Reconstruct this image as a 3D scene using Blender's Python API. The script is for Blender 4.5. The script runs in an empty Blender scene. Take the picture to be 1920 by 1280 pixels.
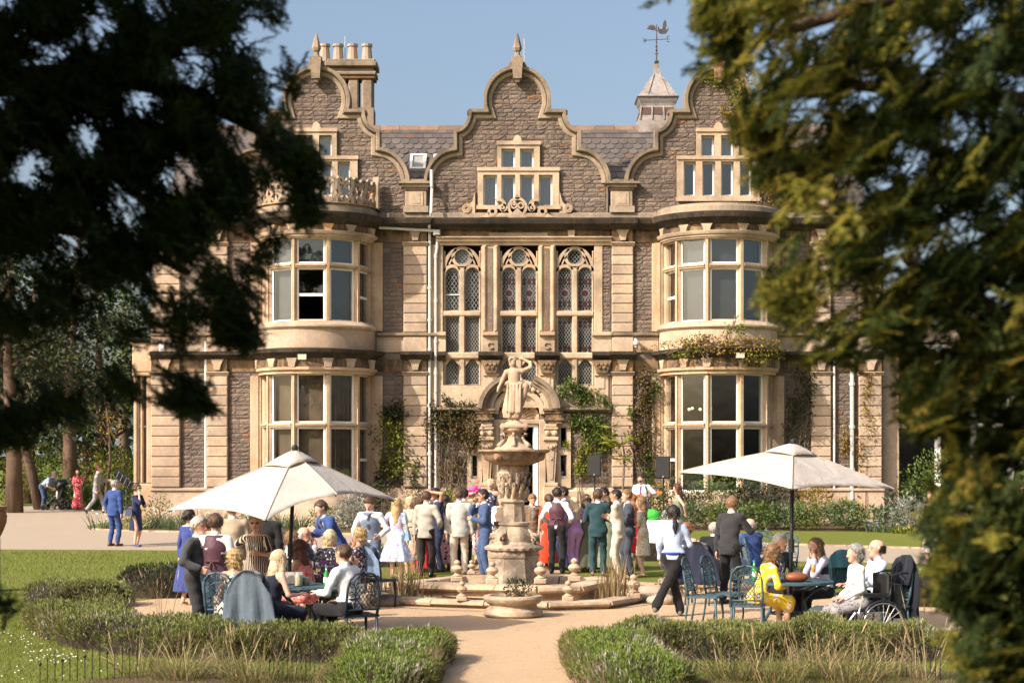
import bpy,bmesh,math,random
import numpy as np
from mathutils import Vector,Matrix
random.seed(7)
RNG=np.random.default_rng(11)
scene=bpy.context.scene
C=scene.collection
PI=math.pi
R=math.radians
# ---------------------------------------------------------------- camera, sky, sun, exposure
CAM_Z=2.4  # eye height above the garden
FPX,HOR=3200.0,860.0  # focal length and horizon row of a 1920 px wide picture
cam=bpy.data.cameras.new('camera')
cam.sensor_width=36.0
cam.lens=60.0
cam.shift_y=220.0/1920.0
cam.clip_start=0.1
cam.clip_end=3000.0
cam.dof.use_dof=True
cam.dof.focus_distance=36.0
cam.dof.aperture_fstop=4.0
cam_ob=bpy.data.objects.new('camera',cam)
cam_ob.location=(0,0,CAM_Z)
cam_ob.rotation_euler=(R(90),0,0)
C.objects.link(cam_ob)
scene.camera=cam_ob
SUN_AZ,SUN_EL=52.0,36.0  # degrees left of straight behind the camera, height
sun_vec=Vector((-math.sin(R(SUN_AZ))*math.cos(R(SUN_EL)),-math.cos(R(SUN_AZ))*math.cos(R(SUN_EL)),math.sin(R(SUN_EL))))
world=bpy.data.worlds.new('World')
scene.world=world
world.use_nodes=True
wn,wl=world.node_tree.nodes,world.node_tree.links
bg=wn['Background']
sky=wn.new('ShaderNodeTexSky')
sky.sky_type='NISHITA'
sky.sun_disc=False
sky.sun_elevation=R(SUN_EL)
sky.sun_rotation=R(180.0+SUN_AZ)
sky.air_density=1.0
sky.dust_density=5.5
sky.ozone_density=0.8
wl.new(sky.outputs[0],bg.inputs[0])
bg.inputs[1].default_value=0.15
sl=bpy.data.lights.new('sun','SUN')
sl.energy=5.0
sl.angle=R(0.5)
sl.color=(1.0,0.90,0.79)
sun_ob=bpy.data.objects.new('sun',sl)
sun_ob.rotation_euler=sun_vec.to_track_quat('Z','Y').to_euler()
sun_ob.location=sun_vec*80
C.objects.link(sun_ob)
scene.view_settings.view_transform='Standard'
scene.view_settings.look='None'
scene.view_settings.exposure=0.48
scene.view_settings.gamma=1.0
scene.view_settings.use_curve_mapping=False
scene.render.engine='CYCLES'
cy=scene.cycles
cy.max_bounces=7
cy.diffuse_bounces=3
cy.glossy_bounces=3
cy.transmission_bounces=4
cy.transparent_max_bounces=12
cy.caustics_reflective=False
cy.caustics_refractive=False
cy.sample_clamp_indirect=6.0
cy.use_denoising=True
try:
 cy.denoiser='OPENIMAGEDENOISE'
 cy.denoising_input_passes='RGB_ALBEDO_NORMAL'
except Exception:
 pass
cy.use_adaptive_sampling=False
# ---------------------------------------------------------------- where things stand
def ground_z(y):
 """The garden is level and rises a little towards the house."""
 t=min(max((y-42.0)/20.0,0.0),1.0)
 return 0.32*t*t*(3-2*t)
def gx(px,d):
 return(px-960.0)*d/FPX
def gz(py,d):
 return CAM_Z+(HOR-py)*d/FPX
WD=57.14  # distance of the house front
def wx(px):
 return(px-960.0)*WD/FPX
def wz(py):
 return CAM_Z+(HOR-py)*WD/FPX
 # ---------------------------------------------------------------- object helpers
def tag(o,label=None,cat=None,group=None,kind=None):
 if label:o['label']=label
 if cat:o['category']=cat
 if group:o['group']=group
 if kind:o['kind']=kind
 return o
def empty(name,loc=(0,0,0),rz=0.0):
 o=bpy.data.objects.new(name,None)
 o.empty_display_size=0.2
 o.location=loc
 o.rotation_euler=(0,0,rz)
 C.objects.link(o)
 return o
PINV={}
LOOSE={'leaves','older_leaves','seed_heads','twigs','blades','dry_blades','flower_stems','reed_stems','flowers','petals','roundel','lead_lattice','foliage','sunlit_tips','crown','back_scrolls','back_lattice','hair_strands'}
def root_at(name,loc):
 """an Empty at a thing's base whose parts are written in world coordinates"""
 o=empty(name,loc)
 PINV[o.name]=Matrix.Translation(Vector(loc)).inverted()
 return o
def link_mesh(name,me,mat=None,parent=None,loc=None,rz=None):
 o=bpy.data.objects.new(name,me)
 if mat is not None and not me.materials:
  for m in(mat if isinstance(mat,(list,tuple))else[mat]):
   me.materials.append(m)
 if parent is not None:
  o.parent=parent
  if parent.name in PINV:o.matrix_parent_inverse=PINV[parent.name]
 if loc is not None:o.location=loc
 if rz is not None:o.rotation_euler=(0,0,rz)
 C.objects.link(o)
 if name in LOOSE:o['kind']='stuff'
 return o
def np_mesh(name,verts,faces,smooth=False,mat_idx=None):
 """verts (n,3) float array; faces: (m,k) int array, or a list of such arrays with different k."""
 me=bpy.data.meshes.new(name)
 if not isinstance(faces,(list,tuple)):
  faces=[faces]
 faces=[np.asarray(f,dtype=np.int32)for f in faces if len(f)]
 verts=np.asarray(verts,dtype=np.float32)
 me.vertices.add(len(verts))
 me.vertices.foreach_set('co',verts.ravel())
 nl=sum(f.size for f in faces)
 nf=sum(len(f)for f in faces)
 me.loops.add(nl)
 me.loops.foreach_set('vertex_index',np.concatenate([f.ravel()for f in faces]))
 me.polygons.add(nf)
 tot=np.concatenate([np.full(len(f),f.shape[1],dtype=np.int32)for f in faces])
 start=np.concatenate([[0],np.cumsum(tot)[:-1]]).astype(np.int32)
 me.polygons.foreach_set('loop_start',start)
 try:
  me.polygons.foreach_set('loop_total',tot)
 except Exception:
  pass
 me.polygons.foreach_set('use_smooth',np.full(nf,bool(smooth)))
 if mat_idx is not None:
  me.polygons.foreach_set('material_index',np.asarray(mat_idx,dtype=np.int32))
 me.update(calc_edges=True)
 return me
class MB:
 """Collects boxes, tubes, lathes and prisms; build() links them as one mesh object."""
 def __init__(self):
  self.v,self.f,self.n=[],[],0
  self.mi,self.cur=[],0
  self.xf=None
 def add(self,verts,faces):
  b=self.n
  if self.xf is not None:
   verts=[self.xf@Vector(p)for p in verts]
  self.v.extend([tuple(p)for p in verts])
  self.n+=len(verts)
  for f in faces:
   self.f.append(tuple(i+b for i in f))
   self.mi.append(self.cur)
  return self
 def box(self,x0,x1,y0,y1,z0,z1):
  return self.add([(x0,y0,z0),(x1,y0,z0),(x1,y1,z0),(x0,y1,z0),(x0,y0,z1),(x1,y0,z1),(x1,y1,z1),(x0,y1,z1)],
  [(0,3,2,1),(4,5,6,7),(0,1,5,4),(1,2,6,5),(2,3,7,6),(3,0,4,7)])
 def bbox(self,x0,x1,y0,y1,z0,z1,b=0.02):
  """a box with its front edges (towards -y) bevelled"""
  b=min(b,(x1-x0)*.4,(z1-z0)*.4,abs(y1-y0)*.8)
  v=[(x0,y1,z0),(x1,y1,z0),(x1,y1,z1),(x0,y1,z1),(x0,y0+b,z0),(x1,y0+b,z0),(x1,y0+b,z1),(x0,y0+b,z1),
  (x0+b,y0,z0+b),(x1-b,y0,z0+b),(x1-b,y0,z1-b),(x0+b,y0,z1-b)]
  f=[(0,3,2,1)]
  for i in range(4):
   j=(i+1)%4
   f.append((i,j,4+j,4+i));f.append((4+i,4+j,8+j,8+i))
  f.append((8,9,10,11))
  return self.add(v,f)
 def tube(self,pts,r,n=6,cap=True):
  """a round bar along pts; r one radius or one per point"""
  pts=[Vector(p)for p in pts]
  rs=[r]*len(pts)if not isinstance(r,(list,tuple))else r
  v,f=[],[]
  for i,p in enumerate(pts):
   t=(pts[min(i+1,len(pts)-1)]-pts[max(i-1,0)])
   if t.length<1e-9:t=Vector((0,0,1))
   t.normalize()
   a=Vector((0,0,1))if abs(t.z)<.9 else Vector((1,0,0))
   u=t.cross(a).normalized();w=t.cross(u)
   for k in range(n):
    an=2*PI*k/n
    v.append(p+(u*math.cos(an)+w*math.sin(an))*rs[i])
  for i in range(len(pts)-1):
   for k in range(n):
    k2=(k+1)%n
    f.append((i*n+k,i*n+k2,(i+1)*n+k2,(i+1)*n+k))
  if cap:
   f.append(tuple(reversed(range(n))));f.append(tuple(range((len(pts)-1)*n,len(pts)*n)))
  return self.add(v,f)
 def lathe(self,prof,cx=0,cy=0,n=16,a0=0,a1=2*PI,wob=None):
  """prof: list of (r, z), bottom to top"""
  full=abs(a1-a0-2*PI)<1e-6
  m=n if full else n+1
  v,f=[],[]
  for i,(r,z)in enumerate(prof):
   for k in range(m):
    an=a0+(a1-a0)*k/n
    rr=r*(wob(i,an)if wob else 1)
    v.append((cx+rr*math.cos(an),cy+rr*math.sin(an),z))
  for i in range(len(prof)-1):
   for k in range(n):
    k2=(k+1)%m
    f.append((i*m+k,i*m+k2,(i+1)*m+k2,(i+1)*m+k))
  if full:
   f.append(tuple(reversed(range(m))));f.append(tuple(range((len(prof)-1)*m,len(prof)*m)))
  return self.add(v,f)
 def prism(self,poly,y0,y1):
  """poly: (x, z) outline counter-clockwise seen from -y; extruded from y0 (front) to y1"""
  n=len(poly)
  v=[(x,y0,z)for x,z in poly]+[(x,y1,z)for x,z in poly]
  f=[tuple(range(n)),tuple(reversed(range(n,2*n)))]
  for i in range(n):
   j=(i+1)%n
   f.append((j,i,n+i,n+j))
  return self.add(v,f)
 def strip(self,pts,prof,closed=False):
  """sweep the profile (out, y) along an (x, z) path on the wall: out = normal to the path, left of travel"""
  n,k=len(pts),len(prof)
  v,f=[],[]
  for i,p in enumerate(pts):
   p=Vector(p)
   a=Vector(pts[i-1])if i>0 or closed else p
   b=Vector(pts[(i+1)%n])if i<n-1 or closed else p
   d1=(p-a).normalized()if(p-a).length>1e-9 else(b-p).normalized()
   d2=(b-p).normalized()if(b-p).length>1e-9 else d1
   n1,n2=Vector((-d1.y,d1.x)),Vector((-d2.y,d2.x))
   m=n1+n2
   m=m.normalized()if m.length>1e-6 else n1
   sc=1.0/max(m.dot(n1),0.5)
   for o,y in prof:
    q=p+m*o*sc
    v.append((q.x,y,q.y))
  for i in range(n if closed else n-1):
   i2=(i+1)%n
   for j in range(k):
    j2=(j+1)%k
    f.append((i*k+j,i*k+j2,i2*k+j2,i2*k+j))
  if not closed:
   f.append(tuple(reversed(range(k))));f.append(tuple(range((n-1)*k,n*k)))
  return self.add(v,f)
 def ball(self,c,r,n=8,m=5,sx=1,sy=1,sz=1):
  prof=[(r*math.sin(PI*i/m)+1e-5,-r*math.cos(PI*i/m))for i in range(m+1)]
  v,f=[],[]
  for rr,z in prof:
   for k in range(n):
    a=2*PI*k/n
    v.append((c[0]+sx*rr*math.cos(a),c[1]+sy*rr*math.sin(a),c[2]+sz*z))
  for i in range(m):
   for k in range(n):
    k2=(k+1)%n
    f.append((i*n+k,i*n+k2,(i+1)*n+k2,(i+1)*n+k))
  return self.add(v,f)
 def mesh(self,name,smooth=False,fix=False):
  me=bpy.data.meshes.new(name)
  me.from_pydata(self.v,[],self.f)
  if smooth:
   me.polygons.foreach_set('use_smooth',[True]*len(me.polygons))
  if any(self.mi):
   me.polygons.foreach_set('material_index',self.mi)
  if fix:
   bm=bmesh.new();bm.from_mesh(me);bmesh.ops.recalc_face_normals(bm,faces=bm.faces);bm.to_mesh(me);bm.free()
  me.update()
  return me
 def build(self,name,mat,parent=None,smooth=False,loc=None,rz=None,fix=True):
  me=self.mesh(name,smooth,fix)
  if smooth=='auto':
   me.polygons.foreach_set('use_smooth',[True]*len(me.polygons))
   me.set_sharp_from_angle(angle=R(40))
  return link_mesh(name,me,mat,parent,loc,rz)
def copy_tree(o,parent=None):
 c=o.copy();C.objects.link(c)
 if parent is not None:
  c.parent=parent
 for ch in o.children:
  copy_tree(ch,c)
 return c
 # ---------------------------------------------------------------- materials
MATS={}
def newmat(name):
 m=bpy.data.materials.new(name)
 m.use_nodes=True
 nt=m.node_tree
 return m,nt.nodes,nt.links,nt.nodes['Principled BSDF']
def ramp(n,l,fac,stops):
 r=n.new('ShaderNodeValToRGB')
 el=r.color_ramp.elements
 while len(el)<len(stops):el.new(0.5)
 for e,(p,c)in zip(el,stops):
  e.position=p;e.color=tuple(c)+(1,)
 l.new(fac,r.inputs[0])
 return r.outputs[0]
def mixc(n,l,fac,a,b,mode='MIX'):
 m=n.new('ShaderNodeMix');m.data_type='RGBA';m.blend_type=mode
 for sock,val in((m.inputs[0],fac),(m.inputs[6],a),(m.inputs[7],b)):
  if hasattr(val,'links')or hasattr(val,'is_output'):
   l.new(val,sock)
  elif isinstance(val,(int,float)):
   sock.default_value=val
  else:
   sock.default_value=tuple(val)+(1,)
 return m.outputs[2]
def noise(n,l,scale,detail=4,rough=.6,vec=None,dist=0.0):
 t=n.new('ShaderNodeTexNoise')
 t.inputs['Scale'].default_value=scale;t.inputs['Detail'].default_value=detail
 t.inputs['Roughness'].default_value=rough;t.inputs['Distortion'].default_value=dist
 if vec is not None:l.new(vec,t.inputs['Vector'])
 return t.outputs['Fac']
def coords(n,l,kind='Object',scale=(1,1,1)):
 tc=n.new('ShaderNodeTexCoord')
 mp=n.new('ShaderNodeMapping');mp.inputs['Scale'].default_value=scale
 l.new(tc.outputs[kind],mp.inputs['Vector'])
 return mp.outputs[0]
def wcoords(n,l,scale=(1,1,1)):
 g=n.new('ShaderNodeNewGeometry')
 mp=n.new('ShaderNodeMapping');mp.inputs['Scale'].default_value=scale
 l.new(g.outputs['Position'],mp.inputs['Vector'])
 return mp.outputs[0]
def bump(n,l,b,h,strength=.4,dist=.02):
 bp=n.new('ShaderNodeBump');bp.inputs['Strength'].default_value=strength;bp.inputs['Distance'].default_value=dist
 l.new(h,bp.inputs['Height']);l.new(bp.outputs[0],b.inputs['Normal'])
def plain(name,col,rough=.6,metal=0.0,var=.12,scale=8.0,spec=.4,bmp=0.0):
 """a plain surface with a little mottling of its own"""
 key=(name,tuple(col),rough)
 if key in MATS:return MATS[key]
 m,n,l,b=newmat(name)
 v=coords(n,l)
 f=noise(n,l,scale,4,.6,v)
 lo=[c*(1-var)for c in col];hi=[min(1,c*(1+var))for c in col]
 l.new(ramp(n,l,f,[(.3,lo),(.7,hi)]),b.inputs['Base Color'])
 b.inputs['Roughness'].default_value=rough;b.inputs['Metallic'].default_value=metal
 b.inputs['Specular IOR Level'].default_value=spec
 if bmp:bump(n,l,b,f,bmp,.01)
 MATS[key]=m
 return m
def stone(name,base,dirt,stain,dirt_amt=.5,rnd=.16,streak=.4,rough=.9,bscale=14.0,bstr=.35,blotch=.9,bdist=.03):
 """weathered limestone: blotches, dark grime, rust-coloured washes, vertical streaks, a tone per stone"""
 if name in MATS:return MATS[name]
 m,n,l,b=newmat(name)
 v=wcoords(n,l)
 vs=wcoords(n,l,(5.0,5.0,.55))
 big=noise(n,l,blotch,5,.65,v)
 fine=noise(n,l,bscale,5,.7,v)
 stk=noise(n,l,1.3,4,.6,vs)
 lo=[c*.80 for c in base];hi=[min(1,c*1.15)for c in base]
 c1=ramp(n,l,fine,[(.3,lo),(.7,hi)])
 oi=n.new('ShaderNodeObjectInfo')
 gi=n.new('ShaderNodeNewGeometry')
 add=n.new('ShaderNodeMath');add.operation='ADD'
 l.new(oi.outputs['Random'],add.inputs[0]);l.new(gi.outputs['Random Per Island'],add.inputs[1])
 fr=n.new('ShaderNodeMath');fr.operation='FRACT';l.new(add.outputs[0],fr.inputs[0])
 tone=ramp(n,l,fr.outputs[0],[(0,(1-rnd,1-rnd,1-rnd*.8)),(.5,(1,.98,.96)),(.97,(1+rnd,1+rnd*.9,1+rnd*.7)),(.975,(1+rnd,1+rnd*.9,1+rnd*.7)),(.985,(1.3,.92,.62))])
 c2=mixc(n,l,1.0,c1,tone,'MULTIPLY')
 f1=ramp(n,l,big,[(.42,(0,0,0)),(.64,(dirt_amt,)*3)])
 c3=mixc(n,l,f1,c2,dirt)
 f2=ramp(n,l,stk,[(.5,(0,0,0)),(.68,(streak,)*3)])
 c4=mixc(n,l,f2,c3,stain)
 l.new(c4,b.inputs['Base Color'])
 b.inputs['Roughness'].default_value=rough
 b.inputs['Specular IOR Level'].default_value=.2
 bump(n,l,b,fine,bstr,bdist)
 MATS[name]=m
 return m
M={}
M['ashlar']=stone('ashlar_stone',(.49,.375,.275),(.22,.16,.115),(.45,.28,.16),.6,.15,.34)
M['trim']=stone('trim_stone',(.51,.395,.285),(.16,.12,.088),(.45,.265,.14),.65,.06,.45)
M['bay']=stone('bay_stone',(.52,.385,.265),(.26,.175,.11),(.47,.245,.105),.6,.06,.55)
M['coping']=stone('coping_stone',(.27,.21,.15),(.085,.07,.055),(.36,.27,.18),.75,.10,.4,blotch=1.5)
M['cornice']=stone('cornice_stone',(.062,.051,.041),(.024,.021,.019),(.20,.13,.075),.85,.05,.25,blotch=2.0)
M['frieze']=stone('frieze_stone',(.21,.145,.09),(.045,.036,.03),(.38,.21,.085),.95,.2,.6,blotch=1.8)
M['parapet']=stone('parapet_stone',(.35,.275,.20),(.12,.097,.077),(.46,.36,.25),.6,.10,.4)
M['rubble']=stone('rubble_stone',(.285,.222,.182),(.155,.12,.10),(.36,.28,.21),.6,.24,.3,bscale=17,bstr=1.0,bdist=.14)
M['mortar']=stone('mortar',(.2,.158,.125),(.14,.11,.09),(.3,.22,.16),.5,.02,.2)
M['fountain']=stone('fountain_stone',(.44,.355,.265),(.11,.09,.072),(.40,.25,.15),.85,.08,.42,bscale=20,bstr=.6,blotch=2.4)
M['statue']=stone('statue_stone',(.50,.375,.27),(.23,.155,.105),(.50,.29,.17),.6,.02,.38,bscale=26,bstr=.3,blotch=3.0)
M['bowl']=stone('bowl_stone',(.33,.235,.16),(.085,.065,.052),(.38,.19,.09),.85,.06,.5,bscale=20,bstr=.7,blotch=3.0)
M['coping_pond']=stone('pond_stone',(.51,.395,.28),(.17,.125,.09),(.42,.22,.10),.75,.14,.45,bscale=18,bstr=.6,blotch=1.8)
M['slate']=stone('slate',(.112,.099,.092),(.078,.067,.06),(.17,.12,.09),.4,.3,.35,rough=.6,bscale=8,bstr=.12)
M['lead']=stone('lead_sheet',(.33,.305,.285),(.14,.125,.115),(.34,.21,.13),.8,.1,.5,rough=.6,bscale=6,bstr=.1,blotch=2.5)
M['ridge']=stone('ridge_tile',(.30,.20,.15),(.19,.14,.11),(.34,.2,.12),.5,.2,.2)
M['white']=plain('white_paint',(.80,.77,.72),.45,var=.04)
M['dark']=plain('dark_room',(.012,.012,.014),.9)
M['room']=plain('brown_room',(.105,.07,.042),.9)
M['black']=plain('black_metal',(.014,.015,.017),.45,var=.2)
M['grey_pipe']=plain('pipe_paint',(.55,.53,.50),.5,var=.12,scale=3)
M['lead_came']=plain('lead_came',(.27,.26,.245),.5,var=.1)
M['iron']=plain('rusty_iron',(.06,.05,.046),.7,var=.4)
M['wood']=plain('bare_wood',(.33,.22,.13),.8,var=.25)
M['chair']=plain('teal_cast_metal',(.045,.085,.105),.5,var=.22,scale=14)
M['chair_dark']=plain('dark_cast_metal',(.018,.026,.038),.5,var=.22,scale=14)
M['umbrella']=None
def glass_mat(name,tint,mixv,rough=.015):
 m,n,l,b=newmat(name)
 out=n['Material Output']
 tr=n.new('ShaderNodeBsdfTransparent');tr.inputs[0].default_value=tint+(1,)
 gl=n.new('ShaderNodeBsdfGlossy');gl.inputs['Roughness'].default_value=rough;gl.inputs[0].default_value=(.9,.93,.97,1)
 lw=n.new('ShaderNodeLayerWeight');lw.inputs[0].default_value=.5
 pw=n.new('ShaderNodeMath');pw.operation='POWER';l.new(lw.outputs['Facing'],pw.inputs[0]);pw.inputs[1].default_value=5.0
 fr=n.new('ShaderNodeMath');fr.operation='MULTIPLY_ADD';l.new(pw.outputs[0],fr.inputs[0]);fr.inputs[1].default_value=.92;fr.inputs[2].default_value=.055
 ad=n.new('ShaderNodeMath');ad.operation='ADD';ad.inputs[1].default_value=mixv;ad.use_clamp=True
 l.new(fr.outputs[0],ad.inputs[0])
 w=noise(n,l,1.4,2,.5,wcoords(n,l))
 bp=n.new('ShaderNodeBump');bp.inputs['Strength'].default_value=.06;bp.inputs['Distance'].default_value=.05
 l.new(w,bp.inputs['Height']);l.new(bp.outputs[0],gl.inputs['Normal'])
 mx=n.new('ShaderNodeMixShader')
 l.new(ad.outputs[0],mx.inputs[0]);l.new(tr.outputs[0],mx.inputs[1]);l.new(gl.outputs[0],mx.inputs[2])
 l.new(mx.outputs[0],out.inputs[0])
 return m
M['glass']=glass_mat('window_glass',(.86,.88,.88),.025)
M['old_glass']=glass_mat('leaded_glass',(.5,.55,.6),.03,.03)
M['drink_glass']=glass_mat('drinking_glass',(.9,.9,.9),.06)
def leaf_mat(name,cols,rough=.55,trans=.25,spec=.3):
 """foliage: one tone per leaf, some light through the leaf"""
 if name in MATS:return MATS[name]
 m,n,l,b=newmat(name)
 out=n['Material Output']
 g=n.new('ShaderNodeNewGeometry')
 k=len(cols)
 big=noise(n,l,1.7,2,.5,wcoords(n,l))
 ad=n.new('ShaderNodeMath');ad.operation='MULTIPLY_ADD'
 l.new(g.outputs['Random Per Island'],ad.inputs[0]);ad.inputs[1].default_value=.62
 sb=n.new('ShaderNodeMath');sb.operation='MULTIPLY_ADD';l.new(big,sb.inputs[0]);sb.inputs[1].default_value=.9;sb.inputs[2].default_value=-.26
 l.new(sb.outputs[0],ad.inputs[2])
 c=ramp(n,l,ad.outputs[0],[(i/max(1,k-1),cols[i])for i in range(k)])
 l.new(c,b.inputs['Base Color'])
 b.inputs['Roughness'].default_value=rough
 b.inputs['Specular IOR Level'].default_value=spec
 if trans:
  t=n.new('ShaderNodeBsdfTranslucent');l.new(c,t.inputs[0])
  mx=n.new('ShaderNodeMixShader');mx.inputs[0].default_value=trans
  l.new(b.outputs[0],mx.inputs[1]);l.new(t.outputs[0],mx.inputs[2]);l.new(mx.outputs[0],out.inputs[0])
 MATS[name]=m
 return m
 # ================================================================ THE MANSION
house=root_at('mansion',(wx(970),WD,ground_z(WD)))
tag(house,'long gabled stone mansion with mullioned windows behind the fountain','mansion')
AX=wx(970)
GAX=[594,970,1346]  # the three gable axes, as picture columns on the wall plane
PXM=FPX/WD  # picture units per metre on the wall
def hw(py):
 """half width of a gable at a picture row"""
 if py<128.6:return 0
 if py<210:return math.sqrt(max(0,60.5**2-(py-189)**2))
 if py<248:return 116-28*math.sqrt(max(0,1-((py-210)/38)**2))
 if py<281:return 116
 if py<343:return 112+60*math.sqrt(max(0,1-((343-py)/62)**2))
 return 172
def gable_path(gx_,side,inset=0):
 p=[]
 for i in range(15):
  a=R(90-i*(110.3/14));p.append((60.5*math.cos(a),189-60.5*math.sin(a)))
 p.append((88,210))
 for i in range(1,7):
  t=R(15*i);p.append((116-28*math.cos(t),210+38*math.sin(t)))
 p.append((116,281))
 for i in range(1,10):
  t=R(10*i);p.append((112+60*math.sin(t),343-62*math.cos(t)))
 return[(wx(gx_+side*x),wz(y))for x,y in p]
def xprof(mb,prof,x0,x1):
 """a moulding along the wall: prof = (how far proud, z), x from x0 to x1"""
 n=len(prof)
 v=[(x0,WD-p,z)for p,z in prof]+[(x1,WD-p,z)for p,z in prof]
 f=[tuple(range(n)),tuple(reversed(range(n,2*n)))]
 for i in range(n):
  j=(i+1)%n
  f.append((i,n+i,n+j,j))
 mb.add(v,f)
def cells(mb,x0,x1,z0,z1,holes,y0,y1):
 xs=sorted({x0,x1}|{min(max(h[i],x0),x1)for h in holes for i in(0,1)})
 zs=sorted({z0,z1}|{min(max(h[i],z0),z1)for h in holes for i in(2,3)})
 for i in range(len(xs)-1):
  run=None
  for j in range(len(zs)-1):
   cx,cz=(xs[i]+xs[i+1])/2,(zs[j]+zs[j+1])/2
   solid=not any(h[0]<cx<h[1]and h[2]<cz<h[3]for h in holes)
   if solid:
    run=(zs[j],zs[j+1])if run is None else(run[0],zs[j+1])
   if(not solid or j==len(zs)-2)and run is not None:
    mb.box(xs[i],xs[i+1],y0,y1,run[0],run[1]);run=None
def W(x0,x1,ytop,ybot):  # a rectangle on the wall from picture columns and rows
 return(wx(x0),wx(x1),wz(ybot),wz(ytop))
 # ---- openings
gwin={}  # gable windows: list of lights
for g in GAX:
 up=[(-27,-7),(8,28)]if g==970 else[(-29,-10),(8,26)]
 lo=[(-61,-41),(-27,-7),(8,28),(43,63)]if g==970 else[(-62,-45),(-27,-9),(8,26),(43,60)]
 yu=(285,318)if g==970 else(260,296)
 yl=(334,385)if g==970 else(309,364)
 gwin[g]=[W(g+a-3,g+b+3,yu[0]-5,yu[1]+1.5)for a,b in up]+[W(g+a-3,g+b+3,yl[0]-5,yl[1]+4)for a,b in lo]
cwin_x=[(831,902),(937,1009),(1042,1114)]
lit=[]
for a,b in cwin_x:
 m=(a+b)/2
 lit.append(((a+4,m-5.5),(m+5.5,b-3)))
holes=[]
for a,b in cwin_x:holes.append(W(a,b,460,722))
holes.append(W(937,1012,735,990))  # the doorway and its shell niche
for x0,x1 in((884,896),(1050,1063)):
 holes.append(W(x0,x1,800,897))
for g in(594,1346):
 holes.append(W(g-96,g+96,452,612));holes.append(W(g-98,g+98,700,925))
mb=MB()
cells(mb,wx(285),wx(1656),ground_z(WD)-.5,wz(400),holes,WD,WD+.5)
mb.build('wall',M['mortar'],house)
mb=MB()
mb.box(wx(285),wx(285)+.5,WD+.5,WD+13,0,wz(400));mb.box(wx(1656)-.5,wx(1656),WD+.5,WD+13,0,wz(400))
mb.box(wx(285),wx(1656),WD+13,WD+13.4,0,wz(400))
mb.build('side_wall',M['mortar'],house)
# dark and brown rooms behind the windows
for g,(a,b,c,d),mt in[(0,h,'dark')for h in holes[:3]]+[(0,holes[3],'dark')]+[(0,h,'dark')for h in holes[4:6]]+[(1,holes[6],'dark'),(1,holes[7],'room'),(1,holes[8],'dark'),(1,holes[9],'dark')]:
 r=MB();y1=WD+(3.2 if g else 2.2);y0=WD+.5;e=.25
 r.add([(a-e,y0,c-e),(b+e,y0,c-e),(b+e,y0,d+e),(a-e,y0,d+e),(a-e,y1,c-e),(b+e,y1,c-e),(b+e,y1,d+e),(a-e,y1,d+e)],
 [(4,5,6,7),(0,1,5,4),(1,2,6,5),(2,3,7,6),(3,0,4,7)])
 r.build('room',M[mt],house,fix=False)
 # ---- rubble stones: measured as rectangles first
stones=[]
def courses(rows,allowed,yfront=WD,seed=0):
 rg=random.Random(seed)
 y=rows[0]
 while y<rows[1]-3:
  h=min(rg.uniform(6.3,9.8),rows[1]-y)
  if rows[1]-y-h<4:h=rows[1]-y
  for x0,x1 in allowed(y,y+h):
   x=x0
   while x<x1-2:
    w=rg.uniform(11,27)
    if x1-x-w<9:w=x1-x
    if h>9.0 and w<20 and rg.random()<.22:
     stones.append((x,x+w,y,y+h/2,yfront));stones.append((x,x+w,y+h/2,y+h,yfront))
    else:
     stones.append((x,x+w,y,y+h,yfront))
    x+=w
  y+=h
def cut(iv,hole):
 out=[]
 for a,b in iv:
  if hole[1]<=a or hole[0]>=b:out.append((a,b));continue
  if hole[0]-a>2:out.append((a,hole[0]))
  if b-hole[1]>2:out.append((hole[1],b))
 return out
def gable_allowed(g):
 def f(y0,y1):
  h=min(hw(y0),hw(y1),hw((y0+y1)/2))-7
  if h<6:return[]
  iv=[(g-h,g+h)]
  if g==970:bl=[(930,1015,265,319),(893,1051,315,400)]
  else:bl=[(g-42,g+42,241,297),(g-79,g+79,294,380)]
  for a,b,c,d in bl:
   if y1>c+1 and y0<d-1:iv=cut(iv,(a,b))
  return iv
 return f
for k,g in enumerate(GAX):
 courses((140,400),gable_allowed(g),seed=40+k)
for k,(a,b,c,d)in enumerate([(718,755,456,624),(1188,1226,456,624),(718,755,699,914),(1188,1226,699,914),(1130,1145,462,624),
(342,388,699,914),(430,470,699,914),(1470,1519,699,914),(1558,1607,699,914),(430,470,456,624),(1470,1519,456,624),(1558,1607,456,624)]):
 courses((c,d),lambda y0,y1,a=a,b=b:[(a,b)],seed=70+k)
 # lower middle wall by the door, behind the climbers
for k,(a,b)in enumerate([(824,884),(1066,1144)]):
 courses((775,905),lambda y0,y1,a=a,b=b:[(a,b)],seed=90+k)
def stone_template(seed):
 rg=random.Random(seed)
 nx,nz=4,3
 v,f=[],[]
 for j in range(nz):
  for i in range(nx):
   x=-.5+i/(nx-1);z=-.5+j/(nz-1)
   edge=i in(0,nx-1)or j in(0,nz-1)
   x*=.985 if i in(0,nx-1)else 1;z*=.95 if j in(0,nz-1)else 1
   if not edge:x+=rg.uniform(-.1,.1);z+=rg.uniform(-.12,.12)
   y=-rg.uniform(.015,.04)if edge else-rg.uniform(.028,.058)
   v.append((x+rg.uniform(-.012,.012),y,z+rg.uniform(-.03,.03)))
 for j in range(nz-1):
  for i in range(nx-1):
   a=j*nx+i;f.append((a,a+1,a+nx+1,a+nx))
 ring=[0,1,2,3,7,11,10,9,8,4]
 b=len(v)
 for r in ring:v.append((v[r][0],.02,v[r][2]))
 for i in range(len(ring)):
  j=(i+1)%len(ring)
  f.append((ring[j],ring[i],b+i,b+j))
 return v,f
ST=[stone_template(s)for s in range(8)]
STM=[]
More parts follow.
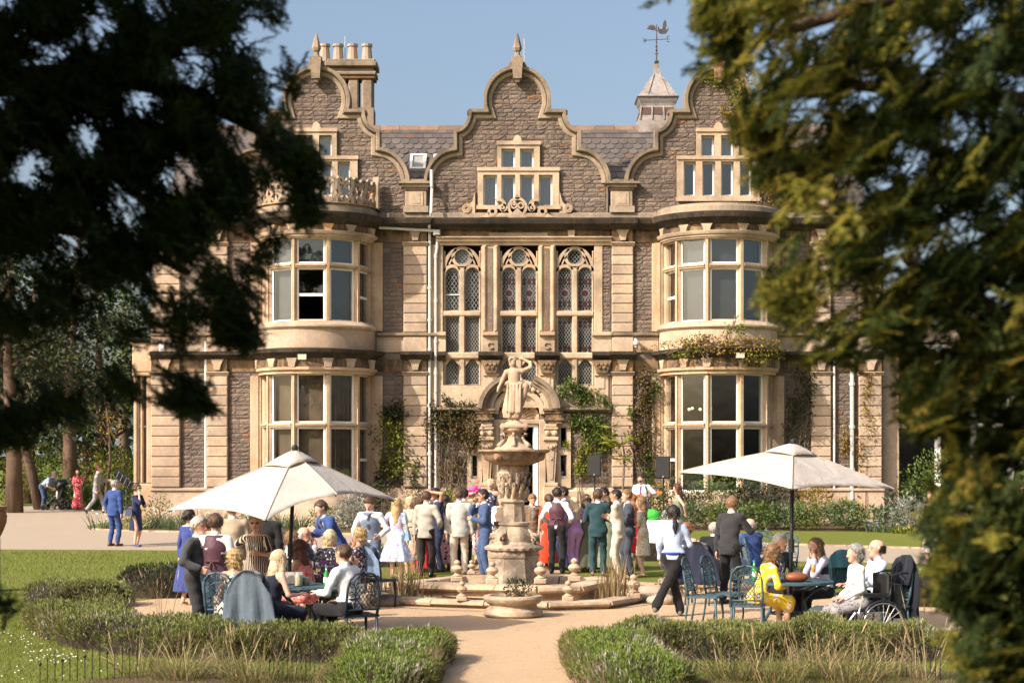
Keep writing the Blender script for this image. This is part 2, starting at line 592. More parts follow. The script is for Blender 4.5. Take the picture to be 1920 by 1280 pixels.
for v,f in ST:
 me=bpy.data.meshes.new('stone');me.from_pydata(v,[],f);me.materials.append(M['rubble']);me.update();STM.append(me)
vis=[s for s in stones if 560<(s[0]+s[1])/2<1330]
vis.sort(key=lambda s:-(s[1]-s[0])*(s[3]-s[2]))
own=set(map(id,vis[:296]))
rest=MB()
for i,s in enumerate(stones):
 x0,x1,y0,y1,yf=s
 cx,cz=wx((x0+x1)/2),wz((y0+y1)/2)
 w,h=(x1-x0)/PXM-.012,(y1-y0)/PXM-.012
 k=i%8
 if id(s)in own:
  o=link_mesh('stone',STM[k],None,house,(cx,yf,cz));o.scale=(w,.8,h)
 else:
  rest.add([(cx+p[0]*w,yf+p[1]*.8,cz+p[2]*h)for p in ST[k][0]],ST[k][1])
tag(rest.build('rubble_stones',M['rubble'],house,fix=False),kind='stuff')
# ---- pilasters of single blocks
def block_mesh(w,h,d):
 m=MB();m.bbox(-w/2,w/2,-d,.02,-h/2,h/2,.03)
 me=m.mesh('quoin_block');me.materials.append(M['ashlar']);return me
BLK={}
def pilaster(x0,x1,y0,y1,n,cap=True,d=.16):
 h=(y1-y0)/n
 for k in range(n):
  key=(round(x1-x0),round(h,1),d)
  if key not in BLK:BLK[key]=block_mesh((x1-x0)/PXM,h/PXM-.016,d)
  link_mesh('quoin_block',BLK[key],None,house,(wx((x0+x1)/2),WD,wz(y0+h*(k+.5))))
 mb=MB();mb.box(wx(x0)+.02,wx(x1)-.02,WD-d+.025,WD-.001,wz(y1),wz(y0));mb.build('pilaster_core',M['mortar'],house)
for x0,x1,n in((285,339,11),(390,428,11),(757,801,11),(1147,1187,11),(1520,1557,11),(1609,1652,11)):
 pilaster(x0,x1,704,913,n)
for x0,x1 in((285,339),(390,428),(757,801),(1147,1187),(1520,1557),(1609,1652)):
 pilaster(x0,x1,462,624,9)
 for ya,yb,mt in((697,704,'trim'),(455,462,'trim')):
  mb=MB();xprof(mb,[(0.002,wz(yb)),(.17,wz(yb)),(.19,wz(yb)+.04),(.25,wz(ya)-.03),(.25,wz(ya)),(0.002,wz(ya))],wx(x0)-.04,wx(x1)+.04)
  mb.build('capital',M[mt],house)
 for ya,yb,mt in((674,697,'frieze'),(431,455,'frieze'),(632,660,'ashlar')):
  mb=MB();mb.bbox(wx(x0),wx(x1),WD-.17,WD-.002,wz(yb),wz(ya),.02);mb.build('pilaster_block',M[mt],house)
  # a carved bracket under each cornice
 for ya,yb in((674,694),(431,452)):
  mb=MB();cxm=wx((x0+x1)/2)
  zt,zb=wz(ya),wz(yb)
  mb.prism([(cxm-.09,zb),(cxm+.09,zb),(cxm+.13,(zt+zb)/2),(cxm+.22,zt),(cxm-.22,zt),(cxm-.13,(zt+zb)/2)],WD-.26,WD-.16)
  mb.build('bracket',M['trim'],house)
  # ---- bands, string courses, cornices of the flat wall
def segs(skips,a=285,b=1656):
 out=[(a,b)]
 for s in skips:out=cut(out,s)
 return out
BAYS=[(594-112,594+112),(1346-112,1346+112)]
CEN=(825,1144)
for a,b in segs(BAYS+[CEN]):
 for ya,yb in((674,697),(431,455)):
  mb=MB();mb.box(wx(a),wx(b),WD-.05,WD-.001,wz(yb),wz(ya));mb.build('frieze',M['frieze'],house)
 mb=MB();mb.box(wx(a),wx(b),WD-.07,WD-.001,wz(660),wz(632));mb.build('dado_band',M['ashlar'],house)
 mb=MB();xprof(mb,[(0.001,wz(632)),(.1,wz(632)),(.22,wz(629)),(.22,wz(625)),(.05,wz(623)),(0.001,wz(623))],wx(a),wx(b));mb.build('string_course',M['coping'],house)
for a,b in segs(BAYS):
 mb=MB();xprof(mb,[(0.001,wz(674)),(.18,wz(674)),(.24,wz(670)),(.42,wz(666)),(.44,wz(661)),(.2,wz(659)),(0.001,wz(658.5))],wx(a),wx(b))
 if not(a<900<b):mb.build('string_cornice',M['cornice'],house)
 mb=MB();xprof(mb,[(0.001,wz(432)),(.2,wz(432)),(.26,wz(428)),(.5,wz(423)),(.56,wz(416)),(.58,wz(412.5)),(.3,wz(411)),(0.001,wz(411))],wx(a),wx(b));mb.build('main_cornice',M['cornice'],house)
 mb=MB();mb.bbox(wx(a),wx(b),WD-.16,WD-.001,wz(411)+.002,wz(400),.03);mb.build('blocking_course',M['parapet'],house)
 mb=MB();xprof(mb,[(0.001,wz(990)),(.16,wz(990)),(.16,wz(921)),(.22,wz(919)),(.22,wz(916)),(.02,wz(913.5)),(0.001,wz(913.5))],wx(a),wx(b))
 if not(a<900<b):mb.build('plinth',M['ashlar'],house)
for a,b in((705,824),(1144,1235)):
 mb=MB();xprof(mb,[(0.0015,wz(990)),(.158,wz(990)),(.158,wz(921)),(.02,wz(913.5)),(0.0015,wz(913.5))],wx(a),wx(b));mb.build('plinth',M['ashlar'],house)
for a,b in((824,937),(1012,1144)):
 mb=MB();xprof(mb,[(0.001,wz(990)),(.12,wz(990)),(.12,wz(921)),(.02,wz(913.5)),(0.001,wz(913.5))],wx(a),wx(b));mb.build('plinth',M['ashlar'],house)
for x0,x1 in((757,803),(1147,1187)):
 mb=MB();xprof(mb,[(0.1,wz(432)),(.3,wz(432)),(.36,wz(428)),(.62,wz(423)),(.67,wz(415)),(.67,wz(412.3)),(.1,wz(410.8))],wx(x0-6),wx(x1+6));mb.build('main_cornice',M['cornice'],house)
 mb=MB();xprof(mb,[(0.1,wz(674.3)),(.3,wz(674.3)),(.52,wz(666)),(.54,wz(660.8)),(.1,wz(658.3))],wx(x0-5),wx(x1+5));mb.build('string_cornice',M['cornice'],house)
 # ---- gables: wall, coping, finial, window
for g in GAX:
 mb=MB()
 bl=gwin[g]
 y=130
 while y<400:
  y2=min(y+4,400)
  h=hw((y+y2)/2)-2
  if h>2:
   iv=[(wx(g-h),wx(g+h))]
   for L in bl:
    if wz(y)>L[2]+.001 and wz(y2)<L[3]-.001:iv=cut(iv,(L[0]/1,L[1]/1))if False else[q for a,b in iv for q in((a,min(b,L[0])),(max(a,L[1]),b))if q[1]-q[0]>.01]
   for a,b in iv:mb.box(a,b,WD,WD+.45,wz(y2),wz(y))
  y=y2
 mb.build('gable_wall',M['mortar'],house)
 for s in(-1,1):
  path=gable_path(g,s)
  sg=1 if s>0 else-1
  mb=MB()
  mb.strip(path,[(.05*sg,WD-.26),(.06*sg,WD+.5),(-.09*sg,WD+.5),(-.09*sg,WD-.17),(-.05*sg,WD-.25)])
  mb.build('coping',M['coping'],house,smooth='auto')
  mb=MB();mb.strip(path,[(-.115*sg,WD-.11),(-.115*sg,WD-.002),(-.25*sg,WD-.002),(-.25*sg,WD-.06),(-.22*sg,WD-.1)])
  mb.build('coping_moulding',M['parapet'],house,smooth='auto')
  # scroll-like foot of the shoulder
  mb=MB();mb.box(wx(g+s*88-(30 if s>0 else 6)),wx(g+s*88+(6 if s>0 else 30)),WD-.2,WD+.3,wz(214),wz(209)+.01)
  mb.build('shoulder_ledge',M['coping'],house)
  # keystone pedestal and pointed finial
 zt=wz(112)
 mb=MB()
 cxm=wx(g)
 mb.prism([(cxm-.14,wz(152)),(cxm+.14,wz(152)),(cxm+.19,zt),(cxm-.19,zt)],WD-.42,WD+.1)
 mb.prism([(cxm-.07,wz(158)),(cxm+.07,wz(158)),(cxm+.1,wz(152)-.002),(cxm-.1,wz(152)-.002)],WD-.36,WD-.08)
 mb.prism([(cxm-.36,wz(131)),(cxm+.36,wz(131)),(cxm+.24,wz(119)),(cxm-.24,wz(119))],WD-.2,WD+.25)
 mb.build('keystone',M['coping'],house)
 mb=MB()
 mb.lathe([(.2,zt),(.2,zt+.05),(.1,zt+.1),(.08,zt+.2),(.13,zt+.26),(.16,zt+.34),(.14,zt+.42),(.03,zt+.82),(.005,zt+.86)],cxm,WD-.14,6)
 mb.build('finial',M['coping'],house)
 # stone window frame
 L=gwin[g]
 off=9
 if g==970:fr=[W(933,1012,267.5,316),W(896,1048,316.2,392)]
 else:fr=[W(g-41,g+38,243,294.5),W(g-77,g+77,294.7,377)]
 mb=MB()
 for k,(a,b,c,d)in enumerate(fr):cells(mb,a,b,c,d,L,WD-.14,WD+.26)
 for k,(a,b,c,d)in enumerate(fr):  # hood and sill
  mb.box(a-.03,b+.03,WD-.19,WD-.145,d-.1,d+.02)
 a,b,c,d=fr[1]
 mb.box(a-.05,b+.05,WD-.22,WD-.145,c-.03,c+.1)
 mb.lathe([(.13,0),(.13,.16)],0,0,10)if False else None
 mb.prism([(cxm-.16,fr[0][3]+.02),(cxm+.16,fr[0][3]+.02),(cxm+.1,fr[0][3]+.17),(cxm,fr[0][3]+.24),(cxm-.1,fr[0][3]+.17)],WD-.16,WD-.05)
 win=mb.build('window',M['trim'],house)
 for k,(a,b,c,d)in enumerate(L):
  mb=MB();t=.062;y=WD+.1
  for q in((a,a+t,c,d),(b-t,b,c,d),(a+t,b-t,c,c+t),(a+t,b-t,d-t,d)):mb.box(q[0],q[1],y,y+.06,q[2],q[3])
  mb.build('sash',M['white'],win)
  mb=MB();mb.box(a+t,b-t,y+.03,y+.036,c+t,d-t);mb.build('pane',M['glass'],win)
  if g==970 or k<2 or g==594:
  # net curtain or blind behind the glass
   mb=MB();n=14;zb=c+t if g==970 else(d-(d-c)*(.42 if g==594 and k>1 else.95))
   for i in range(n):
    xa=a+t+(b-a-2*t)*i/n;xb=a+t+(b-a-2*t)*(i+1)/n
    da,db=(.03*math.sin(i*2.1)if g==970 else 0),(.03*math.sin((i+1)*2.1)if g==970 else 0)
    mb.add([(xa,y+.16+da,zb),(xb,y+.16+db,zb),(xb,y+.16+db,d-t),(xa,y+.16+da,d-t)],[(0,1,2,3)])
   mb.build('curtain',plain('net_curtain',(.24,.255,.265),.9,var=.06),win,fix=False)
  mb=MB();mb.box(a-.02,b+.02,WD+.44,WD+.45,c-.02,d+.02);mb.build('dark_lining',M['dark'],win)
  # scrolled aprons beside the frame
 if g==970:
  for s in(-1,1):
   mb=MB()
   pts=[(wx(970+s*79),wz(360)),(wx(970+s*84),wz(378)),(wx(970+s*92),wz(388)),(wx(970+s*101),wz(391)),(wx(970+s*101),wz(401)),(wx(970+s*79),wz(401))]
   if s<0:pts=pts[::-1]
   mb.prism(pts[::-1],WD-.16,WD-.02)
   for rr in(.13,.075):
    c0=(wx(970+s*95),wz(392))
    mb.strip([(c0[0]+rr*math.cos(a),c0[1]+rr*math.sin(a))for a in[i*PI/6 for i in range(12)]],[(.02,WD-.2),(.02,WD-.12),(-.02,WD-.12),(-.02,WD-.2)],closed=True)
   mb.build('scroll_bracket',M['trim'],house)
   # small piers with caps between the gables
for x0,x1 in((760,801),(1145,1186),(1520,1560),(388,428)):
 a,b=wx(x0),wx(x1)
 mb=MB();mb.bbox(a,b,WD-.2,WD+.4,wz(400)+.002,wz(358),.03)
 mb.box(a-.05,b+.05,WD-.25,WD-.17,wz(400)+.003,wz(388))
 mb.build('pier',M['parapet'],house)
 mb=MB();mb.box(a+.22,b-.22,WD-.235,WD-.205,wz(384),wz(364));mb.box(a+.13,b-.13,WD-.222,WD-.204,wz(387),wz(361));mb.build('pier_panel',M['trim'],house)
 mb=MB()
 for k,(e,t0,t1)in enumerate(((.04,358,353),(.12,353,347),(.2,347,343),(.02,343,338))):
  mb.box(a-e,b+e,WD-.2-e,WD+.4+e,wz(t0)+.001,wz(t1))
 mb.build('pier_cap',M['coping'],house)
 # pierced scrollwork in front of the middle gable window
mb=MB()
c0=(wx(970),wz(391))
def ring(mb,cx,cz,r,t=.06,y0=-.34,y1=-.2,a0=0,a1=360,n=18,sq=1):
 pts=[(cx+r*math.cos(R(a0+(a1-a0)*i/n)),cz+sq*r*math.sin(R(a0+(a1-a0)*i/n)))for i in range(n+(0 if a1-a0>=360 else 1))]
 mb.strip(pts,[(t/2,WD+y0),(t/2,WD+y1),(-t/2,WD+y1),(-t/2,WD+y0)],closed=a1-a0>=360)
ring(mb,c0[0],c0[1],.29,.09)
ring(mb,c0[0],wz(371),.07,.06,n=10)
ring(mb,c0[0]-.11,wz(388),.09,.05,n=10);ring(mb,c0[0]+.11,wz(388),.09,.05,n=10)
for s in(-1,1):
 ring(mb,c0[0]+s*.62,wz(388),.2,.1,a0=-60 if s<0 else 60,a1=120 if s<0 else 240,n=12)
 ring(mb,c0[0]+s*.47,wz(392),.1,.07,n=10)
 ring(mb,c0[0]+s*.83,wz(399),.12,.09,n=10)
 mb.prism([(c0[0]+s*.95,wz(401)),(c0[0]+s*1.25,wz(410)),(c0[0]+s*.9,wz(410))][::1 if s<0 else-1],WD-.34,WD-.2)
mb.prism([(c0[0]-.3,wz(411)),(c0[0]+.3,wz(411)),(c0[0]+.13,wz(400)),(c0[0],wz(393)),(c0[0]-.13,wz(400))],WD-.38,WD-.2)
mb.bbox(c0[0]-1.0,c0[0]+1.0,WD-.33,WD-.17,wz(411),wz(402),.03)
mb.build('scroll_crest',M['trim'],house)
# ---- roof with fish-scale slates
RY0,RY1,RZ0,RZ1=WD+.55,WD+4.5,wz(400)-.1,CAM_Z+(HOR-240)*(WD+4.5)/FPX
mb=MB();xa,xb=wx(300),wx(1640)
mb.add([(xa,RY0,RZ0),(xb,RY0,RZ0),(xb,RY1,RZ1),(xa,RY1,RZ1),(xb,RY1+4,RZ0),(xa,RY1+4,RZ0),(xa,RY0,RZ0-.1),(xb,RY0,RZ0-.1),(xb,RY1+4,RZ0-.1),(xa,RY1+4,RZ0-.1)],
[(0,1,2,3),(3,2,4,5),(6,9,8,7),(0,6,7,1),(5,4,8,9),(0,3,5,9,6),(1,7,8,4,2)])
mb.build('roof',M['slate'],house)
slope=Vector((0,RY1-RY0,RZ1-RZ0));SL=slope.length;sdir=slope.normalized();snor=Vector((0,-sdir.z,sdir.y))
sw,pit=.325,.30
def slate_mesh(round_):
 m=MB()
 w=sw/2-.006
 pts=([(-w,.34),(-w,.02)]+[(w*-math.cos(R(a)),.02-.17*math.sin(R(a)))for a in(30,60,90,120,150)]+[(w,.02),(w,.34)])if round_ else[(-w,.34),(-w,-.05),(w,-.05),(w,.34)]
 n=len(pts)
 v=[tuple(Vector((x,0,0))+sdir*u+snor*(.045-.035*(u+.1)/.45))for x,u in pts]
 v+=[tuple(Vector(p)-snor*.018)for p in v]
 m.add(v,[tuple(range(n)),tuple(reversed(range(n,2*n)))]+[(i,n+i,n+(i+1)%n,(i+1)%n)for i in range(n)])
 me=m.mesh('slate',fix=True);me.materials.append(M['slate']);return me
SLM=[slate_mesh(False),slate_mesh(True)]
nrow=int(SL/pit)
sl_all=[]
for r in range(nrow):
 u=r*pit+.06
 p0=Vector((0,RY0,RZ0))+sdir*u
 py=HOR-(p0.z-CAM_Z)*FPX/p0.y
 x=xa+(sw/2 if r%2 else 0)
 while x<xb:
  px=960+x*FPX/p0.y
  seen=all(abs(px-g)>hw(py)-8 for g in GAX)and 690<px<1640 and py<352 and not(760<px<805 and 290<py<330)
  rnd=0 if r%7 in(2,3)else 1
  if seen:sl_all.append((abs(px-970),x,p0,rnd))
  x+=sw
sl_all.sort(key=lambda t:t[0])
rest=MB()
for i,(q,x,p0,rnd)in enumerate(sl_all):
 if i<298:
  link_mesh('slate',SLM[rnd],None,house,(x,p0.y,p0.z))
 else:
  rest.add([(v.co.x+x,v.co.y+p0.y,v.co.z+p0.z)for v in SLM[rnd].vertices],[tuple(p.vertices)for p in SLM[rnd].polygons])
if rest.n:tag(rest.build('slates',M['slate'],house,fix=False),kind='stuff')
n=34
for i in range(n):
 a=xa+(xb-xa)*i/n;b=xa+(xb-xa)*(i+1)/n
 mb=MB();mb.prism([(a,RZ1-.1),(b-.015,RZ1-.1),(b-.015,RZ1+.07),(a,RZ1+.07)],RY1-.14,RY1+.14);mb.build('ridge_tile',M['ridge'],house)
 # valley shadow painted as a navy sheet behind each pier, and the roof window
for x0,x1 in((762,803),(1143,1184)):
 mb=MB();u=.55
 for(ua,ub)in((.02,.62),):
  p,q=Vector((0,RY0,RZ0))+sdir*.9,Vector((0,RY0,RZ0))+sdir*1.7
  mb.add([(wx(x0),p.y-.12,p.z+.12),(wx(x1),p.y-.12,p.z+.12),(wx(x1),q.y,q.z+.02),(wx(x0),q.y,q.z+.02)],[(0,1,2,3)])
 mb.build('valley_shade',plain('valley_shadow_navy',(.05,.055,.065),.5),house,fix=False)
def on_roof(px,py):
# the point of the front slope behind a picture point
 k=(HOR-py)/FPX
 # CAM_Z + k*d = RZ0 + (d-RY0)*t
 t=(RZ1-RZ0)/(RY1-RY0)
 d=(RZ0-RY0*t-CAM_Z)/(k-t)
 return Vector(((px-960)*d/FPX,d,CAM_Z+k*d))
for(x0,x1,y0,y1)in((768,800,295,323),(812,822,296,318)):
 A,B=on_roof(x0,y1),on_roof(x1,y0)
 u0=(A-Vector((A.x,RY0,RZ0))).length;u1=(B-Vector((B.x,RY0,RZ0))).length
 def rp(x,u,h):return tuple(Vector((x,RY0,RZ0))+sdir*u+snor*h)
 mb=MB();t=.09
 for(a,b,c,d)in((A.x,A.x+t,u0,u1),(B.x-t,B.x,u0,u1),(A.x+t,B.x-t,u0,u0+t),(A.x+t,B.x-t,u1-t,u1)):
  mb.add([rp(a,c,.02),rp(b,c,.02),rp(b,d,.02),rp(a,d,.02),rp(a,c,.16),rp(b,c,.16),rp(b,d,.16),rp(a,d,.16)],
  [(0,3,2,1),(4,5,6,7),(0,1,5,4),(1,2,6,5),(2,3,7,6),(3,0,4,7)])
 rl=mb.build('roof_window',M['white'],house)
 mb=MB();mb.add([rp(A.x+t,u0+t,.1),rp(B.x-t,u0+t,.1),rp(B.x-t,u1-t,.1),rp(A.x+t,u1-t,.1)],[(0,1,2,3)])
 mb.build('pane',plain('blind',(.30,.29,.26),.25,spec=.8),rl,fix=False)
 # ---- chimney stack with four pots
cd=WD+5.2
def CX(px):return gx(px,cd)
def CZ(py):return gz(py,cd)
mb=MB()
for a,b in((622,650),(655,674),(680,700)):
 mb.bbox(CX(a),CX(b),cd-.35,cd+.45,RZ0,CZ(152),.05)
mb.box(CX(619),CX(702),cd-.4,cd+.5,CZ(240),CZ(206));st=mb.build('chimney',M['coping'],house)
mb=MB()
for a,b,c,d,e in((617,705,152,146,.42),(614,707,146,139,.5),(618,702,139,131,.42),(612,709,131,122,.6),(616,705,122,116,.48)):
 mb.bbox(CX(a),CX(b),cd-e,cd+e,CZ(c)+.002,CZ(d),.03)
mb.build('chimney_cap',M['coping'],st)
for px in(609,634,661,688):
 mb=MB();z0=CZ(117)
 mb.lathe([(.21,z0),(.16,z0+.55),(.2,z0+.56),(.2,z0+.65),(.12,z0+.66)],CX(px),cd,10);mb.build('chimney_pot',stone('pot',(.36,.285,.225),(.17,.135,.1),(.4,.25,.15),.5),st)
for px,py0,py1 in((646,117,66),(983,130,70),(1401,200,130)):
 mb=MB();mb.tube([(gx(px,cd),cd+.2,gz(py0,cd)),(gx(px,cd),cd+.2,gz(py1,cd))],.012,4);mb.build('lightning_rod',M['grey_pipe'],house)
 # ---- ridge cupola with weathervane
cd=WD+5.0
cxm,sp=gx(1231,cd),FPX/cd
mb=MB()
def sqlathe(mb,prof,cx,cy,rot=0):
 v=[]
 for r,z in prof:
  for k in range(4):
   a=PI/4+k*PI/2+rot
   v.append((cx+r*1.414*math.cos(a),cy+r*1.414*math.sin(a),z))
 f=[]
 for i in range(len(prof)-1):
  for k in range(4):
   f.append((i*4+k,i*4+(k+1)%4,(i+1)*4+(k+1)%4,(i+1)*4+k))
 f.append((3,2,1,0));f.append(tuple(range((len(prof)-1)*4,len(prof)*4)))
 mb.add(v,f)
sqlathe(mb,[(.78,RZ1-1),(.72,CZ(232)),(.6,CZ(206)),(.6,CZ(204))],cxm,cd)
cup=mb.build('cupola',M['lead'],house)
mb=MB();sqlathe(mb,[(.692,CZ(222)),(.626,CZ(208))],cxm,cd)
mb.build('louvre_panel',plain('brown_board',(.09,.05,.04),.8),cup)
for i in range(4):
 mb=MB();mb.tube([(cxm-.66+.44*i,cd-.735,CZ(231)),(cxm-.6+.4*i,cd-.64,CZ(206))],.03,5);mb.build('lead_roll',M['lead'],cup)
mb=MB();sqlathe(mb,[(.6,CZ(204)),(.62,CZ(200)),(.66,CZ(196)),(.7,CZ(191)),(.76,CZ(188)),(.66,CZ(184)),(.52,CZ(172)),(.4,CZ(160)),(.26,CZ(150)),(.14,CZ(141)),(.1,CZ(130)),(.095,CZ(121))],cxm,cd)
mb.build('cupola_roof',M['lead'],cup)
for r0 in((-.24,-.1),(.24,.1)):
 mb=MB()
 mb.tube([(cxm+r0[0]*1.6,cd-.7,CZ(188)),(cxm+r0[0]*1.2,cd-.54,CZ(172)),(cxm+r0[0]*.9,cd-.42,CZ(160)),(cxm+r0[1],cd-.16,CZ(141))],.025,5)
 mb.build('lead_roll',M['lead'],cup)
vane=MB()
zt=CZ(121)
vane.tube([(cxm,cd,zt),(cxm,cd,CZ(46))],[.03,.016],6)
for py,r in((116,.09),(95,.05),(88,.05),(80,.03)):vane.ball((cxm,cd,CZ(py)),r,8,4,sz=.6)
for a in range(6):vane.tube([(cxm+.09*math.cos(a),cd+.09*math.sin(a),CZ(120)),(cxm+.03*math.cos(a),cd+.03*math.sin(a),CZ(113))],.012,4)
for a in range(4):vane.tube([(cxm,cd,CZ(104)),(cxm+.08*math.cos(a*PI/2+.4),cd+.08*math.sin(a*PI/2+.4),CZ(100))],.01,4)
vane.tube([(cxm-.4,cd,CZ(76)),(cxm+.4,cd,CZ(73.5))],.012,4)
vane.tube([(cxm,cd-.3,CZ(75)),(cxm,cd+.3,CZ(75))],.012,4)
# W and E of the compass arms
for(sx,kind)in((-1,'w'),(1,'e')):
 x=cxm+sx*.43;z=CZ(76 if sx<0 else 73.5)
 if kind=='w':
  for p,q in(((-.05,.08),(-.03,-.08)),((-.03,-.08),(0,.05)),((0,.05),(.03,-.08)),((.03,-.08),(.05,.08))):vane.tube([(x+p[0],cd,z+p[1]),(x+q[0],cd,z+q[1])],.011,4)
 else:
  for p,q in(((-.04,-.1),(-.04,.1)),((-.04,.1),(.06,.1)),((-.04,0),(.05,0)),((-.04,-.1),(.06,-.1))):vane.tube([(x+p[0],cd,z+p[1]),(x+q[0],cd,z+q[1])],.011,4)
  # bar with a rising sun at one end and a flying bird at the other
vane.tube([(cxm-.34,cd,CZ(54)),(cxm+.3,cd,CZ(61))],.014,4)
vane.prism([(cxm-.3,CZ(55.5))]+[(cxm-.17+.13*math.cos(R(a))*(1.5 if k%2 else 1),CZ(55.5)+.13*math.sin(R(a))*(1.5 if k%2 else 1))for k,a in enumerate(range(0,181,15))],cd-.012,cd+.012)
vb=[(.08,62),(.17,64),(.33,64),(.42,58),(.45,53),(.40,54),(.36,57),(.33,55),(.37,48),(.35,40),(.29,38),(.24,44),(.22,54),(.13,56),(.06,49),(.04,54)]
vane.prism([(cxm+x,CZ(y))for x,y in vb],cd-.014,cd+.014)
v=vane.build('weathervane',M['iron'],house)
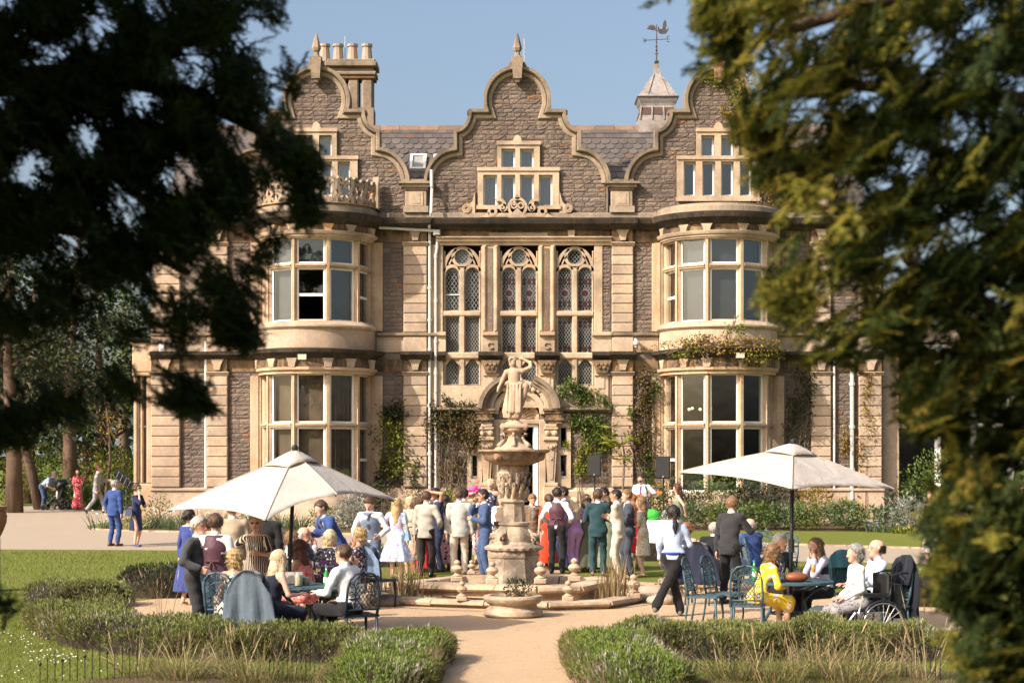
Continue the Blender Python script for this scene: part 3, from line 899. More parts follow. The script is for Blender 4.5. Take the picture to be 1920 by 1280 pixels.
# ---- round bays
def arc(mb,prof,cx,n=28,a0=PI,a1=2*PI):
 mb.lathe(prof+[prof[0]],cx,WD-.001,n,a0,a1)
def bay(g):
 cx=wx(g)
 def band(name,prof,mat,n=28):
  m=MB();m.lathe(prof+[prof[0]],cx,WD-.002,n,PI,2*PI);return m.build(name,mat,house,smooth='auto')
 ri=1.35
 band('bay_parapet',[(ri,wz(411)),(2.07,wz(411)),(2.07,wz(401)),(2.02,wz(399)),(2.02,wz(396)),(ri,wz(396))],M['parapet'])
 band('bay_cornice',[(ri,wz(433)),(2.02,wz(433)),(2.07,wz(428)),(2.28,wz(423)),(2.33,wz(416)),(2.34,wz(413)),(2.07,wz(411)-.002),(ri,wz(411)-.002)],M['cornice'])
 band('bay_frieze',[(ri,wz(446)),(1.94,wz(446)),(1.94,wz(433)-.002),(ri,wz(433)-.002)],M['frieze'])
 band('bay_architrave',[(1.5,wz(459)),(1.9,wz(459)),(1.9,wz(456)),(1.95,wz(456)),(1.95,wz(452)),(2.0,wz(452)),(2.06,wz(447)),(2.06,wz(445.6)),(1.5,wz(445.6))],M['trim'])
 band('bay_sill',[(1.45,wz(624)),(2.0,wz(624)),(2.08,wz(620)),(2.08,wz(617)),(1.9,wz(609)),(1.45,wz(609))],M['trim'])
 band('bay_drum',[(1.5,wz(661)),(1.98,wz(661)),(1.98,wz(624)-.002),(1.5,wz(624)-.002)],M['ashlar'])
 band('bay_string',[(1.5,wz(676)),(2.02,wz(676)),(2.08,wz(671)),(2.24,wz(667)),(2.28,wz(661)),(2.0,wz(658)),(1.98,wz(661)+.003),(1.5,wz(661)+.003)],M['cornice'])
 band('bay_frieze',[(1.5,wz(693)),(1.95,wz(693)),(1.95,wz(676)-.002),(1.5,wz(676)-.002)],M['frieze'])
 band('bay_architrave',[(1.5,wz(705)),(1.95,wz(705)),(1.95,wz(701)),(2.04,wz(698)),(2.04,wz(693)-.002),(1.5,wz(693)-.002)],M['bay'],10)
 band('bay_base',[(1.5,wz(990)),(2.02,wz(990)),(2.02,wz(926)),(1.95,wz(921)),(1.5,wz(921))],M['ashlar'])
 m=MB();m.lathe([(0.01,wz(401)),(2.0,wz(398))],cx,WD,24,PI,2*PI);m.build('bay_roof',M['lead'],house,fix=False)
 m=MB();m.lathe([(0.01,wz(640)),(1.9,wz(640.1))],cx,WD,24,PI,2*PI);m.build('bay_floor',M['room'],house,fix=False)
 # bracket blocks on the friezes
 for zt,zb in((433.5,446),(677,693)):
  for a in(-72,-40,-17,17,40,72):
   m=MB();m.xf=Matrix.Translation((cx,WD,0))@Matrix.Rotation(R(a),4,'Z')
   z1,z0=wz(zt),wz(zb)
   m.prism([(-.1,z0),(.1,z0),(.13,(z0+z1)/2),(.19,z1),(-.19,z1),(-.13,(z0+z1)/2)],-2.05,-1.9);m.build('bracket',M['trim'],house)
 ang=[-90,-54,-18,18,54,90]
 for(yt,ys,yb,nm)in((457,508,611,0),(704,798,922,1)):
  rg=1.72
  win=MB()
  for a in ang:
   win.xf=Matrix.Translation((cx,WD,0))@Matrix.Rotation(R(a),4,'Z')
   w=.085 if abs(a)<80 else.13
   z0,z1=wz(yb),wz(yt)
   yo,yi=-1.86,-1.58
   # moulded stone post
   v=[]
   sec=[(-w,yi),(-w,yo+.12),(-w*.55,yo+.05),(-w*.55,yo),(w*.55,yo),(w*.55,yo+.05),(w,yo+.12),(w,yi)]
   ns=len(sec)
   win.add([(x,y,z0)for x,y in sec]+[(x,y,z1)for x,y in sec],[tuple(reversed(range(ns))),tuple(range(ns,2*ns))]+[(i,(i+1)%ns,ns+(i+1)%ns,ns+i)for i in range(ns)])
   if nm:
    win.box(-w*.8,w*.8,yo-.05,yo+.1,z1-.001,z1+.16)
  wo=win.build('bay_window',M['bay'],house)
  zt_,zs,zb_=wz(yt),wz(ys),wz(yb)
  for i in range(5):
   a0,a1=R(ang[i]-90),R(ang[i+1]-90)
   p0=Vector((cx+rg*math.cos(a0),WD+rg*math.sin(a0),0));p1=Vector((cx+rg*math.cos(a1),WD+rg*math.sin(a1),0))
   mid=(p0+p1)/2;half=(p1-p0).length/2-.07
   dirx=(p1-p0).normalized()
   xf=Matrix.Translation(mid)@Matrix(((dirx.x,-dirx.y,0,0),(dirx.y,dirx.x,0,0),(0,0,1,0),(0,0,0,1)))
   m=MB();m.xf=xf;m.box(-half-.03,half+.03,-.13,.12,zs-.065,zs+.055);m.box(-half-.03,half+.03,-.17,-.125,zs-.01,zs+.05);m.build('transom',M['bay'],wo)
   for(c,d,low)in((zs+.06,zt_,0),(zb_,zs-.07,1)):
    t=.06
    m=MB();m.xf=xf
    for q in((-half,-half+t,c,d),(half-t,half,c,d),(-half+t,half-t,c,c+t*(1.5 if low else 1)),(-half+t,half-t,d-t,d)):m.box(q[0],q[1],-.02,.05,q[2],q[3])
    open_=g==594 and nm==0 and i==2 and low
    if low and(open_ or i in(0,4)):m.box(-half+t,half-t,-.01,.06,(c+d)/2-.04,(c+d)/2+.05)
    m.build('sash',M['white'],wo)
    m=MB();m.xf=xf;m.box(-half+t,half-t,.012,.018,((c+d)/2 if open_ else c+t),d-t);m.build('pane',M['glass'],wo)
    # what hangs behind: blinds upstairs left, curtains at the ends, brown blinds downstairs left
    if(g==594 and nm==0 and not(open_))or(g==594 and nm==1)or(g==1346 and nm==0 and i in(0,1,2,3)):
     if g==594 and nm==1:mt=plain('brown_blind',(.19,.13,.082),.9,var=.25,scale=2)
     elif i in(0,4):mt=plain('brown_curtain',(.14,.098,.06),.9,var=.2)
     else:mt=plain('grey_blind',((.10,.097,.094),(.13,.127,.12),(.05,.047,.047))[i%3]if g==594 else((.07,.07,.073),(.08,.08,.084),(.05,.05,.056))[i%3],.9,var=.1)
     m=MB();m.xf=xf
     fold=i in(0,4)or nm==1 and i==3
     nn=16
     for k in range(nn):
      xa_,xb_=-half+t+(2*half-2*t)*k/nn,-half+t+(2*half-2*t)*(k+1)/nn
      ya_,yb_=(.04*math.sin(k*1.9),.04*math.sin((k+1)*1.9))if fold else(0,0)
      m.add([(xa_,.2+ya_,c),(xb_,.2+yb_,c),(xb_,.2+yb_,d),(xa_,.2+ya_,d)],[(0,1,2,3)])
     m.build('blind',mt,wo,fix=False)
for g in(594,1346):bay(g)
# cushions along the sill and small lit bulbs inside the dark ground floor bay
for k,(px,r)in enumerate(((1300,.5),(1345,.42),(1395,.46))):
 m=MB();m.ball((wx(px),WD-.75,wz(912)),r,12,6,sz=.42,sy=.4);m.build('cushion',plain('grey_cushion',(.10,.095,.09),.9),house,smooth=True)
bulb,bn,bl_,bb=newmat('warm_bulb');bb.inputs['Emission Color'].default_value=(1,.66,.3,1);bb.inputs['Emission Strength'].default_value=3.0
for px,py in((1299,765),(1305,763),(1320,765),(1340,764)):
 m=MB();m.ball((wx(px),WD+1.2,wz(py)),.05,8,5);m.build('bulb',bulb,house,smooth=True)
 # jamb strips of plain stone each side of the bays
for g in(594,1346):
 for s in(-1,1):
  for ya,yb in((456,622),(705,914)):
   mb=MB();x=sorted((wx(g+s*103),wx(g+s*124)))
   mb.bbox(x[0],x[1],WD-.1,WD-.001,wz(yb),wz(ya),.02)
   mb.box(x[0]+.1,x[1]-.1,WD-.13,WD-.09,wz(yb),wz(ya));mb.build('jamb',M['bay'],house)
   # balustrade of pierced stone on one bay
cx=wx(594)
for i in range(11):
 a=-82+164*i/10
 m=MB();m.xf=Matrix.Translation((cx,WD,0))@Matrix.Rotation(R(a),4,'Z')
 y=-2.02;z0=wz(396)
 if i in(0,10):
  m.prism([(-.09,z0),(.09,z0),(.09,z0+.85),(0,z0+1.1),(-.09,z0+.85)],y-.1,y+.1)
  m.build('baluster_post',M['parapet'],house);continue
 h=.78;w=.27
 def st(p,t=.07,closed=False):m.strip(p,[(t/2,y-.07),(t/2,y+.07),(-t/2,y+.07),(-t/2,y-.07)],closed=closed)
 for s in(-1,1):
  st([(s*w,z0),(s*(w-.02),z0+.2),(s*(w-.1),z0+.32),(s*(w-.02),z0+.46),(s*w,z0+h)][::s],.09)
  st([(s*w,z0+h-.03),(s*.2,z0+h+.06),(s*.1,z0+h+.03),(s*.05,z0+h-.1),(s*.12,z0+h-.16),(s*.18,z0+h-.1)][::s])
  st([(s*.24,z0+.05),(s*.22,z0+.16),(s*.13,z0+.16),(s*.12,z0+.07)][::s],.06)
  st([(s*.02,z0+h-.06),(s*.0+s*.03,z0+h-.3)][::s],.06)
 m.prism([(-.14,z0),(.14,z0),(.06,z0+.12),(0,z0+.3),(-.06,z0+.12)],y-.06,y+.06)
 m.build('pierced_panel',M['parapet'],house)
m=MB();m.lathe([(1.93,wz(396)),(2.11,wz(396)),(2.11,wz(394)),(1.93,wz(394))]+[(1.93,wz(396))],cx,WD,24,PI,2*PI);m.build('balustrade_kerb',M['parapet'],house)
# ---- middle block: tall traceried windows
mb=MB()
for a,b,c,d in((803,831,458,660),(902,937,458,660),(1009,1042,458,660),(1114,1130,458,660)):
 mb.bbox(wx(a),wx(b),WD-.06,WD-.001,wz(d),wz(c),.02)
mb.build('pier_facing',M['trim'],house)
for xm in(919.5,1025.5):  # moulded shafts and a sunk rubble strip in each pier
 mb=MB()
 for s in(-1,1):
  mb.bbox(wx(xm+s*11)-.07,wx(xm+s*11)+.07,WD-.14,WD-.061,wz(622),wz(460),.05)
 mb.build('pier_shaft',M['trim'],house)
 mb=MB();mb.box(wx(xm-4),wx(xm+4),WD-.08,WD-.061,wz(620),wz(466));mb.build('pier_strip',M['rubble'],house)
 mb=MB()
 xprof(mb,[(.06,wz(660)),(.14,wz(660)),(.16,wz(632)),(.3,wz(629)),(.3,wz(624)),(.06,wz(622))],wx(xm-14),wx(xm+14));mb.build('pier_pedestal',M['trim'],house)
 mb=MB();ring(mb,wx(xm),wz(648),.1,.045,y0=-.2,y1=-.15,a0=40,a1=330,n=12);mb.build('carved_letter',M['trim'],house)
for a,b in((820,836),(1110,1146)):
 mb=MB();xprof(mb,[(.06,wz(660)),(.12,wz(660)),(.12,wz(632)),(.24,wz(629)),(.24,wz(624)),(.06,wz(622))],wx(a),wx(b));mb.build('pier_pedestal',M['trim'],house)
mb=MB()
xprof(mb,[(0.001,wz(460)),(.1,wz(460)),(.12,wz(456)),(.2,wz(453)),(.2,wz(450)),(.28,wz(447)),(.28,wz(445)),(0.001,wz(445))],wx(818),wx(1146));mb.build('lintel',M['trim'],house)
mb=MB();mb.box(wx(803),wx(1146),WD-.05,WD-.001,wz(445),wz(431));mb.build('frieze',M['frieze'],house)
mb=MB();mb.box(wx(917),wx(1027),WD-.1,WD-.051,wz(444),wz(437));mb.build('frieze_panel',M['trim'],house)
mb=MB();mb.prism([(wx(1066),wz(447)),(wx(1076),wz(447)),(wx(1078),wz(433)),(wx(1064),wz(433))],WD-.2,WD-.06);mb.build('bracket',M['trim'],house)
for a,b in((820,836),(897,943),(1002,1049),(1110,1146)):  # bracket caps on the string line
 mb=MB();xprof(mb,[(0.01,wz(676)),(.16,wz(676)),(.26,wz(671)),(.42,wz(667)),(.44,wz(661)),(.1,wz(659)),(0.01,wz(658.5))],wx(a),wx(b));mb.build('string_cornice',M['cornice'],house)
 if b-a>30:
  m=(a+b)/2
  mb=MB();mb.prism([(wx(m-10),wz(700)),(wx(m+10),wz(700)),(wx(m+13),wz(688)),(wx(m+18),wz(676)),(wx(m-18),wz(676)),(wx(m-13),wz(688))],WD-.3,WD-.062)
  for k in range(5):mb.ball((wx(m-8+4*k),WD-.3,wz(684+(k%2)*6)),.07,6,4)
  mb.build('carved_console',M['frieze'],house)
  mb=MB();mb.bbox(wx(m-13),wx(m+13),WD-.14,WD-.001,wz(766),wz(700.3),.02);mb.box(wx(m-15),wx(m+15),WD-.2,WD-.1,wz(704),wz(700.5))
  mb.box(wx(m-5),wx(m+5),WD-.165,WD-.13,wz(728),wz(707));mb.build('pier_panel',M['trim'],house)
mb=MB()
cells(mb,wx(803),wx(1146),wz(764),wz(676),[W(a,b,672,722)for a,b in cwin_x],WD-.055,WD-.0012);mb.build('lower_facing',M['trim'],house)
mb=MB()
xprof(mb,[(0.001,wz(772)),(.16,wz(772)),(.3,wz(768)),(.3,wz(764)),(0.001,wz(762))],wx(812),wx(898));xprof(mb,[(0.001,wz(772)),(.16,wz(772)),(.3,wz(768)),(.3,wz(764)),(0.001,wz(762))],wx(1050),wx(1146));mb.build('ledge',M['coping'],house)
def clip_convex(p,q,poly):
 """part of segment p-q inside a convex counter-clockwise polygon"""
 t0,t1=0.0,1.0
 dx,dz=q[0]-p[0],q[1]-p[1]
 n=len(poly)
 for i in range(n):
  a,b=poly[i],poly[(i+1)%n]
  ex,ez=b[0]-a[0],b[1]-a[1]
  num=ex*(p[1]-a[1])-ez*(p[0]-a[0])
  den=ex*dz-ez*dx
  if abs(den)<1e-12:
   if num<0:return None
   continue
  t=-num/den
  if den>0:t0=max(t0,t)
  else:t1=min(t1,t)
 if t1-t0<1e-4:return None
 return((p[0]+dx*t0,p[1]+dz*t0),(p[0]+dx*t1,p[1]+dz*t1))
def leads(poly,y,px=.098,pz=.15,w=.014):
 xs=[p[0]for p in poly];zs=[p[1]for p in poly]
 x0,x1,z0,z1=min(xs),max(xs),min(zs),max(zs)
 m=MB()
 k=pz/px
 H=z1-z0
 segs_=[]
 n=int((x1-x0)/px+H/pz)+3
 for s in(1,-1):
  for i in range(-n,n):
   xa=(x0 if s>0 else x1)+s*i*px
   segs_.append(((xa,z0),(xa+s*H/k,z1)))
 for p,q in segs_:
  c=clip_convex(p,q,poly)
  if c is None:continue
  (ax,az),(bx,bz)=c
  l=math.hypot(bx-ax,bz-az);ux,uz=(bz-az)/l*w/2,-(bx-ax)/l*w/2
  m.add([(ax-ux,y,az-uz),(ax+ux,y,az+uz),(bx+ux,y,bz+uz),(bx-ux,y,bz-uz)],[(0,1,2,3)])
 for i in range(len(poly)):
  (ax,az),(bx,bz)=poly[i],poly[(i+1)%len(poly)]
  l=math.hypot(bx-ax,bz-az)
  if l<1e-6:continue
  ux,uz=-(bz-az)/l*.03,(bx-ax)/l*.03
  m.add([(ax,y-.001,az),(bx,y-.001,bz),(bx+ux,y-.001,bz+uz),(ax+ux,y-.001,az+uz)],[(0,1,2,3)])
 return m
red_glass=plain('red_glass',(.045,.02,.018),.25)
pale_glass=plain('pale_glass',(.15,.13,.125),.3)
for wi,(a,b)in enumerate(cwin_x):
 m_=(a+b)/2
 fx=MB()
 y0,y1=WD+.02,WD+.24
 prof=lambda t:[(t/2,y0),(t/2,y1),(-t/2,y1),(-t/2,y0)]
 # jambs, mullion, transoms, sill
 for q in((a,a+4),(b-3.5,b),(m_-5,m_+5)):
  fx.bbox(wx(q[0]),wx(q[1]),y0-.05 if q[0]==m_-5 else y0,y1,wz(722),wz(470 if q[0]!=m_-5 else 505),.03)
 fx.bbox(wx(a),wx(b),y0-.08,y1+.01,wz(593),wz(583),.04)
 fx.bbox(wx(a),wx(b),y0-.1,y1+.01,wz(673),wz(660.5),.04)
 for q0,q1 in lit[wi]:
  c,r=(q0+q1)/2,(q1-q0)/2
  fx.strip([(wx(c)+(r+2.6)/PXM*math.cos(R(t)),wz(514)+(r+2.6)/PXM*1.0*math.sin(R(t)))for t in range(0,181,15)],prof(.105))
  for s in(-1,1):  # shoulders of the small lights below
   xx=wx(c+s*r)
   fx.prism([(xx,wz(686)),(xx,wz(672)),(xx-s*.2,wz(672))][::-1 if s>0 else 1],y0,y1)
   fx.prism([(xx,wz(525)),(xx,wz(512)),(xx-s*.02,wz(512))][::-1 if s>0 else 1],y0,y1)
 oc=(wx(m_),wz(481.5));ro=17.2/PXM
 fx.strip([(oc[0]+ro*math.cos(R(t)),oc[1]+ro*math.sin(R(t)))for t in range(0,360,15)],prof(.1),closed=True)
 rb=34/PXM
 for s in(-1,1):
  fx.strip([(wx(m_)+s*(rb*math.cos(R(t))),wz(508)+rb*1.28*math.sin(R(t)))for t in range(0,76,8)][::s],prof(.11))
  fx.strip([(wx(m_)+s*(rb*.72*math.cos(R(t))+.02),wz(506)+rb*.9*math.sin(R(t)))for t in range(20,66,8)][::s],prof(.05))
 fx.prism([(wx(m_-6),wz(507)),(wx(m_+6),wz(507)),(wx(m_+9),wz(499)),(wx(m_-9),wz(499))],y0,y1)
 wo=fx.build('traceried_window',M['trim'],house)
 gy=WD+.17
 mb=MB();mb.add([(wx(a),gy+.02,wz(722)),(wx(b),gy+.02,wz(722)),(wx(b),gy+.02,wz(460)),(wx(a),gy+.02,wz(460))],[(0,1,2,3)])
 for i,(q0,q1)in enumerate(lit[wi]):
  c,r=(q0+q1)/2,(q1-q0)/2
  top=[(wx(q0),wz(582)),(wx(q1),wz(582))]+[(wx(c)+r/PXM*math.cos(R(t)),wz(514)+r/PXM*math.sin(R(t)))for t in range(0,181,20)]
  mid=[(wx(q0),wz(660)),(wx(q1),wz(660)),(wx(q1),wz(594)),(wx(q0),wz(594))]
  low=[(wx(q0),wz(721)),(wx(q1),wz(721)),(wx(q1),wz(683)),(wx(q1-8),wz(674)),(wx(q0+8),wz(674)),(wx(q0),wz(683))]
  for k,poly in enumerate((top,mid,low)):
   gl=MB();n=len(poly);gl.add([(x,gy,z)for x,z in poly],[tuple(range(n))]);gl.build('pane',M['old_glass'],wo,fix=False)
   ld=leads(poly,gy-.012,.098 if wi or k else.125,.15 if wi or k else.19);ld.build('lead_lattice',M['lead_came'],wo,fix=False)
  if wi:
   rd=MB();cr=MB()
   for(yc,rows)in((524,2),(566,2),(604,1 if i==0 else 2),(652,2)):
    for rr in range(rows):
     for k in range(3):
      xx=wx(q0+(q1-q0)*(k+.5)/3);zz=wz(yc+6.4*rr)
      rd.add([(xx+.058*math.cos(t*PI/4),gy-.018,zz+.058*math.sin(t*PI/4))for t in range(8)],[tuple(range(8))])
   rd.build('roundel',red_glass,wo,fix=False)
   cr=MB();xx,zz=wx(c),wz(549)
   cr.add([(xx+.16*math.cos(t*PI/6),gy-.02,zz+.16*math.sin(t*PI/6))for t in range(12)],[tuple(range(12))]);cr.build('roundel',pale_glass,wo,fix=False)
   cr=MB();cr.add([(xx+.105*math.cos(t*PI/6),gy-.025,zz+.105*math.sin(t*PI/6))for t in range(12)],[tuple(range(12))]);cr.build('roundel',red_glass,wo,fix=False)
  elif i==0:
   cr=MB();cr.box(wx(q0),wx(q1),gy-.05,gy-.02,wz(552.6),wz(551));cr.build('glazing_bar',M['white'],wo)
 mb=MB()
 mb.add([(oc[0]+.25*math.cos(t*PI/8),gy,oc[1]+.25*math.sin(t*PI/8))for t in range(16)],[tuple(range(16))]);mb.build('pane',M['old_glass'],wo,fix=False)
 poly=[(oc[0]+.24*math.cos(t*PI/8),oc[1]+.24*math.sin(t*PI/8))for t in range(16)]
 leads(poly,gy-.012,.13,.14).build('lead_lattice',M['lead_came'],wo,fix=False)
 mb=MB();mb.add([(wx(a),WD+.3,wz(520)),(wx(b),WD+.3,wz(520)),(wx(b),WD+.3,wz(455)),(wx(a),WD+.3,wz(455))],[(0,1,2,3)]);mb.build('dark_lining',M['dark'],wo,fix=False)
 # ---- portal
PXc=973
pc=(wx(PXc),wz(768))
def arcpts(r,a0,a1,n=14,c=pc,sq=1.0):return[(c[0]+r*math.cos(R(a0+(a1-a0)*i/n)),c[1]+sq*r*math.sin(R(a0+(a1-a0)*i/n)))for i in range(n+1)]
def prf(t,f,bk=0.0):return[(t/2,WD-f),(t/2,WD-bk),(-t/2,WD-bk),(-t/2,WD-f)]
for a0,a1 in((2,68),(112,178)):
 port=MB()
 port.strip(arcpts(1.3,a0,a1,sq=.88),prf(.14,.62));port.strip(arcpts(1.18,a0,a1,sq=.88),prf(.12,.48));port.strip(arcpts(1.06,a0,a1,sq=.88),prf(.12,.36))
 port.build('portal_pediment',M['coping'],house,smooth='auto')
port=MB();port.strip(arcpts(.93,0,180,20),prf(.16,.26));port.strip(arcpts(.78,0,180,20,c=(pc[0],wz(776))),prf(.18,.2,-.1));port.build('portal_arch',M['trim'],house,smooth='auto')
for s in(-1,1):
 port=MB()
 x=sorted((wx(PXc+s*50),wx(PXc+s*80)))
 for k,(e,ya,yb,mt)in enumerate(((.1,766,770,0),(.05,770,775,0),(0,775,783,0),(.06,783,788,0),(.0,788,794,0))):
  port.box(x[0]-e,x[1]+e,WD-.36-e,WD-.001,wz(yb)+.001,wz(ya))
 port.build('entablature',M['frieze'],house)
for s in(-1,1):
 xm=wx(PXc+s*60)
 m=MB()
 m.prism([(xm-.12,wz(904)),(xm+.12,wz(904)),(xm+.2,wz(826)),(xm-.2,wz(826))],WD-.3,WD-.001)
 m.prism([(xm-.05,wz(898)),(xm+.05,wz(898)),(xm+.1,wz(846)),(xm-.1,wz(846))],WD-.33,WD-.29)
 for ya,yb,w,f in((826,818,.26,.4),(818,806,.2,.34),(806,801,.24,.38),(801,794,.2,.36)):m.bbox(xm-w,xm+w,WD-f,WD-.001,wz(ya)+.001,wz(yb),.03)
 for k in(-1,1):
  m.ball((xm+k*.13,WD-.36,wz(812)),.1,8,5);m.ball((xm+k*.1,WD-.34,wz(836)),.06,6,4)
 m.ball((xm,WD-.36,wz(838)),.08,6,4);m.ball((xm,WD-.33,wz(860)),.05,6,4)
 m.bbox(xm-.24,xm+.24,WD-.4,WD-.001,wz(912),wz(904)-.001,.03);m.bbox(xm-.28,xm+.28,WD-.44,WD-.001,wz(985),wz(912)-.001,.03)
 m.box(xm-.15,xm+.15,WD-.465,WD-.43,wz(960),wz(920))
 m.build('herm_pilaster',M['trim'],house)
 # flat door surround and the narrow window beside it
 m=MB();x=sorted((wx(PXc+s*37.5),wx(PXc+s*51)));m.bbox(x[0],x[1],WD-.16,WD+.3,wz(985),wz(786),.03);m.build('door_surround',M['trim'],house)
 m=MB();x=sorted((wx(PXc+s*69),wx(PXc+s*97)))
 hx=W(884,896,800,897)if s<0 else W(1050,1063,800,897)
 cells(m,x[0],x[1],wz(914),wz(775),[(hx[0],hx[1],wz(843),hx[3]),(hx[0],hx[1],hx[2],wz(852))],WD-.13,WD+.2);so=m.build('narrow_window',M['trim'],house)
 for c,d in((wz(843),hx[3]),(hx[2],wz(852))):
  m=MB();t=.03
  for q in((hx[0],hx[0]+t,c,d),(hx[1]-t,hx[1],c,d),(hx[0]+t,hx[1]-t,c,c+.09),(hx[0]+t,hx[1]-t,d-t,d)):m.box(q[0],q[1],WD+.05,WD+.1,q[2],q[3])
  m.build('sash',M['white'],so)
  m=MB();m.box(hx[0]+t,hx[1]-t,WD+.07,WD+.076,c+.09,d-t);m.build('pane',M['glass'],so)
  # shell niche over the door
m=MB()
sc=(pc[0],wz(786));n=22
rim=[(sc[0]+.68*math.cos(PI*i/n),sc[1]+.68*math.sin(PI*i/n))for i in range(n+1)]
v=[(sc[0],WD-.02,sc[1])]
for rr,dep in((.3,.26),(.52,.3),(.68,.1)):
 for i in range(n+1):v.append((sc[0]+rr*math.cos(PI*i/n),WD+dep-(.06 if i%2 else 0),sc[1]+rr*math.sin(PI*i/n)))
f=[(0,1+i+1,1+i)for i in range(n)]
for k in range(2):
 for i in range(n):
  a=1+k*(n+1)+i;b=a+n+1;f.append((a,a+1,b+1,b))
m.add(v,f);m.build('shell_niche',M['bay'],house)
m=MB();x0,x1=wx(937),wx(1009)
m.bbox(x0-.05,x1+.05,WD-.12,WD+.25,wz(795),wz(786),.03);m.build('door_lintel',M['trim'],house)
m=MB()
for q in((x0,x0+.1,wz(985),wz(795)),(x1-.15,x1,wz(985),wz(795)),(x0+.1,x1-.15,wz(800),wz(795))):m.box(q[0],q[1],WD+.02,WD+.2,q[2],q[3]-.001)
dr=m.build('doorway',M['white'],house)
m=MB();m.xf=Matrix.Translation((x1-.15,WD+.22,0))@Matrix.Rotation(R(68),4,'Z');m.bbox(-.02,.9,-.03,.03,wz(980),wz(801),.02);m.build('door_leaf',plain('grey_door',(.22,.21,.2),.5),dr)
m=MB()
for k in range(3):m.box(wx(920)-.1*k,wx(1026)+.1*k,WD-1.0-.35*k,WD-.17,ground_z(WD)-.3,ground_z(WD)+.34-.13*k-.003*k)
m.build('door_step',M['coping_pond'],house)
# carved ornament in the broken pediment
m=MB()
for x,z,r in((990,726,.13),(1000,730,.1),(1010,733,.08),(956,726,.13),(946,730,.1),(973,716,.17),(973,732,.12)):m.ball((wx(x),WD-.25,wz(z)),r,8,5,sy=.7)
m.build('carved_ornament',M['trim'],house)
# ---- side bay at the west end of the house, seen edge on
m=MB()
for a,b in((246,253),(259,264),(271,286)):
 m.bbox(wx(a),wx(b),WD+.35,WD+.8,wz(906),wz(704),.03)
m.bbox(wx(244),wx(286),WD+.28,WD+2.6,wz(704),wz(697),.03);m.bbox(wx(247),wx(286),WD+.3,WD+2.6,wz(985),wz(907),.04)
m.bbox(wx(244),wx(287),WD+.28,WD+2.6,wz(697)+.002,wz(640),.04)
sb=m.build('side_bay',M['bay'],house)
m=MB();m.box(wx(250),wx(284),WD+.62,WD+.63,wz(906),wz(704));m.build('pane',M['glass'],sb)
m=MB();m.box(wx(250),wx(284),WD+1.2,WD+1.22,wz(906),wz(704));m.build('blind',plain('grey_blind',(.17,.165,.165),.9,var=.08),sb)
m=MB();m.box(wx(252),wx(255),WD+.5,WD+.6,wz(905),wz(705));m.box(wx(268),wx(272),WD+.5,WD+.6,wz(905),wz(705));m.box(wx(255),wx(268),WD+.5,WD+.6,wz(800),wz(797));m.build('sash',M['white'],sb)
m=MB();m.bbox(wx(240),wx(290),WD+.15,WD+2.7,wz(640)+.002,wz(632),.05);m.build('side_cornice',M['cornice'],house)
# ---- pipes and fittings on the wall
def pipe(pts,r,mat=M['grey_pipe'],name='drain_pipe',collars=()):
 m=MB();m.tube(pts,r,8)
 for z in collars:m.lathe([(r*1.45,z-.05),(r*1.45,z+.05)],pts[0][0],pts[0][1],8)
 return m.build(name,mat,house)
pipe([(wx(806),WD-.12,wz(990)),(wx(806),WD-.12,wz(436)),(wx(806),WD-.45,wz(428)),(wx(810),WD-.66,wz(405)),(wx(811),WD-.3,wz(352))],.05,collars=[wz(y)for y in(540,600,655,760,850)])
pipe([(wx(817.5),WD-.13,wz(990)),(wx(817.5),WD-.13,wz(480)),(wx(820),WD-.13,wz(466)),(wx(820),WD-.13,wz(440))],.045,collars=[wz(y)for y in(482,565,640,700,800)])
pipe([(wx(712),WD-.3,wz(429)),(wx(818),WD-.3,wz(435))],.05)
m=MB();m.bbox(wx(813),wx(826),WD-.36,WD-.06,wz(443),wz(433),.03);m.build('hopper',M['grey_pipe'],house)
pipe([(wx(387),WD-.1,wz(990)),(wx(387),WD-.1,wz(640))],.045,M['white'])
pipe([(wx(1596),WD-.14,wz(990)),(wx(1596),WD-.14,wz(640))],.07,M['grey_pipe'],collars=[wz(y)for y in(720,800,880)])
pipe([(wx(1563),WD-.12,wz(990)),(wx(1563),WD-.12,wz(640))],.04,M['grey_pipe'])
m=MB();m.tube([(wx(810),WD-.4,wz(322)),(wx(810.5),WD-.4,wz(354))],.055,8);m.build('vent_pipe',M['grey_pipe'],house)
def flood(px,py,side=0):
 r_=root_at('flood_light',(wx(px),WD-2.35,wz(py)))
 x,y,z=wx(px),WD-2.3,wz(py)
 m=MB();m.bbox(x-.17,x+.17,y-.1,y,z-.12,z+.12,.03);m.tube([(x,y,z-.06),(x,y+.3,z-.1)],.03,6);m.build('housing',M['black'],r_)
 m=MB();m.box(x-.135,x+.135,y-.115,y-.101,z-.085,z+.085);m.build('lens',plain('flood_lens',(.55,.5,.36),.25),r_)
 return r_
tag(flood(583,677),'square floodlight on the bay under the pierced stone balustrade','floodlight','floodlights on the bays')
tag(flood(1370,674),'square floodlight among the ivy on the bay with orange creeper','floodlight','floodlights on the bays')
cc=root_at('security_camera',(wx(1190),WD-.2,wz(644)))
m=MB();m.bbox(wx(1189),wx(1193),WD-.12,WD-.07,wz(652),wz(633),.01);m.tube([(wx(1190),WD-.1,wz(637)),(wx(1191),WD-.3,wz(638))],.04,6);m.build('bracket',M['white'],cc)
m=MB();m.ball((wx(1191.5),WD-.32,wz(644)),.11,10,6);m.build('dome',plain('camera_dome',(.5,.48,.46),.2),cc)
tag(cc,'small white dome camera fixed beside the round bay on the pale dado','security camera')
bx=root_at('alarm_box',(wx(305),WD-.2,wz(660)))
m=MB();m.bbox(wx(300),wx(311.5),WD-.2,WD-.08,wz(665),wz(643),.03);m.build('case',M['white'],bx)
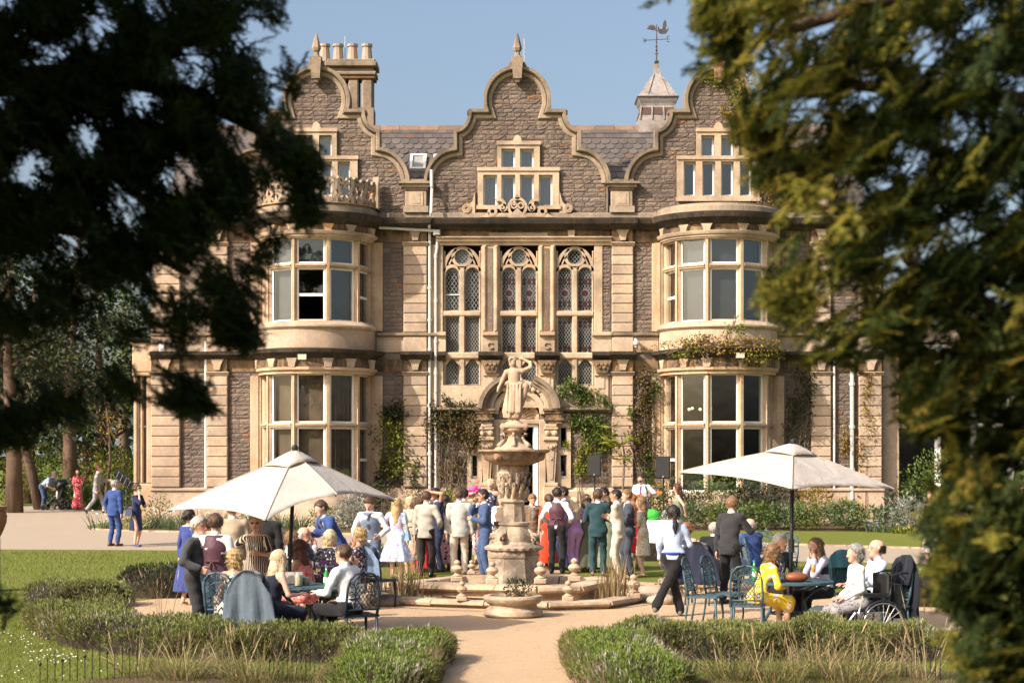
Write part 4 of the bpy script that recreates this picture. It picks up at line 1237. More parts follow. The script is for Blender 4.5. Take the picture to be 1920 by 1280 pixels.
m=MB();m.box(wx(304),wx(308),WD-.212,WD-.2,wz(659),wz(655));m.build('lamp',plain('alarm_lamp',(.5,.45,.4),.3),bx)
tag(bx,'white box high on the house corner by the dark tree','alarm box')
# ================================================================ GROUND
def sheet(name,pts,off,mat,kind='structure'):
 """a flat sheet with the given outline that follows the ground"""
 from mathutils.geometry import delaunay_2d_cdt
 n=len(pts)
 P=[Vector((x,y))for x,y in pts]
 x0,x1,y0,y1=min(p.x for p in P),max(p.x for p in P),min(p.y for p in P),max(p.y for p in P)
 grid=np.array([(x,y)for y in np.arange(42,64,1.0)for x in np.arange(x0+.1,x1,2.0)if y0<y<y1]or[(1e6,1e6)])
 grid=grid[inside(grid,pts)]
 P+=[Vector((x,y))for x,y in grid]
 vo,eo,fo=delaunay_2d_cdt(P,[],[list(range(n))],1,1e-5)[:3]
 me=np_mesh(name,[(v.x,v.y,ground_z(v.y)+off)for v in vo],np.array([f for f in fo if len(f)==3]))
 bm=bmesh.new();bm.from_mesh(me)
 for f in bm.faces:
  if f.normal.z<0:f.normal_flip()
 bm.to_mesh(me);bm.free()
 return tag(link_mesh(name,me,mat),kind=kind)
def inside(P,poly):
 x,y=P[:,0],P[:,1];c=np.zeros(len(P),bool)
 n=len(poly);j=n-1
 for i in range(n):
  xi,yi=poly[i];xj,yj=poly[j]
  if yi!=yj:
   c^=((yi>y)!=(yj>y))&(x<(xj-xi)*(y-yi)/(yj-yi)+xi)
  j=i
 return c
def smooth_closed(ctrl,n=10):
 out=[];m=len(ctrl)
 for i in range(m):
  p0,p1,p2,p3=[Vector(ctrl[(i+k-1)%m])for k in range(4)]
  for k in range(n):
   t=k/n
   out.append(tuple(.5*((2*p1)+(-p0+p2)*t+(2*p0-5*p1+4*p2-p3)*t*t+(-p0+3*p1-3*p2+p3)*t**3)))
 return out
def lawn_mat():
 m,n,l,b=newmat('lawn')
 v=wcoords(n,l)
 f1=noise(n,l,.5,5,.65,v);f2=noise(n,l,3.2,5,.7,v);f3=noise(n,l,26.0,4,.75,wcoords(n,l,(1,.4,1)))
 c=ramp(n,l,f3,[(.25,(.07,.092,.015)),(.5,(.128,.155,.025)),(.78,(.205,.22,.045))])
 c=mixc(n,l,ramp(n,l,f2,[(.42,(0,0,0)),(.7,(.55,.55,.55))]),c,(.17,.172,.044))
 c=mixc(n,l,ramp(n,l,f1,[(.45,(0,0,0)),(.75,(.6,.6,.6))]),c,(.175,.155,.06))
 l.new(c,b.inputs['Base Color']);b.inputs['Roughness'].default_value=.9;b.inputs['Specular IOR Level'].default_value=.1
 bump(n,l,b,f3,.8,.03)
 return m
def gravel_mat(name,cols,fine=120):
 m,n,l,b=newmat(name)
 v=wcoords(n,l)
 f1=noise(n,l,.5,5,.65,v);f2=noise(n,l,fine,3,.7,v);f3=noise(n,l,7,4,.6,wcoords(n,l,(.5,1.4,1)))
 c=ramp(n,l,f2,[(.3,cols[0]),(.55,cols[1]),(.75,cols[2])])
 c=mixc(n,l,ramp(n,l,f1,[(.42,(0,0,0)),(.7,(.6,.6,.6))]),c,cols[3])
 c=mixc(n,l,ramp(n,l,f3,[(.5,(0,0,0)),(.75,(.45,.45,.45))]),c,cols[0])
 l.new(c,b.inputs['Base Color']);b.inputs['Roughness'].default_value=.95;b.inputs['Specular IOR Level'].default_value=.1
 ad=n.new('ShaderNodeMath');ad.operation='ADD';l.new(f2,ad.inputs[0]);l.new(f3,ad.inputs[1])
 bump(n,l,b,ad.outputs[0],.5,.02)
 return m
M['lawn']=lawn_mat()
M['gravel']=gravel_mat('gravel',[(.38,.26,.155),(.52,.375,.24),(.62,.47,.32),(.45,.315,.195)])
M['road']=gravel_mat('road',[(.30,.245,.185),(.37,.30,.23),(.44,.365,.285),(.335,.275,.21)],60)
M['soil']=gravel_mat('soil',[(.06,.038,.026),(.12,.078,.052),(.18,.125,.09),(.09,.06,.042)],40)
ys=[-60,0,20,42]+list(range(44,64,2))+[80,150,400,1600]
xs=[-900,-60,-20,0,20,60,900]
gv=[(x,y,ground_z(y))for y in ys for x in xs]
gf=[(j*7+i,j*7+i+1,(j+1)*7+i+1,(j+1)*7+i)for j in range(len(ys)-1)for i in range(6)]
tag(link_mesh('lawn',np_mesh('lawn',gv,np.array(gf)),M['lawn']),kind='structure')
court=smooth_closed([(-.66,17.0),(.72,17.0),(.72,19.6),(1.2,21.6),(3.0,21.3),(6.2,22.2),(7.2,25.5),(6.0,29.5),(3.4,32.6),(1.6,34.2),(.95,37.5),(.9,44),(-.75,44),(-.8,37.5),(-1.5,34.2),(-3.6,32.4),(-5.9,29.6),(-7.0,26.6),(-5.9,24.0),(-3.6,21.6),(-1.5,21.4),(-.8,19.6)])
tag(sheet('gravel_court',court,.004,M['gravel']))
road=smooth_closed([(-40,44.2),(-22,45),(-12.2,44.8),(-6,44.0),(0,42.2),(6,40.2),(12,38.2),(30,33),(31,38),(14,43.8),(7,47.0),(2.2,49.6),(1.4,55),(-1.0,55),(-1.6,50.6),(-6,51.2),(-11.6,52.4),(-13.6,54.6),(-13.4,60),(-13.8,72),(-22,76),(-40,78)],8)
tag(sheet('road',road,.006,M['road']))
bed1=[(-13.2,53.6),(-8,52.8),(-1.3,52.4),(-1.3,57.0),(-13.0,57.0)]
tag(sheet('border_soil',bed1,.009,M['soil']))
bed2=[(1.6,53.0),(6,53.0),(12,52.4),(20,51.0),(20,57.0),(1.6,57.0)]
tag(sheet('border_soil',bed2,.009,M['soil']))
tag(sheet('flower_bed',smooth_closed([(1.95,18.0),(2.2,18.9),(2.9,19.0),(3.6,19.2),(5.2,19.2),(5.4,18),(3,17.3)],6),.008,M['soil']))
tag(sheet('flower_bed',smooth_closed([(-4.6,18.0),(-4.2,18.9),(-3.2,19.1),(-2.3,18.9),(-2.2,18.0),(-3,17.3)],6),.008,M['soil']))
# pale edging stones along the road
eb=MB()
for i in range(len(road)):
 (xa,ya),(xb,yb)=road[i],road[(i+1)%len(road)]
 if ya>42 and ya<53.5 and yb<53.5 and-13.8<xa<14 and ya>43:
  l_=math.hypot(xb-xa,yb-ya)
  if l_>.01 and(ya>47.5+.0*xa or xa>2):
   eb.xf=Matrix.Translation((xa,ya,ground_z(ya)))@Matrix.Rotation(math.atan2(yb-ya,xb-xa),4,'Z')
   eb.bbox(0,l_*.98,-.06,.06,-.05,.06,.02)
tag(eb.build('road_edging',M['coping_pond']),kind='structure')
# ================================================================ LEAVES
def unit(v):
 return v/np.maximum(np.linalg.norm(v,axis=1,keepdims=True),1e-9)
def rand_dirs(n):
 return unit(RNG.normal(size=(n,3)))
def leaf_np(P,D,L,Wd,fold=.0):
 """diamond leaves: P base points, D long axes, L lengths, Wd widths"""
 n=len(P)
 D=unit(D)
 S=unit(np.cross(D,rand_dirs(n)))
 L=np.broadcast_to(np.asarray(L,float),(n,))[:,None];Wd=np.broadcast_to(np.asarray(Wd,float),(n,))[:,None]
 V=np.stack([P,P+D*L*.45+S*Wd*.5,P+D*L,P+D*L*.45-S*Wd*.5],1).reshape(-1,3)
 F=np.arange(4*n).reshape(n,4)
 return V,F
def blade_np(P,D,L,Wd,bend):
 """curved strips of three segments"""
 n=len(P)
 D=unit(D);S=unit(np.cross(D,np.array([0,0,1.0])+.3*rand_dirs(n)))
 L=np.broadcast_to(np.asarray(L,float),(n,))[:,None];Wd=np.broadcast_to(np.asarray(Wd,float),(n,))[:,None];bend=np.broadcast_to(np.asarray(bend,float),(n,))[:,None]
 out=[]
 H=D.copy();H[:,2]=0;H=unit(H+1e-6)
 for t,w in((0,1),(.4,.9),(.75,.6),(1.0,.08)):
  q=P+D*L*t+(H*.6+np.array([0,0,-.75]))*(bend*L*t*t)
  out+=[q-S*Wd*w*.5,q+S*Wd*w*.5]
 V=np.stack(out,1).reshape(-1,3)
 b=(np.arange(n)*8)[:,None]
 F=np.concatenate([b+np.array([[2*k,2*k+1,2*k+3,2*k+2]])for k in range(3)],0)
 return V,F
def tri_np(P,D,L,Wd):
 n=len(P)
 D=unit(D);S=unit(np.cross(D,rand_dirs(n)))
 L=np.broadcast_to(np.asarray(L,float),(n,))[:,None];Wd=np.broadcast_to(np.asarray(Wd,float),(n,))[:,None]
 V=np.stack([P-S*Wd*.5,P+S*Wd*.5,P+D*L],1).reshape(-1,3)
 return V,np.arange(3*n).reshape(n,3)
def join_np(parts):
 V,F,o=[],{},0
 for v,f in parts:
  V.append(v);F.setdefault(f.shape[1],[]).append(f+o);o+=len(v)
 return np.concatenate(V),[np.concatenate(F[k])for k in sorted(F)]
G_LAV=leaf_mat('hedge_leaf',[(.055,.07,.018),(.115,.142,.032),(.175,.198,.052),(.235,.24,.084),(.30,.28,.165)],trans=.2)
G_LAV2=leaf_mat('hedge_leaf_bright',[(.065,.09,.018),(.12,.165,.03),(.17,.22,.042),(.22,.25,.065)],trans=.2)
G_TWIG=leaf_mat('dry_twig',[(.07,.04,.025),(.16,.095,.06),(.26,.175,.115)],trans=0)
G_DRY=leaf_mat('dry_grass',[(.22,.15,.075),(.36,.26,.14),(.50,.39,.23)],trans=.2)
G_GRASS=leaf_mat('tuft_grass',[(.05,.075,.014),(.11,.13,.03),(.19,.19,.05),(.30,.25,.11)],trans=.25)
G_BLADE=leaf_mat('grass_blade',[(.064,.086,.013),(.115,.146,.023),(.17,.194,.034),(.235,.23,.058)],trans=.25)
G_DARK=leaf_mat('dark_leaf',[(.010,.017,.007),(.022,.034,.011),(.045,.057,.017),(.09,.09,.028)],trans=.2)
G_MID=leaf_mat('mid_leaf',[(.03,.055,.012),(.07,.115,.022),(.125,.17,.033),(.19,.22,.055)],trans=.3)
G_LIME=leaf_mat('lime_leaf',[(.06,.085,.012),(.13,.165,.02),(.22,.23,.03),(.32,.29,.05)],trans=.35)
G_SILVER=leaf_mat('silver_leaf',[(.12,.135,.11),(.24,.26,.22),(.38,.39,.34)],trans=.1)
G_RED=leaf_mat('bronze_leaf',[(.035,.028,.014),(.075,.06,.02),(.13,.085,.03),(.17,.13,.035)],trans=.25)
G_ORANGE=leaf_mat('orange_leaf',[(.09,.055,.018),(.2,.125,.028),(.30,.20,.04),(.30,.24,.06)],trans=.3)
G_STRAP=leaf_mat('strap_leaf',[(.035,.06,.028),(.08,.12,.05),(.14,.18,.085),(.22,.25,.14)],trans=.2)
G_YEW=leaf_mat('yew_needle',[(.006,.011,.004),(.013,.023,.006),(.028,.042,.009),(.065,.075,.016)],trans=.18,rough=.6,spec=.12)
G_YEWSUNTIP=leaf_mat('yew_sunlit_tip',[(.04,.052,.011),(.105,.115,.019),(.205,.185,.026),(.31,.19,.045)],trans=.35,spec=.15)  # needle tips of the right yew with the sunlight put into their colour
M['bark']=stone('bark',(.13,.088,.06),(.06,.042,.03),(.22,.15,.10),.6,.1,.4,bscale=9,bstr=.8)
M['stem']=plain('plant_stem',(.16,.115,.075),.85,var=.3)
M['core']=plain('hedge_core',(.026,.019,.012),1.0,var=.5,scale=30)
def ev_path(pts,n):
 P=[Vector(p)for p in pts]
 out=[]
 m=len(P)
 for i in range(m-1):
  p0,p1,p2,p3=P[max(i-1,0)],P[i],P[i+1],P[min(i+2,m-1)]
  for k in range(n):
   t=k/n
   out.append(.5*((2*p1)+(-p0+p2)*t+(2*p0-5*p1+4*p2-p3)*t*t+(-p0+3*p1-3*p2+p3)*t**3))
 out.append(P[-1])
 return out
def hedge(path,w,h,label,n_sprig,mat=G_LAV,lump=.14,leaf=.05,group='low hedges round the fountain court',grey=.10):
 """a low clipped hedge: dark woody core, brown twigs low on its sides, thousands of small upright leaves"""
 pts=np.array([tuple(p)for p in ev_path(path,8)])
 root=root_at('hedge',(pts[len(pts)//2][0],pts[len(pts)//2][1],0))
 tag(root,label,'hedge',group)
 seg=np.linalg.norm(np.diff(pts,axis=0),axis=1);cum=np.concatenate([[0],np.cumsum(seg)]);LEN=cum[-1]
 ph=RNG.uniform(0,6,6)
 def surf(s,a,k=1.0):
  """point on the hedge at arc length s and section angle a (0..pi), with the outward direction"""
  i=np.clip(np.searchsorted(cum,s)-1,0,len(seg)-1);t=(s-cum[i])/seg[i]
  c=pts[i]+(pts[i+1]-pts[i])*t[:,None]
  d=(pts[i+1]-pts[i])/seg[i][:,None]
  nrm=np.stack([-d[:,1],d[:,0]],1)
  end=np.clip(np.minimum(s,LEN-s)/(w*.55),0,1);e=np.sqrt(1-(1-end)**2)
  lumps=1+lump*(np.sin(s*2.3+ph[0])*np.sin(a*2+ph[1])+.7*np.sin(s*5.1+ph[2]+a*3)+.5*np.sin(s*9.7+a*5+ph[3]))
  ca,sa=np.cos(a),np.sin(a)
  px_=np.sign(ca)*np.abs(ca)**.75*w*.5*e*lumps*k;pz=np.abs(sa)**.55*h*(.12+.88*e)*lumps*k
  P=np.stack([c[:,0]+nrm[:,0]*px_,c[:,1]+nrm[:,1]*px_,pz],1)
  O=np.stack([nrm[:,0]*ca,nrm[:,1]*ca,sa*.9+.1],1)
  for j,y in enumerate(P[:,1]):pass
  P[:,2]+=np.array([ground_z(y)for y in P[:,1]])
  return P,unit(O)
 ns,na=max(6,int(LEN/.25)),9
 S,A=np.meshgrid(np.linspace(0.001,LEN-.001,ns),np.linspace(0,PI,na),indexing='ij')
 P,_=surf(S.ravel(),A.ravel(),.86)
 F=np.array([(i*na+j,i*na+j+1,(i+1)*na+j+1,(i+1)*na+j)for i in range(ns-1)for j in range(na-1)])
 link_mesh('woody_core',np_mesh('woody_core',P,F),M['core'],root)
 n=n_sprig
 s=RNG.uniform(0,LEN,n);a=RNG.uniform(.04,PI-.04,n)
 P,O=surf(s,a,1.0)
 P-=O*RNG.uniform(0,.07,(n,1))
 patchy=np.sin(s*3.7+ph[4])+np.sin(s*1.3+a*2+ph[5])
 keep=(np.sin(a)>.22)|(RNG.uniform(size=n)<.7)
 P,O,a2=P[keep],O[keep],a[keep];patchy=patchy[keep]
 parts=[]
 for k in range(5):
  D=O*.75+np.array([0,0,.75])+RNG.normal(size=P.shape)*.42
  parts.append(leaf_np(P+RNG.normal(size=P.shape)*.012,D,RNG.uniform(.6,1.25,len(P))*leaf,leaf*.26))
 V,F=join_np(parts)
 tag(link_mesh('leaves',np_mesh('leaves',V,F),mat,root))
 # grey seed heads and dry twigs
 ng=int(n*grey)
 if ng:
  idx=RNG.choice(len(P),ng,p=np.exp(1.4*patchy)/np.exp(1.4*patchy).sum())
  V,F=leaf_np(P[idx],O[idx]*.4+np.array([0,0,1])+RNG.normal(size=(ng,3))*.25,RNG.uniform(.05,.11,ng),.014)
  link_mesh('seed_heads',np_mesh('seed_heads',V,F),leaf_mat('seed_head',[(.20,.17,.16),(.32,.28,.27),(.42,.36,.34)],trans=.1),root)
 nt=int(n*.26)
 s=RNG.uniform(0,LEN,nt);a=np.where(RNG.uniform(size=nt)<.5,RNG.uniform(.0,.8,nt),PI-RNG.uniform(.0,.8,nt))
 P,O=surf(s,a,.97)
 V,F=tri_np(P-np.array([0,0,.03]),O*.5+np.array([0,0,.8])+RNG.normal(size=P.shape)*.45,RNG.uniform(.08,.18,nt),.008)
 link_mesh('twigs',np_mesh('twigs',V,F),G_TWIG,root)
 return root
def pxd(*pd):return[(gx(p,d),d)for p,d in pd]
hedge(pxd((128,24.6),(150,23.2),(215,21.9),(330,21.1),(470,20.8),(610,20.6),(700,20.5)),1.15,.40,'long curved low hedge in front of the left table, with brown woody patches',9600)
hedge(pxd((770,21.0),(752,20.0),(735,18.9),(712,17.8),(690,16.8)),1.15,.38,'bright green low hedge on the left side of the sandy path',8200,G_LAV2,grey=.10,lump=.08,leaf=.042)
hedge(pxd((92,28.6),(120,28.1),(170,27.9),(232,27.5)),1.2,.42,'short grey-green hedge at the far left, nearest the open lawn',1900)
hedge(pxd((252,30.6),(300,30.0),(350,29.4)),1.3,.55,'taller rounded hedge behind the woman in the long blue dress',1700,G_DARK)
hedge(pxd((1135,20.9),(1142,20.0),(1160,18.9),(1190,17.8),(1225,16.8)),1.15,.38,'bright green low hedge on the right side of the sandy path',8200,G_LAV2,grey=.10,lump=.08,leaf=.042)
hedge(pxd((1150,21.4),(1250,20.9),(1400,20.7),(1550,20.6),(1700,20.7),(1800,21.0)),1.0,.41,'long low hedge in front of the right table and wheelchair',8200)
hedge(pxd((1492,32.4),(1530,32.2),(1570,32.6)),1.0,.42,'small clipped hedge just right of the right umbrella pole',900)
hedge(pxd((1665,28.6),(1720,28.0),(1800,28.6)),1.2,.55,'hedge behind the bald man at the right table',1500)
hedge(pxd((1206,41.0),(1235,40.4),(1262,40.6)),1.2,.62,'dark clipped hedge below the table with the white cloth',900,G_DARK)
hedge(pxd((640,38.5),(690,38.2),(730,38.8)),1.2,.5,'low hedge behind the back left table of guests',700)
# short grass on the nearer lawns, with daisies
def scatter_lawn(x0,x1,y0,y1,n):
 P=np.stack([RNG.uniform(x0,x1,n),RNG.uniform(y0**.5,y1**.5,n)**2,np.full(n,.0)],1)
 return P[np.abs(P[:,0])<.315*P[:,1]+.3]
P=np.concatenate([scatter_lawn(-8.5,-1.0,17.8,29,62000),scatter_lawn(-13,-4.5,29,44,16000),scatter_lawn(1.4,6.5,17.8,20.3,16000),scatter_lawn(4,11,28,38,5000)])
P=P[~inside(P,court)];P=P[~inside(P,road)]
V,F=tri_np(P,np.array([0,0,1.0])+RNG.normal(size=P.shape)*.45,RNG.uniform(.03,.065,len(P))*(P[:,1]/20)**.5,.007*(P[:,1]/20)**.7)
tag(link_mesh('grass',np_mesh('grass',V,F),G_BLADE),'short sunlit lawn grass in front of the hedges','grass',kind='stuff')
def daisies():
 c=[]
 for(px,py,n,sx,sy)in((95,1228,26,40,8),(40,1195,12,30,6),(70,1195,14,50,10),(115,1238,20,25,6),(30,1262,10,40,10),(150,1020+230,8,60,12),(200,1045+20,6,90,8),(1890,1255,10,20,6)):
  for i in range(n):
   x,y=px+RNG.normal()*sx,py+RNG.normal()*sy
   d=7680/(y-860);c.append((gx(x,d),d,.045))
 c=np.array(c);m=MB()
 for p in c:
  r=RNG.uniform(.008,.014)
  m.lathe([(r,p[2]),(r*.3,p[2]+.006)],p[0],p[1],6)
 tag(m.build('daisies',plain('daisy_white',(.8,.8,.76),.8),fix=False),'white daisies dotted over the lawn at the left','daisies',kind='stuff')
daisies()
# ornamental grasses and dry stems
def tuft(px,d,r,h,n,label,dry=.35,stems=8,group='ornamental grass tufts'):
 x=gx(px,d);z=ground_z(d)
 root=root_at('ornamental_grass',(x,d,z))
 tag(root,label,'ornamental grass',group)
 for nm,k,mat,hh in(('blades',int(n*(1-dry)),G_GRASS,h),('dry_blades',int(n*dry),G_DRY,h*1.1)):
  if k<1:continue
  a=RNG.uniform(0,2*PI,k);rr=np.sqrt(RNG.uniform(0,1,k))*r*.45
  P=np.stack([x+rr*np.cos(a),d+rr*np.sin(a),np.full(k,z)],1)
  D=np.stack([np.cos(a)*.55,np.sin(a)*.55,np.ones(k)],1)+RNG.normal(size=(k,3))*.3;D[:,2]=np.abs(D[:,2])+.3
  V,F=blade_np(P,D,RNG.uniform(.55,1.2,k)*hh,.006,RNG.uniform(.1,.8,k))
  link_mesh(nm,np_mesh(nm,V,F),mat,root)
 if stems:
  a=RNG.uniform(0,2*PI,stems)
  P=np.stack([x+r*.4*np.cos(a),d+r*.4*np.sin(a),np.full(stems,z)],1)
  D=np.stack([np.cos(a)*.25,np.sin(a)*.25,np.ones(stems)],1)+RNG.normal(size=(stems,3))*.12
  L=RNG.uniform(.85,1.35,stems)*h
  V1,F1=blade_np(P,D,L,.011,RNG.uniform(.05,.3,stems))
  V2,F2=leaf_np(P+unit(D)*L[:,None]*.78,D+np.array([0,0,-.05]),L*.3,.016)
  V,F=join_np([(V1,F1),(V2,F2)])
  link_mesh('flower_stems',np_mesh('flower_stems',V,F),G_DRY,root)
 return root
tuft(338,18.7,.7,0.50,288,'large arching grass tuft with straw coloured middle, below the left hedge',0.41,10)
tuft(255,19.0,.5,0.45,104,'thin straw coloured grass left of the large arching tuft',0.45,7)
tuft(480,18.4,.7,0.45,264,'green grass tuft at the bottom edge, right of the straw tuft',0.22,8)
tuft(420,18.9,.6,0.45,176,'mixed grass tuft between the straw tuft and the green one',0.34,6)
tuft(560,18.5,.5,0.31,128,'short green grass tuft beside the left iron stakes',0.11,2)
tuft(1378,18.6,.6,0.47,304,'bright green grass tuft right of the iron stakes',0.19,9)
tuft(1452,18.4,.7,0.45,272,'grey-green spreading grass tuft at the bottom edge of the right bed',0.30,6)
tuft(1530,18.8,.7,0.54,304,'tall feathery grass tuft below the right umbrella pole',0.34,12)
tuft(1590,18.4,.7,0.50,288,'green and straw grass tuft below the wheelchair',0.30,9)
tuft(1660,18.9,.5,0.45,160,'loose grass tuft left of the far right stakes',0.34,6)
tuft(1735,18.6,.35,0.70,60,'upright straw stems at the far right by the dark yew',0.90,7)
tuft(305,26.6,.4,0.56,12,'few leaning straw stems on the gravel by the back hedge',1.00,7)
tuft(178,25.8,.3,0.36,10,'thin dry stems standing over the left hedge',1.00,5)
def stakes(pts,label):
 root=root_at('iron_stakes',(gx(*pts[0][:2]),pts[0][1],0))
 tag(root,label,'garden railing','low iron stake railings in the beds')
 m=MB();m.tube([(0,0,0),(0,0,1)],.0055,5);me=m.mesh('stake');me.materials.append(M['black'])
 m=MB();m.ball((0,0,0),.02,8,5);mk=m.mesh('ball_top',smooth=True);mk.materials.append(M['black'])
 for px,d,h,ball in pts:
  o=link_mesh('stake',me,None,root,(gx(px,d),d,0));o.scale=(1,1,h)
  if ball:link_mesh('ball_top',mk,None,root,(gx(px,d),d,h+.015))
stakes([(75+14*i,18.35+.02*i,.18+.07*(i%3)+.012*i,i%3==0)for i in range(14)],'row of thin black stakes with ball tops, bottom left on the lawn')
stakes([(505+8.5*i,18.5+.05*i,.2+.05*(i%3)+.014*i,i%3==0)for i in range(13)],'row of thin black stakes with ball tops before the brown hedge gap')
stakes([(1290+8*i,19.6-.09*i,.42-.012*i,i%2==0)for i in range(12)],'row of thin black stakes with ball tops beside the right soil bed')
stakes([(1682+9*i,18.9-.05*i,.34+.04*(i%3),i%3==0)for i in range(10)],'row of thin black stakes with ball tops near the wheelchair corner')
# ---- border plants along the house
def shrub(px,d,w,h,n,mat,label,leaf=.09,group='shrubs in the border below the house',name='shrub',cat='shrub',stems=True,asp=.45):
 x=gx(px,d);z=ground_z(d)
 root=root_at(name,(x,d,z));tag(root,label,cat,group)
 blobs=[(RNG.uniform(-.3,.3)*w,RNG.uniform(-.2,.2)*w,RNG.uniform(.35,.75)*h,RNG.uniform(.28,.45))for _ in range(6)]
 P,D=[],[]
 for bx_,by_,bz_,br in blobs:
  k=n//len(blobs)
  u=rand_dirs(k);rr=RNG.uniform(.75,1.08,(k,1))
  q=u*rr*np.array([w*br,w*br*.9,h*br*1.1])+np.array([bx_,by_,bz_])
  P.append(q);D.append(u+np.array([0,0,.35])+RNG.normal(size=(k,3))*.5)
 P=np.concatenate(P);D=np.concatenate(D)
 ok=P[:,2]>.02
 P,D=P[ok],D[ok]
 V,F=leaf_np(P+np.array([x,d,z]),D,RNG.uniform(.6,1.2,len(P))*leaf,leaf*asp)
 link_mesh('leaves',np_mesh('leaves',V,F),mat,root)
 if stems:
  m=MB()
  for i in range(6):
   b_=blobs[i]
   m.tube([(x+b_[0]*.2,d+b_[1]*.2,z-.02),(x+b_[0]*.7,d+b_[1]*.7,z+b_[2]*.6),(x+b_[0],d+b_[1],z+b_[2])],[.025,.018,.01],5)
  m.build('stems',M['stem'],root)
 return root
def straps(px,d,w,h,n,label,mat=G_STRAP,group='strap leaved clumps in the border',flowers=None):
 x=gx(px,d);z=ground_z(d)
 root=root_at('strap_leaved_plant',(x,d,z));tag(root,label,'plant',group)
 a=RNG.uniform(0,2*PI,n);rr=np.sqrt(RNG.uniform(0,1,n))*w*.5
 P=np.stack([x+rr*np.cos(a),d+rr*np.sin(a)*.6,np.full(n,z)],1)
 D=np.stack([np.cos(a)*.35,np.sin(a)*.35,np.ones(n)],1)+RNG.normal(size=(n,3))*.18
 V,F=blade_np(P,D,RNG.uniform(.6,1.15,n)*h,.03,RNG.uniform(.0,.6,n))
 link_mesh('leaves',np_mesh('leaves',V,F),mat,root)
 if flowers is not None:
  k=22
  idx=RNG.choice(n,k)
  P2=P[idx]+np.array([0,-.1,1])*np.stack([np.ones(k),np.ones(k),RNG.uniform(.5,1.0,k)*h],1)
  V,F=leaf_np(P2,rand_dirs(k),.06,.05)
  link_mesh('flowers',np_mesh('flowers',V,F),flowers,root)
WHITE_F=plain('white_petal',(.7,.68,.62),.8);BLUE_F=plain('blue_petal',(.2,.22,.5),.8);YEL_F=plain('yellow_petal',(.7,.48,.05),.8);PURP_F=plain('purple_petal',(.34,.12,.42),.8)
kinds=['beside the left house corner','second from the left house corner','in front of the pale plinth','below the west window bay','with white flowers before the left bay','under the left umbrella canopy',
'behind the man in the beige jacket','behind the striped dress woman','just left of the silver bush','under the left bay windows']
for i,(px,n)in enumerate([(192,60),(268,90),(300,90),(335,100),(370,100),(405,100),(440,90),(475,90),(520,90),(560,90)]):
 straps(px,53.4+(i%3)*.5,1.0,.62,n,'clump of grey-green strap leaves '+kinds[i],flowers=WHITE_F if i%2==0 else None)
straps(240,52.8,.8,.5,70,'yellow striped strap leaves behind the woman in navy',leaf_mat('yellow_strap',[(.2,.19,.05),(.4,.36,.12),(.5,.46,.2)],trans=.2))
shrub(655,53.4,1.0,1.0,1100,G_SILVER,'silver leaved bush behind the man leaning in a blue suit',.09)
shrub(612,53.8,.9,.8,800,G_MID,'mid green bush left of the silver leaved bush',.09)
shrub(716,55.2,.9,1.3,800,G_DARK,'dark bush behind the corner of the left umbrella',.1)
shrub(765,55.4,1.1,1.1,500,G_DRY,'straw coloured seed heads beside the drain pipes',.1)
shrub(838,54.6,.9,1.1,800,G_LIME,'yellow-green bush left of the doorway behind the crowd',.11)
shrub(470,55.5,1.0,1.1,500,G_MID,'thin wall shrub left of the umbrella top',.1)
shrub(300,55.6,1.0,1.0,260,G_MID,'thin twiggy shrub by the pale plinth at the house corner',.1)
labs=['round shrub just right of the second loudspeaker','shrub behind the woman in the sage dress','shrub below the middle of the right bay','shrub under the edge of the right umbrella','dark shrub left of the umbrella pole','shrub right of the umbrella pole']
for i,(px,w,h,mt)in enumerate([(1215,1.1,1.2,G_MID),(1282,1.5,1.55,G_DARK),(1340,1.5,1.5,G_MID),(1395,1.5,1.5,G_DARK),(1448,1.4,1.45,G_DARK),(1530,1.3,1.2,G_ORANGE)]):
 shrub(px,55.0,w,h,1500,mt,labs[i],.1)
for i,px in enumerate((1300,1345,1385,1425,1470,1512,1560,1605,1650)):
 shrub(px,53.5-.002*(px-1300),1.15,.8,700,(G_STRAP,G_MID)[i%2],'low leafy plant number %s from the sage dress end of the lawn border'%('first second third fourth fifth sixth seventh eighth ninth'.split()[i]),.12,'low plants along the right lawn edge','border_plant','plant',False)
shrub(1590,53.5,1.2,1.0,700,G_ORANGE,'rust coloured grassy bush right of the right umbrella canopy',.14,asp=.15)
shrub(1718,52.6,1.6,1.0,1300,G_SILVER,'broad silver leaved bush beside the patterned dress woman',.11,asp=.3)
shrub(1838,51.0,1.1,1.2,1600,G_LIME,'clipped yellow-green ball bush by the conservatory',.06)
shrub(1755,53.5,1.8,2.3,1800,G_MID,'tall glossy bush in front of the conservatory',.13)
shrub(1690,54.5,1.2,1.2,800,G_DARK,'dark bush at the far right corner of the house',.12)
shrub(1905,50.0,1.3,1.0,900,G_STRAP,'spiky green plant at the extreme right below the conservatory sill',.2,asp=.16)
shrub(1148,55.0,1.2,.9,500,G_MID,'low green bush below the first loudspeaker',.1)
straps(1660,52.2,1.2,.4,120,'low clump with small blue flowers beside the lawn edge',flowers=BLUE_F)
straps(1700,51.6,1.0,.3,90,'low clump with yellow flowers beside the lawn edge',G_LIME,flowers=YEL_F)
